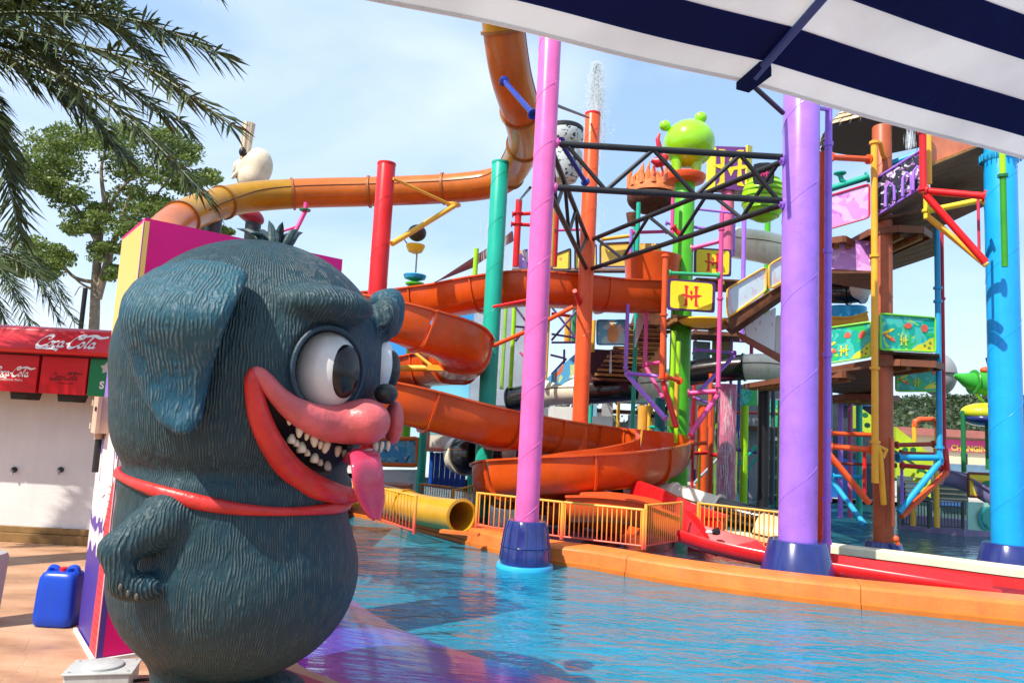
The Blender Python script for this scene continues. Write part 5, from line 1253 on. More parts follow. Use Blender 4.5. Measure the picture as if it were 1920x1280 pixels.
bar(ct, [(1213, 683, 15.4), (1246, 678, 15.2)], .04, PKP); bar(ct, [(1245, 705, 14.3), (1275, 714, 14.6)], .045, ORED); bar(ct, [(1248, 418, 16), (1330, 430, 16)], .035, PURPLE); bar(ct, [(1262, 425, 14.6), (1280, 446, 14.6)], .05, RED)
post(ct, 1262, 360, 1260, 440, 15.6, .04, PKP); post(ct, 1333, 700, 1331, 800, 18.5, .05, ORED); post(ct, 1298, 760, 1296, 860, 14.4, .035, PKP); post(ct, 1301, 745, 1299, 860, 14.2, .035, RED)
# stairs with pastel side panels
PAS = printmat('pastel_print', (.70, .86, .95), [((.80, .66, .74), .55, 1.), ((.72, .68, .85), .62, 2.2), ((.75, .3, .4), .74, 4)], 2.2)
for c4 in ([(1362, 543, 14.6), (1436, 500, 14.9), (1436, 545, 14.9), (1364, 596, 14.6)], [(1441, 497, 14.9), (1500, 463, 15.2), (1500, 508, 15.2), (1441, 543, 14.9)]):
    quadpanel(ct, c4, PAS, 'stair_panel', th=.03, frame=YEL, corner=.12)
quadpanel(ct, [(1396, 612, 15.6), (1455, 575, 15.8), (1452, 660, 15.8), (1400, 632, 15.6)], printmat('pastel_print', (.85, .86, .90), [((.70, .5, .55), .66, 3)], 2.5), 'stair_panel', th=.03)
quadpanel(ct, [(1456, 590, 15.8), (1500, 600, 15.9), (1500, 680, 15.9), (1453, 662, 15.8)], WHITE, 'stair_panel', th=.03)
for k in range(12):
    u = k / 11; a = P(1366 + 128 * u, 606 - 85 * u, 14.75 + .4 * u); mb = MB(); mb.box(a + Vector((0, .35, -.02)), .10, .36, .025); link('tread', mb, WOODL, ct, smooth=False)
mb = MB(); mb.prism([P(1360, 600, 14.6), P(1500, 512, 15.2), P(1500, 528, 15.2), P(1372, 618, 14.6)], (0, .06, 0)); link('stringer', mb, WOOD, ct, smooth=False)
mb = MB(); mb.prism([P(1378, 618, 15.5), P(1500, 684, 15.8), P(1500, 700, 15.8), P(1392, 638, 15.5)], (0, .06, 0)); link('stringer', mb, paint((.35, .09, .04), .5, .3), ct, smooth=False)
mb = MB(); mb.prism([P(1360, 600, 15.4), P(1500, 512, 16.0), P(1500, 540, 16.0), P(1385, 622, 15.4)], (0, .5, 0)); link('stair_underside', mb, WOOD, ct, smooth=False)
# left lower stairs: dark underside with treads, cyan picture panel
for k in range(13):
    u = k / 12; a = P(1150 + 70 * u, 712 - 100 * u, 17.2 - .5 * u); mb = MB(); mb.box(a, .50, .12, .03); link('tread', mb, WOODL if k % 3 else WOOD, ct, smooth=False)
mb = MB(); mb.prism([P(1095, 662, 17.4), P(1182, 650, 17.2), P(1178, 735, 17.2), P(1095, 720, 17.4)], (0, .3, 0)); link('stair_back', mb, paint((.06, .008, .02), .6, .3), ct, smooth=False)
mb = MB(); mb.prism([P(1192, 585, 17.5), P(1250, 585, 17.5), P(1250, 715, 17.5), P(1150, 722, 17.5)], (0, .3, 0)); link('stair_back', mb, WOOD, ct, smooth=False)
CYP = printmat('sky_print', (.12, .62, .88), [((.45, .85, .90), .52, 1), ((.65, .80, .80), .6, 1.5)], 2)
q, n = quadpanel(ct, [(1119, 600, 16.4), (1176, 600, 16.4), (1176, 646, 16.4), (1119, 646, 16.4)], CYP, 'picture_panel', frame=paint((.03, .2, .4), .4), fr=.015)
c = sum(q, Vector()) / 4; ux = (q[1] - q[0]).normalized(); uz = (q[0] - q[3]).normalized(); disc(ct, c + ux * .02 - uz * .05, ux, uz, n, .13, .19, paint((.82, .52, .18), .4)); disc(ct, c + ux * .02 + uz * .12, ux, uz, n, .07, .09, paint((.82, .52, .18), .4), lift=.006)
quadpanel(ct, [(1200, 590, 16.4), (1213, 590, 16.4), (1190, 655, 16.4), (1192, 600, 16.4)], PAS, 'stair_panel')
# small pictured blue slope panel left of orange column
BP = printmat('blue_print', (.10, .42, .72), [((.6, .75, .3), .55, 1.3), ((.72, .18, .08), .63, 1.5), ((.25, .1, .4), .7, 2)], 2.2)
quadpanel(ct, [(1022, 712, 17.6), (1088, 655, 17.6), (1088, 690, 17.6), (1055, 722, 17.6)], BP, 'slope_panel')
# ---- upper walkway with orange yellow mural panels
wk = thing('walkway', 'raised walkway with flame coloured mural panels behind the long orange trough slide', 'play structure', tuple(P(1100, 500, 19)))
FL = printmat('flame_print', (.80, .55, .10), [((.85, .72, .08), .50, 1), ((.80, .30, .12), .60, 1.6), ((.80, .60, .30), .66, 2)], 1.6)
VL = printmat('violet_print', (.20, .12, .42), [((.7, .7, .8), .6, 1.6), ((.8, .6, .1), .68, 1.5)], 2)
quadpanel(wk, [(972, 470, 19.4), (990, 466, 19.4), (990, 503, 19.4), (972, 503, 19.4)], VL, 'panel')
quadpanel(wk, [(1034, 480, 19.2), (1070, 466, 19.2), (1070, 505, 19.2), (1034, 505, 19.2)], FL, 'panel', frame=PF_, fr=.02); quadpanel(wk, [(1078, 463, 19.2), (1118, 458, 19.2), (1118, 505, 19.2), (1078, 505, 19.2)], FL, 'panel', frame=PF_, fr=.02)
quadpanel(wk, [(1125, 457, 19.2), (1182, 454, 19.2), (1182, 500, 19.2), (1125, 500, 19.2)], FL, 'panel', frame=PF_, fr=.02); quadpanel(wk, [(1186, 456, 19.2), (1240, 456, 19.2), (1240, 520, 19.2), (1186, 520, 19.2)], FL, 'panel')
deckplate(wk, [(960, 512, 19.3), (1250, 512, 19.3), (1250, 506, 20.6), (960, 506, 20.6)], WOOD)
post(wk, 972, 375, 968, 500, 19, .09, RED, joints=(400, 420)); post(wk, 1036, 385, 1033, 500, 18.4, .07, YEL); post(wk, 1041, 385, 1040, 500, 18.7, .09, RED)
post(wk, 1183, 430, 1182, 520, 18.6, .045, PURPLE); post(wk, 1192, 370, 1190, 480, 18.8, .055, TEAL)
bar(wk, [(960, 402, 19), (1000, 400, 19)], .05, RED); bar(wk, [(958, 420, 19), (998, 422, 19)], .05, RED); bar(wk, [(1128, 449, 19), (1184, 442, 19)], .05, YEL); bar(wk, [(1186, 436, 18.6), (1250, 434, 18.6)], .045, PKP); bar(wk, [(1040, 432, 18.5), (1100, 430, 18.5)], .035, PKP)
strut('thin black stay from the pink column down to the red pipes behind', P(994, 352, 10.5), P(972, 378, 18.4), .022, BLACK)
# dark red shed roof left
rf = thing('shed_roof', 'dark maroon sloping roof on green posts behind the teal column', 'roof', tuple(P(900, 500, 20)))
quadpanel(rf, [(808, 532, 21), (890, 500, 20.6), (960, 432, 20.2), (962, 452, 20.2)], paint((.10, .012, .02), .6, .3), 'roof_sheet', th=.1)
post(rf, 893, 466, 890, 530, 20.2, .07, LIME)
# ---- lattice of thin poles, lime posts, water channel behind the teal/pink columns
lt = thing('lattice_frame', 'lattice of purple and yellow braces between lime posts behind the pink column', 'frame', tuple(P(1020, 720, 18)))
for (x, a, b, r, m_, Y) in ((962, 570, 728, .055, LIME, 18.4), (1020, 570, 712, .06, paint((.12, .42, .02), .3), 17.6), (1027, 570, 712, .045, YEL, 17.4), (1078, 560, 640, .06, paint((.03, .22, .08), .4), 18.5), (946, 560, 730, .05, LIME, 19), (1112, 600, 720, .05, YEL, 17.8), (1066, 590, 640, .09, paint((.80, .36, .04), .4), 18.8), (1218, 815, 760, .05, YEL, 20)):
    post(lt, x, a, x - 2, b, Y, r, m_)
for (a, b) in (((966, 575, 18), (1014, 640, 18)), ((966, 640, 18), (1014, 578, 18)), ((1034, 575, 18), (1085, 640, 18)), ((1034, 638, 18), (1085, 578, 18)), ((1034, 626, 18), (1085, 634, 18)), ((1034, 642, 18), (1090, 642, 18)), ((1032, 600, 17.8), (1080, 570, 17.8)), ((1032, 665, 17.9), (1060, 672, 17.9)), ((966, 612, 18), (1014, 616, 18)), ((1034, 702, 18), (1062, 672, 18)), ((1058, 655, 18), (1057, 720, 18))):
    bar(lt, [a, b], .028, paint((.14, .07, .22), .4), flanges=False)
bar(lt, [(1034, 588, 17.6), (1068, 592, 17.6)], .04, RED, flanges=False)
# falling veils of water
def veil(label, x, Y, y0, y1, w, n, name='waterfall', spread=1.):
    m_ = _veil
    mb = MB(); rg = random.Random(int(x))
    top, bot = P(x, y0, Y), P(x, y1, Y)
    for k in range(n):
        u = rg.gauss(0, .33) * w; z0 = top.z - rg.random() * (top.z - bot.z) * .9; l_ = rg.uniform(.05, .5); yy = rg.uniform(-w * .6, w * .6); r_ = rg.uniform(.003, .009)
        p = Vector((top.x + u * (.5 + .5 * (top.z - z0) / (top.z - bot.z) * spread), Y + yy, z0)); e = Vector((p.x + rg.uniform(-.01, .01), p.y, max(bot.z, z0 - l_)))
        d = Vector((r_, 0, 0)); f_ = Vector((0, r_, 0)); mb.add([p, (p + e) / 2 + d, (p + e) / 2 + f_, (p + e) / 2 - d, (p + e) / 2 - f_, e], [(0, 1, 2), (0, 2, 3), (0, 3, 4), (0, 4, 1), (5, 2, 1), (5, 3, 2), (5, 4, 3), (5, 1, 4)])
    o = single(name, mb, m_, label, 'water', kind='stuff', smooth=False, org=Vector((top.x, Y, bot.z))); return o
m, n, l, b = newmat('falling_water'); b.inputs['Base Color'].default_value = (.75, .82, .86, 1); b.inputs['Roughness'].default_value = .1
tpb = n.new('ShaderNodeBsdfTransparent'); ms = n.new('ShaderNodeMixShader'); ms.inputs[0].default_value = .3; l.new(tpb.outputs[0], ms.inputs[1]); l.new(b.outputs[0], ms.inputs[2]); l.new(ms.outputs[0], n['Material Output'].inputs[0]); _veil = m
veil('tall water jet spraying up above the orange red column', 1117, 22, 230, 470, .55, 500)
veil('sheet of falling water between the teal and the pink column', 925, 19, 400, 730, .8, 900, spread=.2); veil('falling water beside the green column base', 1364, 18.5, 725, 960, .55, 700, spread=.2)
veil('thin trickle dropping from the cyan picture panel', 1146, 16.2, 655, 700, .05, 60, spread=.1); veil('fine drops falling from the shingle roof of the right tower', 1706, 11.0, 228, 280, .12, 90)
# jet tip: rising plume
mb = MB(); rg = random.Random(4); Yj = 22
for k in range(7000):
    u = rg.random() ** .8; py = 118 + 150 * (1 - u); hw = (7 + 22 * (1 - u) ** .6) * (Yj / F); a = rg.gauss(0, .42); c = P(1118 - 5 * (1 - u), py, Yj)
    c = c + Vector((a * hw, rg.gauss(0, .4) * hw, 0)); s = rg.uniform(.006, .020); L_ = s * rg.uniform(1, 3); d = Vector((s, 0, 0)); f_ = Vector((0, s, 0)); z_ = Vector((rg.uniform(-.3, .3) * L_, 0, L_))
    mb.add([c + z_, c + d, c + f_, c - d, c - f_, c - z_], [(0, 1, 2), (0, 2, 3), (0, 3, 4), (0, 4, 1), (5, 2, 1), (5, 3, 2), (5, 4, 3), (5, 1, 4)])
single('water_jet', mb, _veil, 'white tip of the fountain jet against the sky, right of the pink column', 'water jet', kind='stuff', smooth=False, org=P(1118, 268, Yj))
m, n, l, b = newmat('mist'); b.inputs['Base Color'].default_value = (.85, .9, .93, 1); b.inputs['Roughness'].default_value = .8
tpb = n.new('ShaderNodeBsdfTransparent'); ms = n.new('ShaderNodeMixShader'); t = n.new('ShaderNodeTexCoord'); mpg = n.new('ShaderNodeMapping'); mpg.inputs['Scale'].default_value = (9, 9, 2); l.new(t.outputs['Object'], mpg.inputs[0]); no = n.new('ShaderNodeTexNoise'); no.inputs['Scale'].default_value = 1.5; no.inputs['Detail'].default_value = 6; l.new(mpg.outputs[0], no.inputs[0])
lw_ = n.new('ShaderNodeLayerWeight'); lw_.inputs[0].default_value = .35; iv = n.new('ShaderNodeMath'); iv.operation = 'SUBTRACT'; iv.inputs[0].default_value = 1; l.new(lw_.outputs['Facing'], iv.inputs[1])
mr = n.new('ShaderNodeMapRange'); mr.inputs[1].default_value = .35; mr.inputs[2].default_value = .75; mr.inputs[4].default_value = .42; l.new(no.outputs[0], mr.inputs[0]); mm_ = n.new('ShaderNodeMath'); mm_.operation = 'MULTIPLY'; l.new(mr.outputs[0], mm_.inputs[0]); l.new(iv.outputs[0], mm_.inputs[1])
l.new(mm_.outputs[0], ms.inputs[0]); l.new(tpb.outputs[0], ms.inputs[1]); l.new(b.outputs[0], ms.inputs[2]); l.new(ms.outputs[0], n['Material Output'].inputs[0]); MIST = m
for x, Y, y0, y1, wd, lb_ in ((1117, 22, 116, 300, .32, 'soft white core of the fountain jet above the orange red column'), (925, 19, 385, 730, .34, 'misty veil of falling water left of the pink column')):
    a, c_ = P(x, y0, Y), P(x, y1, Y); L_ = a.z - c_.z; mb = MB()
    for q_ in (1., .75, .5, .3): mb.lathe((c_.x, Y, c_.z), [(wd * q_, 0), (wd * q_ * .95, L_ * .35), (wd * q_ * .7, L_ * .7), (wd * q_ * .4, L_ * .92 * (1.05 - .05 * q_)), (.01, L_)], 20)
    single('water_jet', mb, MIST, lb_, 'water jet', kind='stuff')
# ================================================================== SCULPTURES AND SIGNS ON TOP
sc = thing('green_sculpture', 'round glossy lime green sculpture with two knobs on a red disc, topping the green column', 'sculpture', tuple(P(1285, 335, 16)))
c = P(1292, 270, 16); LG = paint((.30, .68, .01), .15, .1, coat=.5)
mb = MB(); mb.ell(c, .57, .57, .54, 36, 24); link('body', mb, LG, sc)
for (x, y, r) in ((1247, 236, .13), (1314, 221, .14)): 
    k = P(x, y, 15.95); mb = MB(); mb.ell(k, r, r * .8, r * .95, 20, 14); link('knob', mb, LG, sc)
for x in (1268, 1305): mb = MB(); k = P(x, 322, 15.9); mb.tube([k + U * .25, k - U * .08], [.13, .10], 16); link('foot', mb, LG, sc)
mb = MB(); k = P(1284, 333, 16); mb.lathe(k, [(.2, -.16), (.42, -.10), (.46, -.02), (.46, .03), (.43, .05)], 32); link('disc', mb, ORED, sc)
rp = thing('red_sculpture', 'small crimson curved figure clinging beside the lime green sculpture', 'sculpture', tuple(P(1240, 330, 15.8)))
for pts, r in (([(1237, 250, 15.8), (1233, 262, 15.8), (1236, 275, 15.8), (1240, 290, 15.8)], [.02, .05, .06, .03]), ([(1222, 300, 15.8), (1232, 305, 15.8), (1243, 300, 15.8), (1250, 292, 15.8)], [.05, .12, .14, .06]), ([(1226, 312, 15.8), (1228, 322, 15.8), (1226, 330, 15.8)], [.03, .02, .02]), ([(1240, 312, 15.8), (1243, 322, 15.8), (1242, 330, 15.8)], [.03, .02, .02])):
    pipe(rp, pts, r, paint((.62, .02, .04), .3), 'limb')
ht = thing('flame_hut', 'brown round hut with an orange flame shaped roof beside the green column', 'hut', tuple(P(1218, 402, 18)))
c = P(1222, 372, 18); mb = MB(); mb.ell(c, .62, .6, .40, 28, 16); link('basket', mb, paint((.10, .035, .02), .9, .5, scale=9, bump=1., bscale=22), ht)
FLM = paint((.70, .20, .06), .6, .4, scale=7, bump=.8, bscale=12)
mb = MB(); mb.lathe(P(1222, 362, 18), [(.62, -.05), (.60, .12), (.48, .34), (.2, .5), (.02, .52)], 30); link('roof', mb, FLM, ht)
for k in range(26):
    a = 2 * math.pi * k / 26; rr = .50 + .05 * (k % 2); b0_ = P(1222, 355, 18) + Vector((rr * math.cos(a), rr * math.sin(a), .0)); h = random.uniform(.25, .62); mb = MB()
    mb.tube([b0_, b0_ + Vector((-.03, 0, h * .5)), b0_ + Vector((.05 * random.uniform(-1, 1) - .06 * math.cos(a), 0, h))], [.09, .06, .008], 7); link('flame', mb, FLM, ht)
mb = MB(); k = P(1186, 402, 17.5); mb.tube([k + U * .02, k - U * .28], [.16, .10], 12); link('spout', mb, WOOD, ht)
sg = thing('emblem_sign', 'purple block sign with yellow edges and large yellow emblem above the truss', 'sign', tuple(P(1365, 350, 18)))
SPU = paint((.16, .04, .22), .4, .15)
q, n = quadpanel(sg, [(1342, 274, 18), (1402, 276, 18), (1398, 358, 18), (1340, 352, 18)], SPU, 'board', th=.35, corner=.01)
emblem(sg, sum(q, Vector()) / 4 + n * .004, (q[1] - q[0]).normalized(), (q[0] - q[3]).normalized(), n, .95, BYEL)
for c4 in ([(1326, 290, 18.2), (1342, 276, 17.98), (1340, 352, 17.98), (1324, 358, 18.2)], [(1402, 272, 17.97), (1411, 274, 18.2), (1409, 350, 18.2), (1400, 346, 17.97)]): quadpanel(sg, c4, BYEL, 'edge', th=.05, corner=.01)
post(sg, 1365, 355, 1362, 480, 18.2, .16, paint((.75, .14, .30), .35, .3)); bar(sg, [(1305, 392, 17.8), (1378, 400, 17.8)], .03, PURPLE)
pod = thing('ribbed_pod', 'ribbed lime green pod under a dark round emblem sign, left of the purple column', 'pod', tuple(P(1430, 430, 18)))
c = P(1432, 372, 18); mb = MB(); mb.ell(c, .55, .5, .62, 28, 18); link('shell', mb, LIME, pod)
for k in range(7):
    z = -.45 + .15 * k; r_ = .55 * math.sqrt(1 - (z / .62) ** 2) + .004; mb = MB(); mb.lathe(c + U * z, [(r_ * .97, -.03), (r_, -.012), (r_, .012), (r_ * .97, .03)], 28); link('rib', mb, paint((.20, .48, .01), .3), pod)
q, n = quadpanel(pod, [(1412, 306, 17.3), (1452, 304, 17.3), (1452, 345, 17.3), (1412, 347, 17.3)], BLACK, 'round_sign', corner=.2); emblem(pod, sum(q, Vector()) / 4, (q[1] - q[0]).normalized(), (q[0] - q[3]).normalized(), n, .3, paint((.75, .03, .2), .4))
post(pod, 1440, 400, 1436, 620, 19.9, .08, GREEN)
bt = thing('barrel', 'white and black lettered barrel peeking out right of the pink column', 'barrel', tuple(P(1065, 350, 17)))
WBL = printmat('barrel_print', (.55, .62, .62), [((.03, .05, .06), .56, 2.2)], 4)
mb = MB(); mb.lathe(P(1058, 262, 17), [(.40, -.12), (.46, 0), (.46, .16), (.42, .2)], 28); link('rim', mb, WBL, bt); mb = MB(); mb.lathe(P(1058, 262, 17), [(.45, .2), (.45, .28), (.40, .32)], 28); link('lid', mb, BLACK, bt)
mb = MB(); mb.lathe(P(1058, 305, 17), [(.30, -.45), (.46, -.15), (.42, .25)], 28); link('drum', mb, WBL, bt)
# pale bent figure on the far left above the tube
gf = thing('pale_sculpture', 'cream round backed sculpture holding up a tall pillar above the tube slide', 'sculpture', tuple(P(470, 340, 20)))
CW = paint((.72, .62, .45), .5, .2, scale=3)
gc = P(482, 312, 20)
def ghost(p):
    x, y, z = p; q0 = (x - gc.x, y - gc.y, z - gc.z)
    d = sd_ell(q0, (.03, 0, .0), (.40, .36, .52)); d = smin(d, sd_ell(q0, (-.1, 0, -.35), (.42, .36, .4)), .1)
    d = smin(d, sd_ell(q0, (-.42, -.05, -.05), (.22, .2, .2)), .08); d = smin(d, sd_cap(q0, (-.25, -.2, .15), (-.55, -.25, -.45), .07, .05), .03); d = smin(d, sd_cap(q0, (-.45, -.1, -.1), (-.62, -.12, -.22), .09, .03), .03)
    return d
v, f = nets(ghost, tuple(gc - Vector((1, .7, 1))), tuple(gc + Vector((.7, .7, .8))), .045); link_np('figure', v, f, CW, gf)
mb = MB(); a = P(458, 300, 20); b_ = P(467, 232, 20); mb.tube([a, a.lerp(b_, .5), b_], [.12, .14, .17], 12); link('pillar', mb, paint((.72, .58, .42), .5, .3, scale=8), gf)
for k in range(8):
    an_ = 2 * math.pi * k / 8; o_ = Vector((math.cos(an_), math.sin(an_), 0)); mb = MB(); mb.tube([a + o_ * .12, b_ + o_ * .17], .02, 5); link('flute', mb, CW, gf)
mb = MB(); mb.ell(P(455, 285, 19.8), .10, .1, .13); link('dark_knot', mb, BLACK, gf)
rg_ = thing('red_sculpture', 'dark red rounded form under the tube slide, behind the dog statue tuft', 'sculpture', tuple(P(470, 430, 19)))
mb = MB(); mb.ell(P(468, 402, 19), .42, .35, .22, 24, 14, Matrix.Rotation(.5, 3, 'Y')); link('body', mb, paint((.35, .01, .03), .4, .3), rg_); mb = MB(); mb.ell(P(448, 394, 18.8), .22, .2, .10); link('brim', mb, RED, rg_); post(rg_, 476, 410, 470, 470, 19, .2, BLACK)
pa = thing('painted_post', 'grey black post carrying the tube slide just right of the kiosk top', 'post', tuple(P(400, 420, 14))); post(pa, 402, 405, 396, 470, 15, .16, paint((.05, .07, .08), .4, .4))
# bucket post with blue dish
bk = thing('bucket_post', 'light green post with blue dish and black and yellow bucket, right of the red column', 'sculpture', tuple(P(778, 800, 17)))
post(bk, 777, 532, 772, 560, 17, .05, GREEN); post(bk, 775, 560, 762, 820, 17, .11, paint((.15, .58, .03), .3))
mb = MB(); mb.lathe(P(778, 518, 17), [(.05, -.12), (.24, -.06), (.27, .02), (.24, .04)], 24); link('blue_dish', mb, BLUE, bk)
mb = MB(); mb.lathe(P(778, 532, 17), [(.05, -.14), (.22, -.02), (.22, .02)], 20); link('green_dish', mb, GREEN, bk)
post(bk, 781, 472, 780, 515, 17, .02, GREY); mb = MB(); mb.lathe(P(779, 463, 17), [(.05, -.16), (.16, -.12), (.22, 0), (.22, .05)], 24); link('bucket', mb, BYEL, bk)
mb = MB(); mb.ell(P(782, 437, 17), .22, .2, .2, 20, 12); link('bucket_top', mb, paint((.04, .045, .04), .4, .3), bk); pipe(bk, [(764, 437, 17), (757, 448, 17), (763, 456, 17)], .015, BLACK, 'handle')
#==PART8==
# ================================================================== RIGHT PLAY TOWER
cxy = vcol(1655, 640, 11.4)
column('column', 'rust brown column of the right hand tower on a navy cone base in the far pool', cxy, .10, topz(1660, 238, 11.4), .145, BROWNC, group='tall painted steel columns')
rtw = thing('play_tower', 'right hand play tower of plank platforms with green fruit panels and blue and orange pipes', 'play structure', (cxy.x, cxy.y, 0))
mb = MB(); mb.lathe((cxy.x, cxy.y, 0), [(.33, -.55), (.33, -.13), (.315, -.10), (.25, .14), (.24, .15), (.14, .152)], 40); link('cone_base', mb, NAVY, rtw)
mb = MB(); k = P(1680, 1010, 11.05); mb.ell(k, .045, .04, .05); mb.tube([k, k + Vector((.03, .0, -.08))], .03, 8); link('drain_knob', mb, ORED, rtw)
YO = paint((.90, .42, .03), .32, .15); 
post(rtw, 1641, 265, 1639, 905, 11.0, .05, YO, joints=(268, 480, 690, 828)); pipe(rtw, [(1640, 268, 11.0), (1650, 268, 11.1), (1655, 290, 11.2), (1660, 298, 11.3)], .035, YO); pipe(rtw, [(1642, 830, 11.0), (1650, 850, 11.0), (1657, 945, 11.1)], .042, YO)
pipe(rtw, [(1645, 835, 11.0), (1662, 843, 11.0), (1655, 858, 11.0)], .03, YO)
LB = paint((.02, .36, .66), .32, .15)
post(rtw, 1757, 425, 1762, 858, 11.6, .045, LB, joints=(540, 565, 838)); post(rtw, 1766, 425, 1770, 862, 11.8, .032, paint((.60, .02, .04), .3), joints=(560,))
post(rtw, 1673, 820, 1671, 985, 11.1, .04, BROWNC); post(rtw, 1556, 700, 1554, 900, 12.6, .05, LB); post(rtw, 1577, 740, 1575, 970, 14, .045, PURPLE); post(rtw, 1595, 740, 1593, 970, 14.5, .045, paint((.5, .1, .25), .4)); post(rtw, 1612, 740, 1610, 975, 14.6, .06, TEAL)
OR2 = ORED
bar(rtw, [(1556, 836, 11.2), (1634, 843, 11.1)], .045, OR2); bar(rtw, [(1556, 812, 11.9), (1640, 815, 11.8)], .035, OR2); bar(rtw, [(1552, 848, 11.2), (1630, 943, 11.2)], .048, OR2, flanges=False); bar(rtw, [(1558, 898, 12.4), (1622, 984, 11.6)], .042, LB, flanges=False)
bar(rtw, [(1682, 857, 11.5), (1762, 858, 11.6)], .048, LB); bar(rtw, [(1765, 862, 11.6), (1685, 960, 11.4)], .048, LB, flanges=False); bar(rtw, [(1775, 885, 11.9), (1690, 968, 11.5)], .05, OR2, flanges=False); bar(rtw, [(1772, 840, 11.9), (1776, 882, 11.9)], .045, RED, flanges=False)
bar(rtw, [(1680, 834, 11.8), (1752, 832, 11.8)], .035, paint((.5, .07, .03), .4)); bar(rtw, [(1688, 849, 12.2), (1760, 852, 12.2)], .035, paint((.4, .05, .03), .4)); bar(rtw, [(1690, 872, 12.4), (1768, 878, 12.4)], .04, RED); bar(rtw, [(1560, 868, 12.4), (1680, 872, 12.4)], .025, paint((.25, .04, .03), .5)); bar(rtw, [(1560, 892, 12.6), (1620, 894, 12.6)], .03, LB)
post(rtw, 1622, 846, 1620, 940, 12.2, .03, RED); post(rtw, 1692, 860, 1690, 960, 12.5, .025, PURPLE); post(rtw, 1536, 290, 1534, 300, 10.1, .02, ORED)
bar(rtw, [(1556, 295, 10.6), (1630, 299, 10.9)], .045, ORED)
# green fruit print panels
FG = printmat('fruit_print', (.0, .36, .27), [((.06, .50, .40), .50, 2.0), ((.02, .45, .10), .56, 1.2), ((.35, .62, .05), .66, 2.6)], 2.6, seed=1.)
YM = paint((.82, .72, .03), .35); RM = paint((.80, .12, .06), .35)
def fruit(c4, fr):
    q, n = quadpanel(rtw, c4, FG, 'panel', th=.03, frame=fr, fr=.016, corner=.05); ux = (q[1] - q[0]).normalized(); uz = (q[0] - q[3]).normalized(); W = (q[1] - q[0]).length; H = (q[0] - q[3]).length; O = q[3]
    at = lambda u, v: O + ux * u * W + uz * v * H
    tri = [at(.55, .03), at(.68, .20), at(.80, .26), at(.90, .40), at(.97, .44), at(.97, .03)]; mb = MB(); mb.prism([p + n * .003 for p in tri], n * .002); link('printed_shape', mb, YM, rtw, smooth=False)
    for u, v, a, b, an in ((.50, .72, .07, .10, .2), (.80, .68, .06, .14, -.5), (.16, .36, .12, .07, -.5)): disc(rtw, at(u, v), ux, uz, n, a * W, b * H * .8, RM, ang=an, lift=.006)
    disc(rtw, at(.14, .52), ux, uz, n, .12 * W, .04 * H, YM, ang=.4, lift=.004); disc(rtw, at(.14, .38), ux, uz, n, .05 * W, .03 * H, YM, ang=-.4, lift=.011)
    for u, v in ((.80, .20), (.90, .28), (.88, .14)): disc(rtw, at(u, v), ux, uz, n, .025 * W, .03 * H, paint((.1, .35, .1), .4), lift=.008)
    emblem(rtw, at(.42, .30), ux, uz, n, H * .30, YM)
GF = paint((.2, .62, .05), .35)
fruit([(1546, 616, 11.7), (1634, 603, 11.3), (1634, 668, 11.3), (1546, 682, 11.7)], GF); fruit([(1650, 588, 11.0), (1753, 596, 11.2), (1753, 660, 11.2), (1650, 655, 11.0)], GF); fruit([(1680, 684, 12.6), (1770, 680, 12.7), (1768, 733, 12.7), (1680, 733, 12.6)], GF)
VS = printmat('lilac_print', (.60, .26, .66), [((.72, .42, .78), .50, 1.2), ((.50, .17, .56), .6, 1.6), ((.76, .55, .80), .68, 2.4)], 3)
quadpanel(rtw, [(1546, 370, 11.8), (1630, 345, 11.5), (1630, 408, 11.5), (1546, 432, 11.8)], VS, 'panel', frame=paint((.6, .03, .1), .4), fr=.016); quadpanel(rtw, [(1546, 446, 11.9), (1632, 452, 11.7), (1632, 508, 11.7), (1546, 504, 11.9)], VS, 'panel', corner=.02)
# plank platforms seen from below
def plat(z, pxs, n, yb=None, mat=WOOD, beamm=WOODL, rim=None):
    """planked polygon platform: pixel outline on plane z; planks clipped as strips across y"""
    q = [G(x, y, z) for x, y in pxs]; ys = [p.y for p in q]; y0, y1 = min(ys), max(ys); m_ = len(q)
    def cut(y):
        xs = []
        for i in range(m_):
            a, b = q[i], q[(i + 1) % m_]
            if (a.y - y) * (b.y - y) < 0: xs.append(a.x + (b.x - a.x) * (y - a.y) / (b.y - a.y))
        return (min(xs), max(xs)) if len(xs) > 1 else None
    for i in range(n):
        ya = y0 + (y1 - y0) * (i + .06) / n; yc = y0 + (y1 - y0) * (i + .94) / n; A, B_ = cut(ya + 1e-4), cut(yc - 1e-4)
        if not A or not B_: continue
        dz = random.uniform(-.005, .005); mb = MB(); mb.prism([Vector((A[0], ya, z + dz)), Vector((A[1], ya, z + dz)), Vector((B_[1], yc, z + dz)), Vector((B_[0], yc, z + dz))], (0, 0, .04)); link('plank', mb, mat, rtw, smooth=False)
    xs0, xs1 = min(p.x for p in q), max(p.x for p in q)
    for u in (.25, .5, .75):
        y = y0 + (y1 - y0) * u; c_ = cut(y)
        if c_: mb = MB(); mb.box(((c_[0] + c_[1]) / 2, y, z - .04), (c_[1] - c_[0]) / 2 * .98, .03, .035); link('beam', mb, beamm, rtw, smooth=False)
    if rim:
        for i in range(m_): a, b = q[i], q[(i + 1) % m_]; mb = MB(); d = (b - a).normalized(); nn_ = Vector((-d.y, d.x, 0)) * .02; mb.prism([a - nn_ - U * .03, b - nn_ - U * .03, b + nn_ - U * .03, a + nn_ - U * .03], (0, 0, .10)); link('fascia', mb, rim, rtw, smooth=False)
BR = paint((.22, .07, .03), .5, .3)
zA = P(1650, 668, 11.2).z
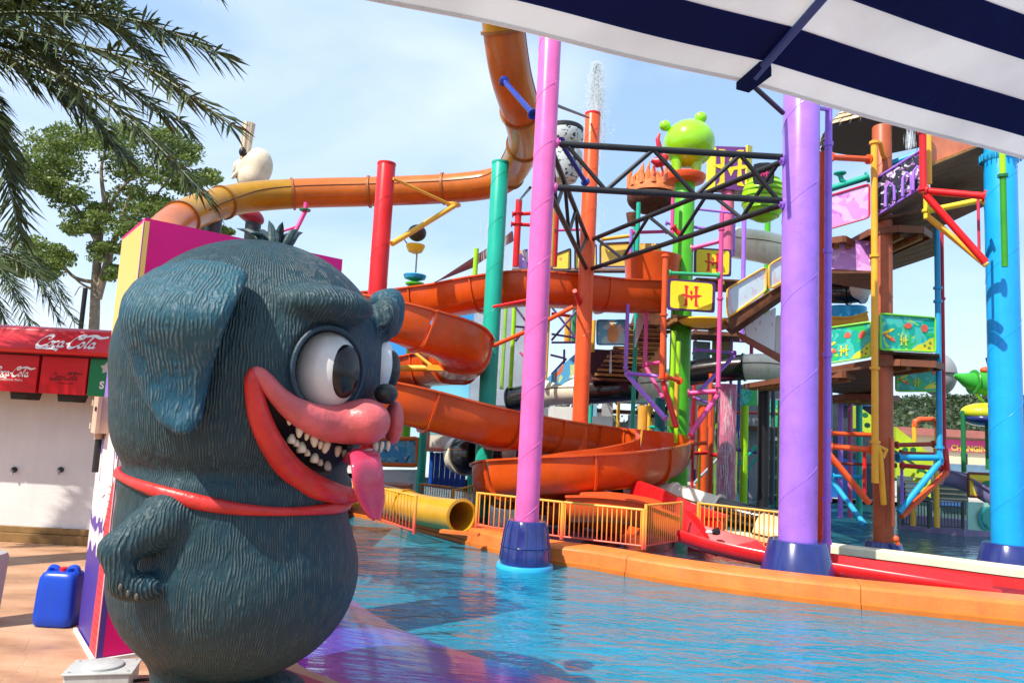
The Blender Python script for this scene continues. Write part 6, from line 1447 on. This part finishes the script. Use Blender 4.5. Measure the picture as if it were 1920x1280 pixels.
def platY(pts, mat=WOOD, n=7, rim=BR, beamm=WOODL):
    """platform whose outline points are given with distances, flattened to their mean height"""
    q = [P(*p) for p in pts]; z = sum(p.z for p in q) / len(q); pr = []
    for p, s in zip(q, pts):
        d = ray(s[0], s[1]); pr.append((s[0], s[1], z))
    return z
def platw(z, x0, x1, y0, y1, n, chamfer=.3):
    poly = [Vector((x0 + chamfer, y0, z)), Vector((x1 - chamfer, y0, z)), Vector((x1, y0 + chamfer, z)), Vector((x1, y1, z)), Vector((x0, y1, z)), Vector((x0, y0 + chamfer, z))]
    ch = lambda y: (x0 + max(0, chamfer - (y - y0)), x1 - max(0, chamfer - (y - y0)))
    for i in range(n):
        ya = y0 + (y1 - y0) * (i + .05) / n; yc = y0 + (y1 - y0) * (i + .95) / n; A, B_ = ch(ya), ch(yc); dz = random.uniform(-.005, .005)
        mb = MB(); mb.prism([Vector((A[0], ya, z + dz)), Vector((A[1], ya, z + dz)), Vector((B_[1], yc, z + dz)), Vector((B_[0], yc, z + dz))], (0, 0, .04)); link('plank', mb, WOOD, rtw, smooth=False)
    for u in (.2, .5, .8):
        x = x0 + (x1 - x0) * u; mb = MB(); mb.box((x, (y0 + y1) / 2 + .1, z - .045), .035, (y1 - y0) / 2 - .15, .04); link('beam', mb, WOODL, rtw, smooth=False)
    for a, b in zip(poly, poly[1:] + poly[:1]):
        d = (b - a).normalized(); nn_ = Vector((-d.y, d.x, 0)) * .015; mb = MB(); mb.prism([a - nn_ - U * .05, b - nn_ - U * .05, b + nn_ - U * .05, a + nn_ - U * .05], (0, 0, .10)); link('fascia', mb, BR, rtw, smooth=False)
xl, xm, xr = P(1546, 680, 11.7).x, P(1642, 680, 11.3).x, P(1765, 680, 11.4).x
z_ = P(1650, 672, 11.2).z; platw(z_ - .06, xm - .05, xr, 11.05, 15.0, 14)
z_ = P(1590, 688, 11.5).z; platw(z_ - .12, xl - .1, xm - .08, 11.5, 15.4, 13)
z_ = P(1720, 742, 12.7).z; platw(z_ - .06, xm + .3, xr + .15, 12.65, 14.2, 7)
z_ = P(1690, 425, 11.2).z; platw(z_ - .06, xm - .05, P(1760, 425, 11.2).x, 11.1, 15.2, 15)
z_ = P(1590, 440, 11.6).z; platw(z_ - .10, xl - .1, xm - .08, 11.5, 12.2, 3)
# upper left: patterned sloping balustrade, sloping ramp underside
BLP = printmat('tangle_print', (.02, .018, .035), [((.62, .60, .68), .53, 1.6), ((.38, .14, .42), .60, 2.0), ((.05, .3, .3), .68, 2.6), ((.6, .65, .3), .72, 3)], 5, seed=2.)
q, n = quadpanel(rtw, [(1643, 335, 11.1), (1727, 282, 10.6), (1727, 352, 10.6), (1643, 405, 11.1)], BLP, 'panel', frame=PURPLE, fr=.018, corner=.03)
mb = MB(); mb.prism([P(1643, 408, 11.1), P(1728, 355, 10.6), P(1750, 362, 12.2), P(1750, 395, 12.8), P(1650, 420, 12.8)], (0, 0, .05)); link('ramp_board', mb, WOOD, rtw, smooth=False)
bar(rtw, [(1667, 308, 11.6), (1726, 286, 11.4)], .05, CYAN); bar(rtw, [(1551, 356, 12), (1628, 332, 11.8)], .055, TEAL)
pipe(rtw, [(1587, 345, 11.9), (1578, 338, 11.9), (1575, 328, 11.9)], .04, TEAL, 'nozzle'); mb = MB(); mb.lathe(P(1575, 326, 11.9), [(.05, -.03), (.10, 0), (.10, .02)], 16); link('nozzle_cup', mb, TEAL, rtw)
for x0_ in (1660, 1692, 1712):
    u = (x0_ - 1643) / 84; yb = 398 - 50 * u; pipe(rtw, [(x0_, yb, 10.95 - .45 * u), (x0_ + 1, yb - 35, 10.95 - .45 * u), (x0_ + 8, yb - 45, 10.95 - .45 * u), (x0_ + 16, yb - 38, 10.9 - .45 * u), (x0_ + 17, yb - 12, 10.9 - .45 * u)], .022, PURPLE, 'loop_pipe')
# red frame to the blue column
post(rtw, 1730, 240, 1731, 362, 10.3, .05, RED, joints=(248, 355)); post(rtw, 1741, 240, 1742, 345, 10.5, .04, YO)
bar(rtw, [(1735, 358, 10.3), (1848, 368, 9.9)], .05, BRED); bar(rtw, [(1735, 365, 10.3), (1848, 492, 9.95)], .05, BRED, flanges=False); bar(rtw, [(1738, 396, 10.6), (1845, 374, 10.3)], .045, BYEL); post(rtw, 1737, 365, 1738, 410, 10.6, .045, BYEL, joints=(395,)); bar(rtw, [(1738, 405, 10.6), (1850, 497, 10.1)], .045, YO, flanges=False)
post(rtw, 1834, 372, 1836, 480, 10.2, .02, paint((.6, .03, .08), .4))
OP = paint((.72, .22, .11), .4, .25, scale=3)
quadpanel(rtw, [(1744, 240, 10.6), (1860, 262, 10.8), (1860, 264, 10.8), (1744, 306, 10.6)], OP, 'side_panel', corner=.01)
for k in range(7):
    u = k / 7; u2 = (k + .95) / 7; a, b, c_, d_ = P(1744, 310 + 58 * u, 10.6 + 1.9 * u), P(1858, 268 + 95 * u, 10.8 + 1.9 * u), P(1858, 268 + 95 * u2, 10.8 + 1.9 * u2), P(1744, 310 + 58 * u2, 10.6 + 1.9 * u2); mb = MB(); mb.prism([a, b, c_, d_], (0, 0, .04)); link('plank', mb, WOOD, rtw, smooth=False)
mb = MB(); mb.prism([P(1744, 306, 10.55), P(1858, 262, 10.75), P(1858, 266, 10.75), P(1744, 312, 10.55)], (0, .05, 0)); link('fascia', mb, WOODL, rtw, smooth=False)
mb = MB(); mb.prism([P(1744, 362, 12.4), P(1850, 362, 12.4), P(1850, 385, 12.4), P(1765, 425, 12.4), P(1744, 425, 12.4)], (0, .05, 0)); link('skirt_board', mb, WOOD, rtw, smooth=False)
def plankquad(parent, c4, n_, mat, th=.04):
    q = [P(*c) for c in c4]
    for k in range(n_):
        u, w = (k + .04) / n_, (k + .96) / n_; mb = MB(); mb.prism([q[0].lerp(q[3], u), q[1].lerp(q[2], u), q[1].lerp(q[2], w), q[0].lerp(q[3], w)], (0, 0, th)); link('plank', mb, mat, parent, smooth=False)
plankquad(rtw, [(1646, 412, 11.2), (1752, 392, 11.2), (1760, 478, 13.4), (1650, 515, 13.6)], 9, WOOD)
plankquad(rtw, [(1550, 700, 11.6), (1640, 688, 11.3), (1640, 745, 13.0), (1550, 735, 13.0)], 7, WOOD); plankquad(rtw, [(1650, 662, 11.15), (1762, 668, 11.3), (1762, 684, 12.6), (1650, 684, 12.6)], 5, WOOD)
plankquad(rtw, [(1550, 512, 11.8), (1636, 512, 11.6), (1640, 545, 13.0), (1550, 530, 13.0)], 5, WOOD)
# shingle roof
sr = thing('shingle_roof', 'beige shingled hexagonal roof with dark underside at the top of the right tower', 'roof', tuple(P(1650, 250, 11.6)))
rc_ = P(1648, 256, 12.2); rr = 1.0
rim = [rc_ + Vector((rr * math.cos(R(60 * k + 15)), rr * math.sin(R(60 * k + 15)), 0)) for k in range(6)]
mb = MB(); mb.add(rim + [Vector((rc_.x, rc_.y, rc_.z + .10))], [(i, (i + 1) % 6, 6) for i in range(6)]); mb.add([r_ - U * .06 for r_ in rim] , []); 
mb2 = MB(); mb2.prism([r_ - U * .02 for r_ in rim], U * .03); link('underside', mb2, paint((.03, .035, .04), .6, .3), sr, smooth=False)
tip = Vector((rc_.x, rc_.y, rc_.z + 1.15)); SHG = [paint(c_, .8, .3, scale=9, bump=.5) for c_ in ((.55, .42, .27), (.48, .36, .24), (.60, .48, .33))]; sgm = {}
mb = MB(); mb.add([r_ + U * .012 for r_ in rim] + [tip], [(i, (i + 1) % 6, 6) for i in range(6)]); link('roof_deck', mb, paint((.2, .15, .1), .8), sr, smooth=False)
for f_ in range(6):
    a, b = rim[f_], rim[(f_ + 1) % 6]; nrm = (b - a).cross(tip - a).normalized(); nrm = nrm if nrm.z > 0 else -nrm
    for row in range(9):
        u0, u1 = row / 10, (row + 1.25) / 10; la, lb = a.lerp(tip, u0), b.lerp(tip, u0); ua, ub = a.lerp(tip, u1), b.lerp(tip, u1); nn_ = max(1, int(round((lb - la).length / .16)))
        for k in range(nn_):
            x0, x1 = (k + .04) / nn_, (k + .96) / nn_; lift = .02 + random.uniform(0, .012); mb = MB(); mb.prism([la.lerp(lb, x0) + nrm * (lift + .02), la.lerp(lb, x1) + nrm * (lift + .02), ua.lerp(ub, x1) + nrm * lift * .6, ua.lerp(ub, x0) + nrm * lift * .6], nrm * .012); link('shingle', mb, SHG[random.randrange(3)], sr, smooth=False)
bo = thing('boat_slide', 'yellow boat shaped tray with blue tubs behind it, right of the lilac standpipe', 'tray', tuple(P(1585, 610, 13)))
mb = MB(); s = [P(1548, 597, 13), P(1580, 597, 13), P(1612, 588, 13)]; link('yellow_tray', sweep(resample(catmull(s, 6), .08), trough_prof(.5, .22)), YEL, bo)
for x in (1575, 1600): mb = MB(); mb.lathe(P(x, 588, 14), [(.18, -.2), (.24, 0), (.24, .12), (.2, .14)], 18); link('blue_tub', mb, BLUE, bo)
straight_tube('tube_slide', 'dark ribbed tube with white ball end under the lilac panel of the right tower', [(1558, 548, 14.4), (1590, 548, 14.2), (1615, 545, 14)], .22, [BLT], .2, WTG); mb = MB(); mb.ell(P(1614, 540, 13.8), .20, .2, .22); single('ball_cap', mb, WHITE, 'white ball shaped cap left of the rust brown column', 'cap')
# ================================================================== FAR BACKGROUND
bd_ = thing('changing_rooms', 'low cream changing room building with a pink sign band at the far right', 'building', tuple(P(1800, 850, 34)))
YB = 34; BW = paint((.72, .62, .42), .7, .1, scale=1)
def bgq(parent, name, x0, x1, y0, y1, Y, mat, th=.3): 
    a, b, c, d = P(x0, y0, Y), P(x1, y0, Y), P(x1, y1, Y), P(x0, y1, Y); za = (a.z + b.z) / 2; zb = (c.z + d.z) / 2
    mb = MB(); mb.box(((a.x + b.x) / 2, Y + th / 2, (za + zb) / 2), (b.x - a.x) / 2, th / 2, abs(za - zb) / 2); return link(name, mb, mat, parent, smooth=False)
bgq(bd_, 'wall', 1540, 2300, 826, 905, YB, BW, 6); bgq(bd_, 'roof', 1535, 2310, 812, 826, YB - .4, paint((.40, .14, .12), .6, .2), 7); bgq(bd_, 'sign_band', 1770, 1905, 826, 848, YB - .12, paint((.70, .06, .25), .5, .1), .1); bgq(bd_, 'plinth', 1540, 2300, 876, 906, YB - .06, paint((.14, .25, .36), .6), .05)
mb = MB(); text('lettering', 'CHANGING ROOM', P(1783, 843.5, YB - .14), XX, U, P(1783, 831, YB).z - P(1783, 845.5, YB).z, paint((.85, .62, .06), .5), bd_, bold=.012)
for x in (1690, 1808): bgq(bd_, 'doorway', x - 6, x + 6, 850, 880, YB - .02, BLACK, .01)
# mural wall with sky and sea colours at the left
mw = thing('mural_wall', 'tall sky blue mural wall behind the coiled slide and the teal column', 'wall', tuple(P(820, 700, 23)))
m, n, l, b = newmat('sky_mural'); t = n.new('ShaderNodeTexCoord'); sp_ = n.new('ShaderNodeSeparateXYZ'); l.new(t.outputs['Generated'], sp_.inputs[0]); no = n.new('ShaderNodeTexNoise'); no.inputs['Scale'].default_value = 1.5; no.inputs['Detail'].default_value = 4; l.new(t.outputs['Generated'], no.inputs[0])
ad = n.new('ShaderNodeMath'); ad.operation = 'MULTIPLY_ADD'; ad.inputs[1].default_value = .5; l.new(no.outputs[0], ad.inputs[0]); l.new(sp_.outputs[2], ad.inputs[2]); r = n.new('ShaderNodeValToRGB'); e = r.color_ramp.elements; e[0].position = .45; e[0].color = (.60, .74, .78, 1); e[1].position = 1.1; e[1].color = (.03, .30, .72, 1); x = e.new(.75); x.color = (.20, .62, .76, 1); l.new(ad.outputs[0], r.inputs[0]); l.new(r.outputs[0], b.inputs['Base Color']); b.inputs['Roughness'].default_value = .5
bgq(mw, 'mural', 715, 889, 575, 925, 23, m, .3)
wb = thing('pool_building', 'white and cream lower buildings behind the slides', 'building', tuple(P(900, 800, 25)))
bgq(wb, 'wall', 690, 1150, 755, 920, 25.5, paint((.66, .64, .60), .7, .1), 3); bgq(wb, 'grey_wall', 889, 1010, 560, 760, 25, paint((.36, .40, .46), .7, .25, scale=1), .3); bgq(wb, 'wall', 1130, 1560, 800, 935, 27, paint((.55, .56, .52), .7, .3, scale=.8), 3)
bgq(wb, 'dark_opening', 1372, 1465, 722, 985, 22, paint((.05, .06, .08), .6, .4), 1.); 
for k in range(6): bgq(wb, 'louvre', 1376, 1462, 745 + 36 * k, 752 + 36 * k, 21.95, paint((.25, .24, .26), .5), .04)
bgq(wb, 'dark_opening', 1556, 1640, 752, 985, 22, paint((.035, .045, .06), .6, .4), 1.); bgq(wb, 'blue_panel', 1558, 1625, 860, 935, 21.9, paint((.01, .12, .42), .5, .2), .05); bgq(wb, 'blue_panel', 1575, 1640, 735, 760, 21.8, paint((.02, .10, .28), .5), .1)
bgq(wb, 'teal_panel', 1500, 1465, 740, 790, 21.8, FG, .05) if 0 else None
bgq(wb, 'teal_panel', 1440, 1466, 750, 800, 21.8, FG, .05); bgq(wb, 'dark_opening', 1080, 1180, 655, 740, 21, paint((.05, .015, .03), .6, .3), .3)
bgq(wb, 'grey_pillar', 1404, 1422, 730, 985, 21.5, paint((.25, .27, .30), .6), .3)
post(wb, 1432, 715, 1430, 985, 15.5, .12, BLACK)
for (x, a, b, Y, r, m_) in ((1396, 730, 960, 19, .1, LIME), (1334, 725, 930, 19.5, .07, ORED), (1318, 760, 935, 20.5, .16, ORED), (1462, 750, 950, 19, .05, GREEN), (1380, 820, 960, 20, .05, paint((.3, .4, .03), .4)), (1206, 760, 830, 20.5, .14, paint((.8, .38, .06), .4)), (1220, 755, 830, 20.3, .07, BYEL), (1238, 745, 830, 20, .14, paint((.01, .16, .16), .4)), (795, 770, 850, 18.6, .05, TEAL), (812, 780, 850, 18.4, .05, TEAL), (883, 790, 900, 18.8, .06, TEAL)):
    post(wb, x, a, x - 2, b, Y, r, m_)
pkc = vcol(1362, 850, 18.8); column('column', 'wet rose pink column half veiled by falling water near the green column', pkc, -.5, topz(1364, 720, 18.8), .23, paint((.60, .12, .22), .3, .35), seam=False)
for (a, b, m_) in (((1256, 755, 20), (1236, 790, 20), BLACK), ((1216, 778, 20.2), (1246, 782, 20.2), BLACK), ((1214, 800, 20), (1250, 802, 20), TEAL), ((1290, 850, 19.6), (1330, 848, 19.6), RED), ((1330, 850, 19), (1370, 860, 19), RED), ((1385, 870, 19), (1420, 835, 19), TEAL), ((1380, 842, 19), (1425, 848, 19), NAVY), ((1290, 832, 19), (1325, 830, 19), ORED)):
    bar(wb, [a, b], .05, m_, flanges=False)
# pictured panels at the lower left, framed
fp = thing('picture_stand', 'framed beach picture panel on teal posts above a blue panelled door', 'panel', tuple(P(840, 900, 18)))
BE = printmat('beach_print', (.78, .70, .60), [((.80, .72, .62), .6, 1)], 1.5)
q, n = quadpanel(fp, [(802, 790, 18), (878, 790, 18), (878, 844, 18), (800, 842, 18)], BE, 'picture', frame=paint((.55, .07, .05), .4), fr=.04)
ux = (q[1] - q[0]).normalized(); uz = (q[0] - q[3]).normalized(); W = (q[1] - q[0]).length; H = (q[0] - q[3]).length
mb = MB(); mb.prism([q[3] + ux * W * a + uz * H * b + n * .004 for a, b in ((.04, .55), (.96, .48), (.96, .66), (.04, .72))], n * .003); link('sea_band', mb, paint((.20, .62, .68), .4), fp, smooth=False)
disc(fp, q[3] + ux * W * .45 + uz * H * .3, ux, uz, n, .13, .15, paint((.80, .5, .42), .5), lift=.005); disc(fp, q[3] + ux * W * .45 + uz * H * .3, ux, uz, n, .11, .13, BE, lift=.009)
BD = paint((.01, .08, .42), .4, .25, scale=3)
for k in range(7): bgq(fp, 'door_board', 806 + 10 * k, 815.4 + 10 * k, 848, 912, 18.3, BD, .06)
bgq(fp, 'ledge', 796, 884, 842, 848, 17.9, paint((.6, .2, .15), .5), .4); post(fp, 796, 770, 792, 925, 18, .08, TEAL); post(fp, 886, 800, 882, 925, 18, .06, TEAL)
f2 = thing('picture_stand', 'orange framed blue picture panel beside the dog statue tongue', 'panel', tuple(P(755, 900, 16.5)))
q, n = quadpanel(f2, [(700, 822, 16.5), (784, 822, 16.5), (782, 872, 16.5), (700, 870, 16.5)], printmat('sea_print', (.03, .35, .65), [((.1, .5, .72), .5, 1), ((.6, .65, .68), .64, 2.5), ((.03, .05, .08), .66, 3)], 3), 'picture', frame=paint((.75, .18, .03), .4), fr=.05)
quadpanel(f2, [(700, 880, 16.6), (788, 880, 16.6), (786, 935, 16.6), (700, 935, 16.6)], printmat('ice_print', (.45, .68, .72), [((.65, .75, .75), .5, 1), ((.05, .06, .08), .68, 2.5)], 3), 'lower_panel')
post(f2, 792, 800, 789, 935, 16.4, .09, TEAL); mb = MB(); mb.box(P(735, 918, 14), .35, .3, .12); link('tan_block', mb, paint((.45, .2, .1), .5), f2, smooth=False)
# right background pieces
sp2_ = thing('globe', 'big grey ribbed globe behind the blue pipe of the right tower', 'sculpture', tuple(P(1765, 740, 17)))
c = P(1758, 702, 17); mb = MB(); mb.ell(c, .40, .4, .50, 30, 20); link('shell', mb, paint((.32, .32, .34), .35, .2), sp2_); mb = MB(); mb.lathe(c + U * .02, [(.39, -.03), (.44, 0), (.39, .03)], 30); link('ring', mb, paint((.12, .12, .14), .4), sp2_)
gs = thing('green_horn', 'green horn shaped slide mouth with a narrow tip, left of the sky blue column', 'sculpture', tuple(P(1840, 740, 16)))
pipe(gs, [(1790, 703, 16), (1812, 712, 16), (1838, 718, 16), (1862, 722, 16), (1895, 726, 16)], [.04, .16, .24, .27, .28], paint((.04, .38, .03), .28, .2), 'horn', n=24)
for x in (1825, 1848, 1868): mb = MB(); mb.lathe(P(x, 716 + (x - 1825) * .12, 16), [(.262, -.02), (.275, 0), (.262, .02)], 24, ax=(1, 0, -.1)); link('rib', mb, paint((.03, .3, .03), .3), gs)
mb = MB(); mb.ell(P(1850, 694, 16), .14, .1, .08); link('crest', mb, ORED, gs); pipe(gs, [(1850, 670, 16), (1858, 690, 16)], [.03, .06], NAVY, 'fin'); pipe(gs, [(1830, 738, 16), (1845, 755, 16)], .03, LIME, 'stem')
ov = thing('oval_hood', 'yellow and navy oval hood on green posts in front of the changing rooms', 'hood', tuple(P(1845, 900, 16)))
mb = MB(); mb.ell(P(1848, 774, 16), .50, .4, .22, 28, 14); link('shell', mb, paint((.55, .55, .02), .3, .15), ov); mb = MB(); mb.ell(P(1849, 784, 16) - U * .02, .47, .42, .16, 28, 14); link('underside', mb, NAVY, ov); post(ov, 1806, 770, 1807, 885, 16, .05, DGREEN); post(ov, 1852, 790, 1854, 880, 16.2, .06, DGREEN); disc(ov, P(1857, 762, 15.6), XX, U, Vector((0, -1, 0)), .07, .05, RED)
gsl = thing('spotted_slide', 'lime green spotted slide slope behind the rust brown column', 'slide', tuple(P(1700, 900, 17)))
for a, b in (((1608, 760, 18), (1650, 790, 17.8)), ((1680, 800, 17.6), (1750, 855, 17)), ((1680, 850, 17.2), (1745, 895, 16.8))):
    pa_, pb_ = P(*a), P(*b); mb = MB(); mb.prism([pa_, pb_, pb_ - U * .45, pa_ - U * .55], (0, .25, 0)); link('slope', mb, paint((.42, .56, .03), .35, .2), gsl, smooth=False)
for (x, y) in ((1622, 778), (1626, 797), (1697, 843), (1712, 843), (1728, 880)): disc(gsl, P(x, y, 16.7), XX, U, Vector((0, -1, 0)), .07, .06, DGREEN, name='spot')
ar = thing('pipe_arch', 'orange and yellow pipe arch standing before the changing rooms', 'arch', tuple(P(1735, 840, 18)))
pipe(ar, [(1715, 800, 18), (1716, 790, 18), (1724, 786, 18), (1748, 786, 18), (1756, 790, 18), (1757, 800, 18)], .07, ORED, 'arch'); post(ar, 1715, 796, 1714, 845, 18, .055, YEL); post(ar, 1757, 796, 1757, 900, 18, .055, YEL)
ps = thing('purple_slide', 'grey purple slide arching down behind the sky blue column', 'slide', tuple(P(1820, 920, 14)))
link('trough_section', sweep(resample(catmull([P(1768, 878, 13.6), P(1800, 885, 13.5), P(1835, 897, 13.3), P(1885, 925, 13)], 8), .1), trough_prof(.6, .3)), paint((.22, .17, .32), .3, .2), ps)
pb = thing('porthole_panel', 'mint green panel with teal porthole under a yellow panel, left of sky blue column', 'panel', tuple(P(1840, 1000, 13)))
quadpanel(pb, [(1815, 940, 13), (1895, 945, 13), (1895, 1000, 13), (1815, 992, 13)], paint((.35, .60, .50), .4), 'panel', corner=.02); disc(pb, P(1855, 972, 12.95), XX, U, Vector((0, -1, 0)), .19, .21, paint((.02, .30, .30), .4), 'porthole'); disc(pb, P(1858, 972, 12.94), XX, U, Vector((0, -1, 0)), .16, .18, paint((.01, .14, .15), .5), 'porthole_glass', lift=.008)
quadpanel(pb, [(1815, 886, 13.1), (1895, 890, 13.1), (1895, 934, 13.1), (1815, 930, 13.1)], BYEL, 'panel', corner=.02, frame=paint((.2, .03, .02), .4)); disc(pb, P(1855, 908, 13.0), XX, U, Vector((0, -1, 0)), .14, .07, DGREEN, 'dark_oval')
lw = thing('low_wall', 'low purple grey pool wall running behind the rust brown column', 'wall', tuple(P(1760, 1000, 13)))
a = [G(1690, 986, -.1), G(1800, 998, -.1), G(1868, 1000, -.1), G(1920, 985, -.1)]; link('wall', sweep([Vector((p.x, p.y, 0)) for p in a], [(.0, -.3), (0, .18), (.25, .18), (.25, -.3)]), paint((.26, .20, .34), .5, .3), lw)
railing('dark slim railing far behind the blue brace of the right tower', P(1692, 985, 14), P(1742, 990, 13.6), .48, 9, mat=paint((.06, .08, .08), .4), rmat=BLACK)
railing('dark slim railing beside the mint green porthole panel', P(1744, 990, 13.6), P(1806, 992, 13.3), .48, 10, mat=paint((.10, .12, .12), .4), rmat=GREY)
for i, (x, a, b, Y, m_) in enumerate(((1712, 960, 985, 13.6, YEL), (1756, 880, 988, 13.2, YEL))): 
    t = thing('yellow_post', ('short yellow post right of the rust brown column base', 'taller yellow post behind the blue and orange braces')[i], 'post', tuple(P(x, b, Y))); post(t, x, a - 40, x, b, Y, .045, m_)
gl = thing('glass_pavilion', 'dim greenish pavilion with glass panels in the far pool behind the braces', 'building', tuple(P(1750, 980, 16)))
bgq(gl, 'back_wall', 1690, 1815, 895, 985, 17, paint((.10, .18, .17), .4, .4, scale=2), .2); bgq(gl, 'window', 1698, 1720, 905, 930, 16.95, paint((.35, .5, .6), .2), .03); bgq(gl, 'blue_counter', 1765, 1808, 938, 948, 16.9, paint((.05, .14, .40), .4), .1)
for k in range(5): bgq(gl, 'beam', 1690, 1815, 896 + 9 * k, 898 + 9 * k, 16.9, paint((.16, .14, .10), .5), .05)
jl = thing('tree_row', 'row of green trees behind the pools', 'trees', tuple(P(1500, 850, 60)))
cs = []; rs = []
for k in range(90):
    x = rnd.uniform(-10, 60); s = rnd.uniform(1.5, 3); cs.append((x, rnd.uniform(58, 70), rnd.uniform(0, 3.2))); rs.append((s, s, s * .9))
V_, F_ = leaf_cloud(cs, rs, 160, .28); link_np('crown', V_, F_, HILLM, jl, smooth=False, kind='stuff')
# ---- rear platforms that fill the depth behind the green column
rr_ = thing('rear_platforms', 'shaded rear platforms, rails and panels seen between the green and the purple column', 'play structure', tuple(P(1380, 800, 21)))
for (x0, x1, y, Y, n_) in ((1298, 1470, 628, 19, 5), (1290, 1400, 700, 21, 4), (1100, 1250, 772, 22, 4), (1300, 1460, 800, 21, 4), (950, 1100, 745, 22, 4)):
    a, b = P(x0, y, Y), P(x1, y, Y)
    for k in range(n_):
        mb = MB(); mb.box(((a.x + b.x) / 2, Y + .25 * k, (a.z + b.z) / 2), (b.x - a.x) / 2, .115, .05); link('plank', mb, WOOD, rr_, smooth=False)
rp2 = [(1300, 640, 1332, 690, 20, paint((.28, .40, .42), .5)), (1336, 640, 1372, 690, 20, paint((.45, .36, .16), .5)), (1300, 690, 1330, 715, 20, paint((.42, .05, .05), .5)), (1332, 690, 1362, 715, 20, paint((.06, .2, .4), .5)), (1366, 780, 1400, 800, 21, paint((.25, .06, .08), .5)), (1296, 880, 1330, 905, 21, paint((.03, .08, .3), .5)), (1366, 895, 1404, 935, 21, paint((.03, .06, .30), .5)), (1306, 905, 1345, 935, 20.8, paint((.20, .06, .07), .5)), (1390, 730, 1420, 760, 18, FG), (1100, 745, 1120, 780, 21, paint((.2, .45, .6), .5)), (1130, 735, 1150, 780, 21, GREY), (1460, 600, 1475, 640, 20, WHITE)]
for (x0, y0, x1, y1, Y, m_) in rp2: bgq(rr_, 'panel', x0, x1, y0, y1, Y, m_, .05)
for (x, a, b, Y, r, m_) in ((1302, 600, 930, 20.5, .04, RED), (1345, 620, 930, 20.6, .05, paint((.12, .3, .05), .4)), (1372, 625, 730, 19.5, .04, PURPLE), (1385, 700, 960, 20.8, .05, paint((.03, .12, .35), .4)), (1410, 620, 700, 19.6, .05, PKP), (1450, 630, 980, 20, .06, paint((.04, .06, .08), .4)), (1312, 840, 935, 19.6, .04, BYEL), (1110, 655, 800, 21, .05, TEAL), (1160, 745, 810, 20.8, .05, YEL), (1010, 560, 760, 21, .05, RED), (985, 640, 760, 21.4, .05, TEAL)):
    post(rr_, x, a, x - 2, b, Y, r, m_)
for (a, b, m_) in (((1298, 662, 20.3), (1372, 664, 19.6), GREEN), ((1300, 745, 20.3), (1345, 760, 20.3), PURPLE), ((1345, 860, 20), (1302, 905, 20), paint((.3, .38, .45), .4)), ((1385, 905, 20.4), (1424, 850, 20.4), TEAL), ((1345, 760, 20), (1385, 740, 20), ORED), ((1105, 700, 20.8), (1160, 760, 20.8), BLACK), ((1370, 772, 20.5), (1460, 776, 20.5), RED), ((1290, 610, 20), (1400, 612, 19.8), PKP), ((975, 660, 21), (1010, 700, 21), PKP)):
    bar(rr_, [a, b], .035, m_, flanges=False)
dk = thing('dark_hall', 'dark open building filling the background behind the centre and right towers', 'building', tuple(P(1400, 900, 26)))
bgq(dk, 'wall', 1290, 1400, 720, 935, 25.6, paint((.10, .11, .12), .7, .4, scale=2), .3); bgq(dk, 'bright_opening', 1372, 1425, 845, 895, 25.5, paint((.6, .6, .55), .7), .05); bgq(dk, 'canopy_roof', 1070, 1260, 742, 752, 25, paint((.05, .12, .12), .6), 2)
bgq(dk, 'wall', 1180, 1290, 780, 900, 25.6, paint((.30, .33, .32), .7, .3), .3)
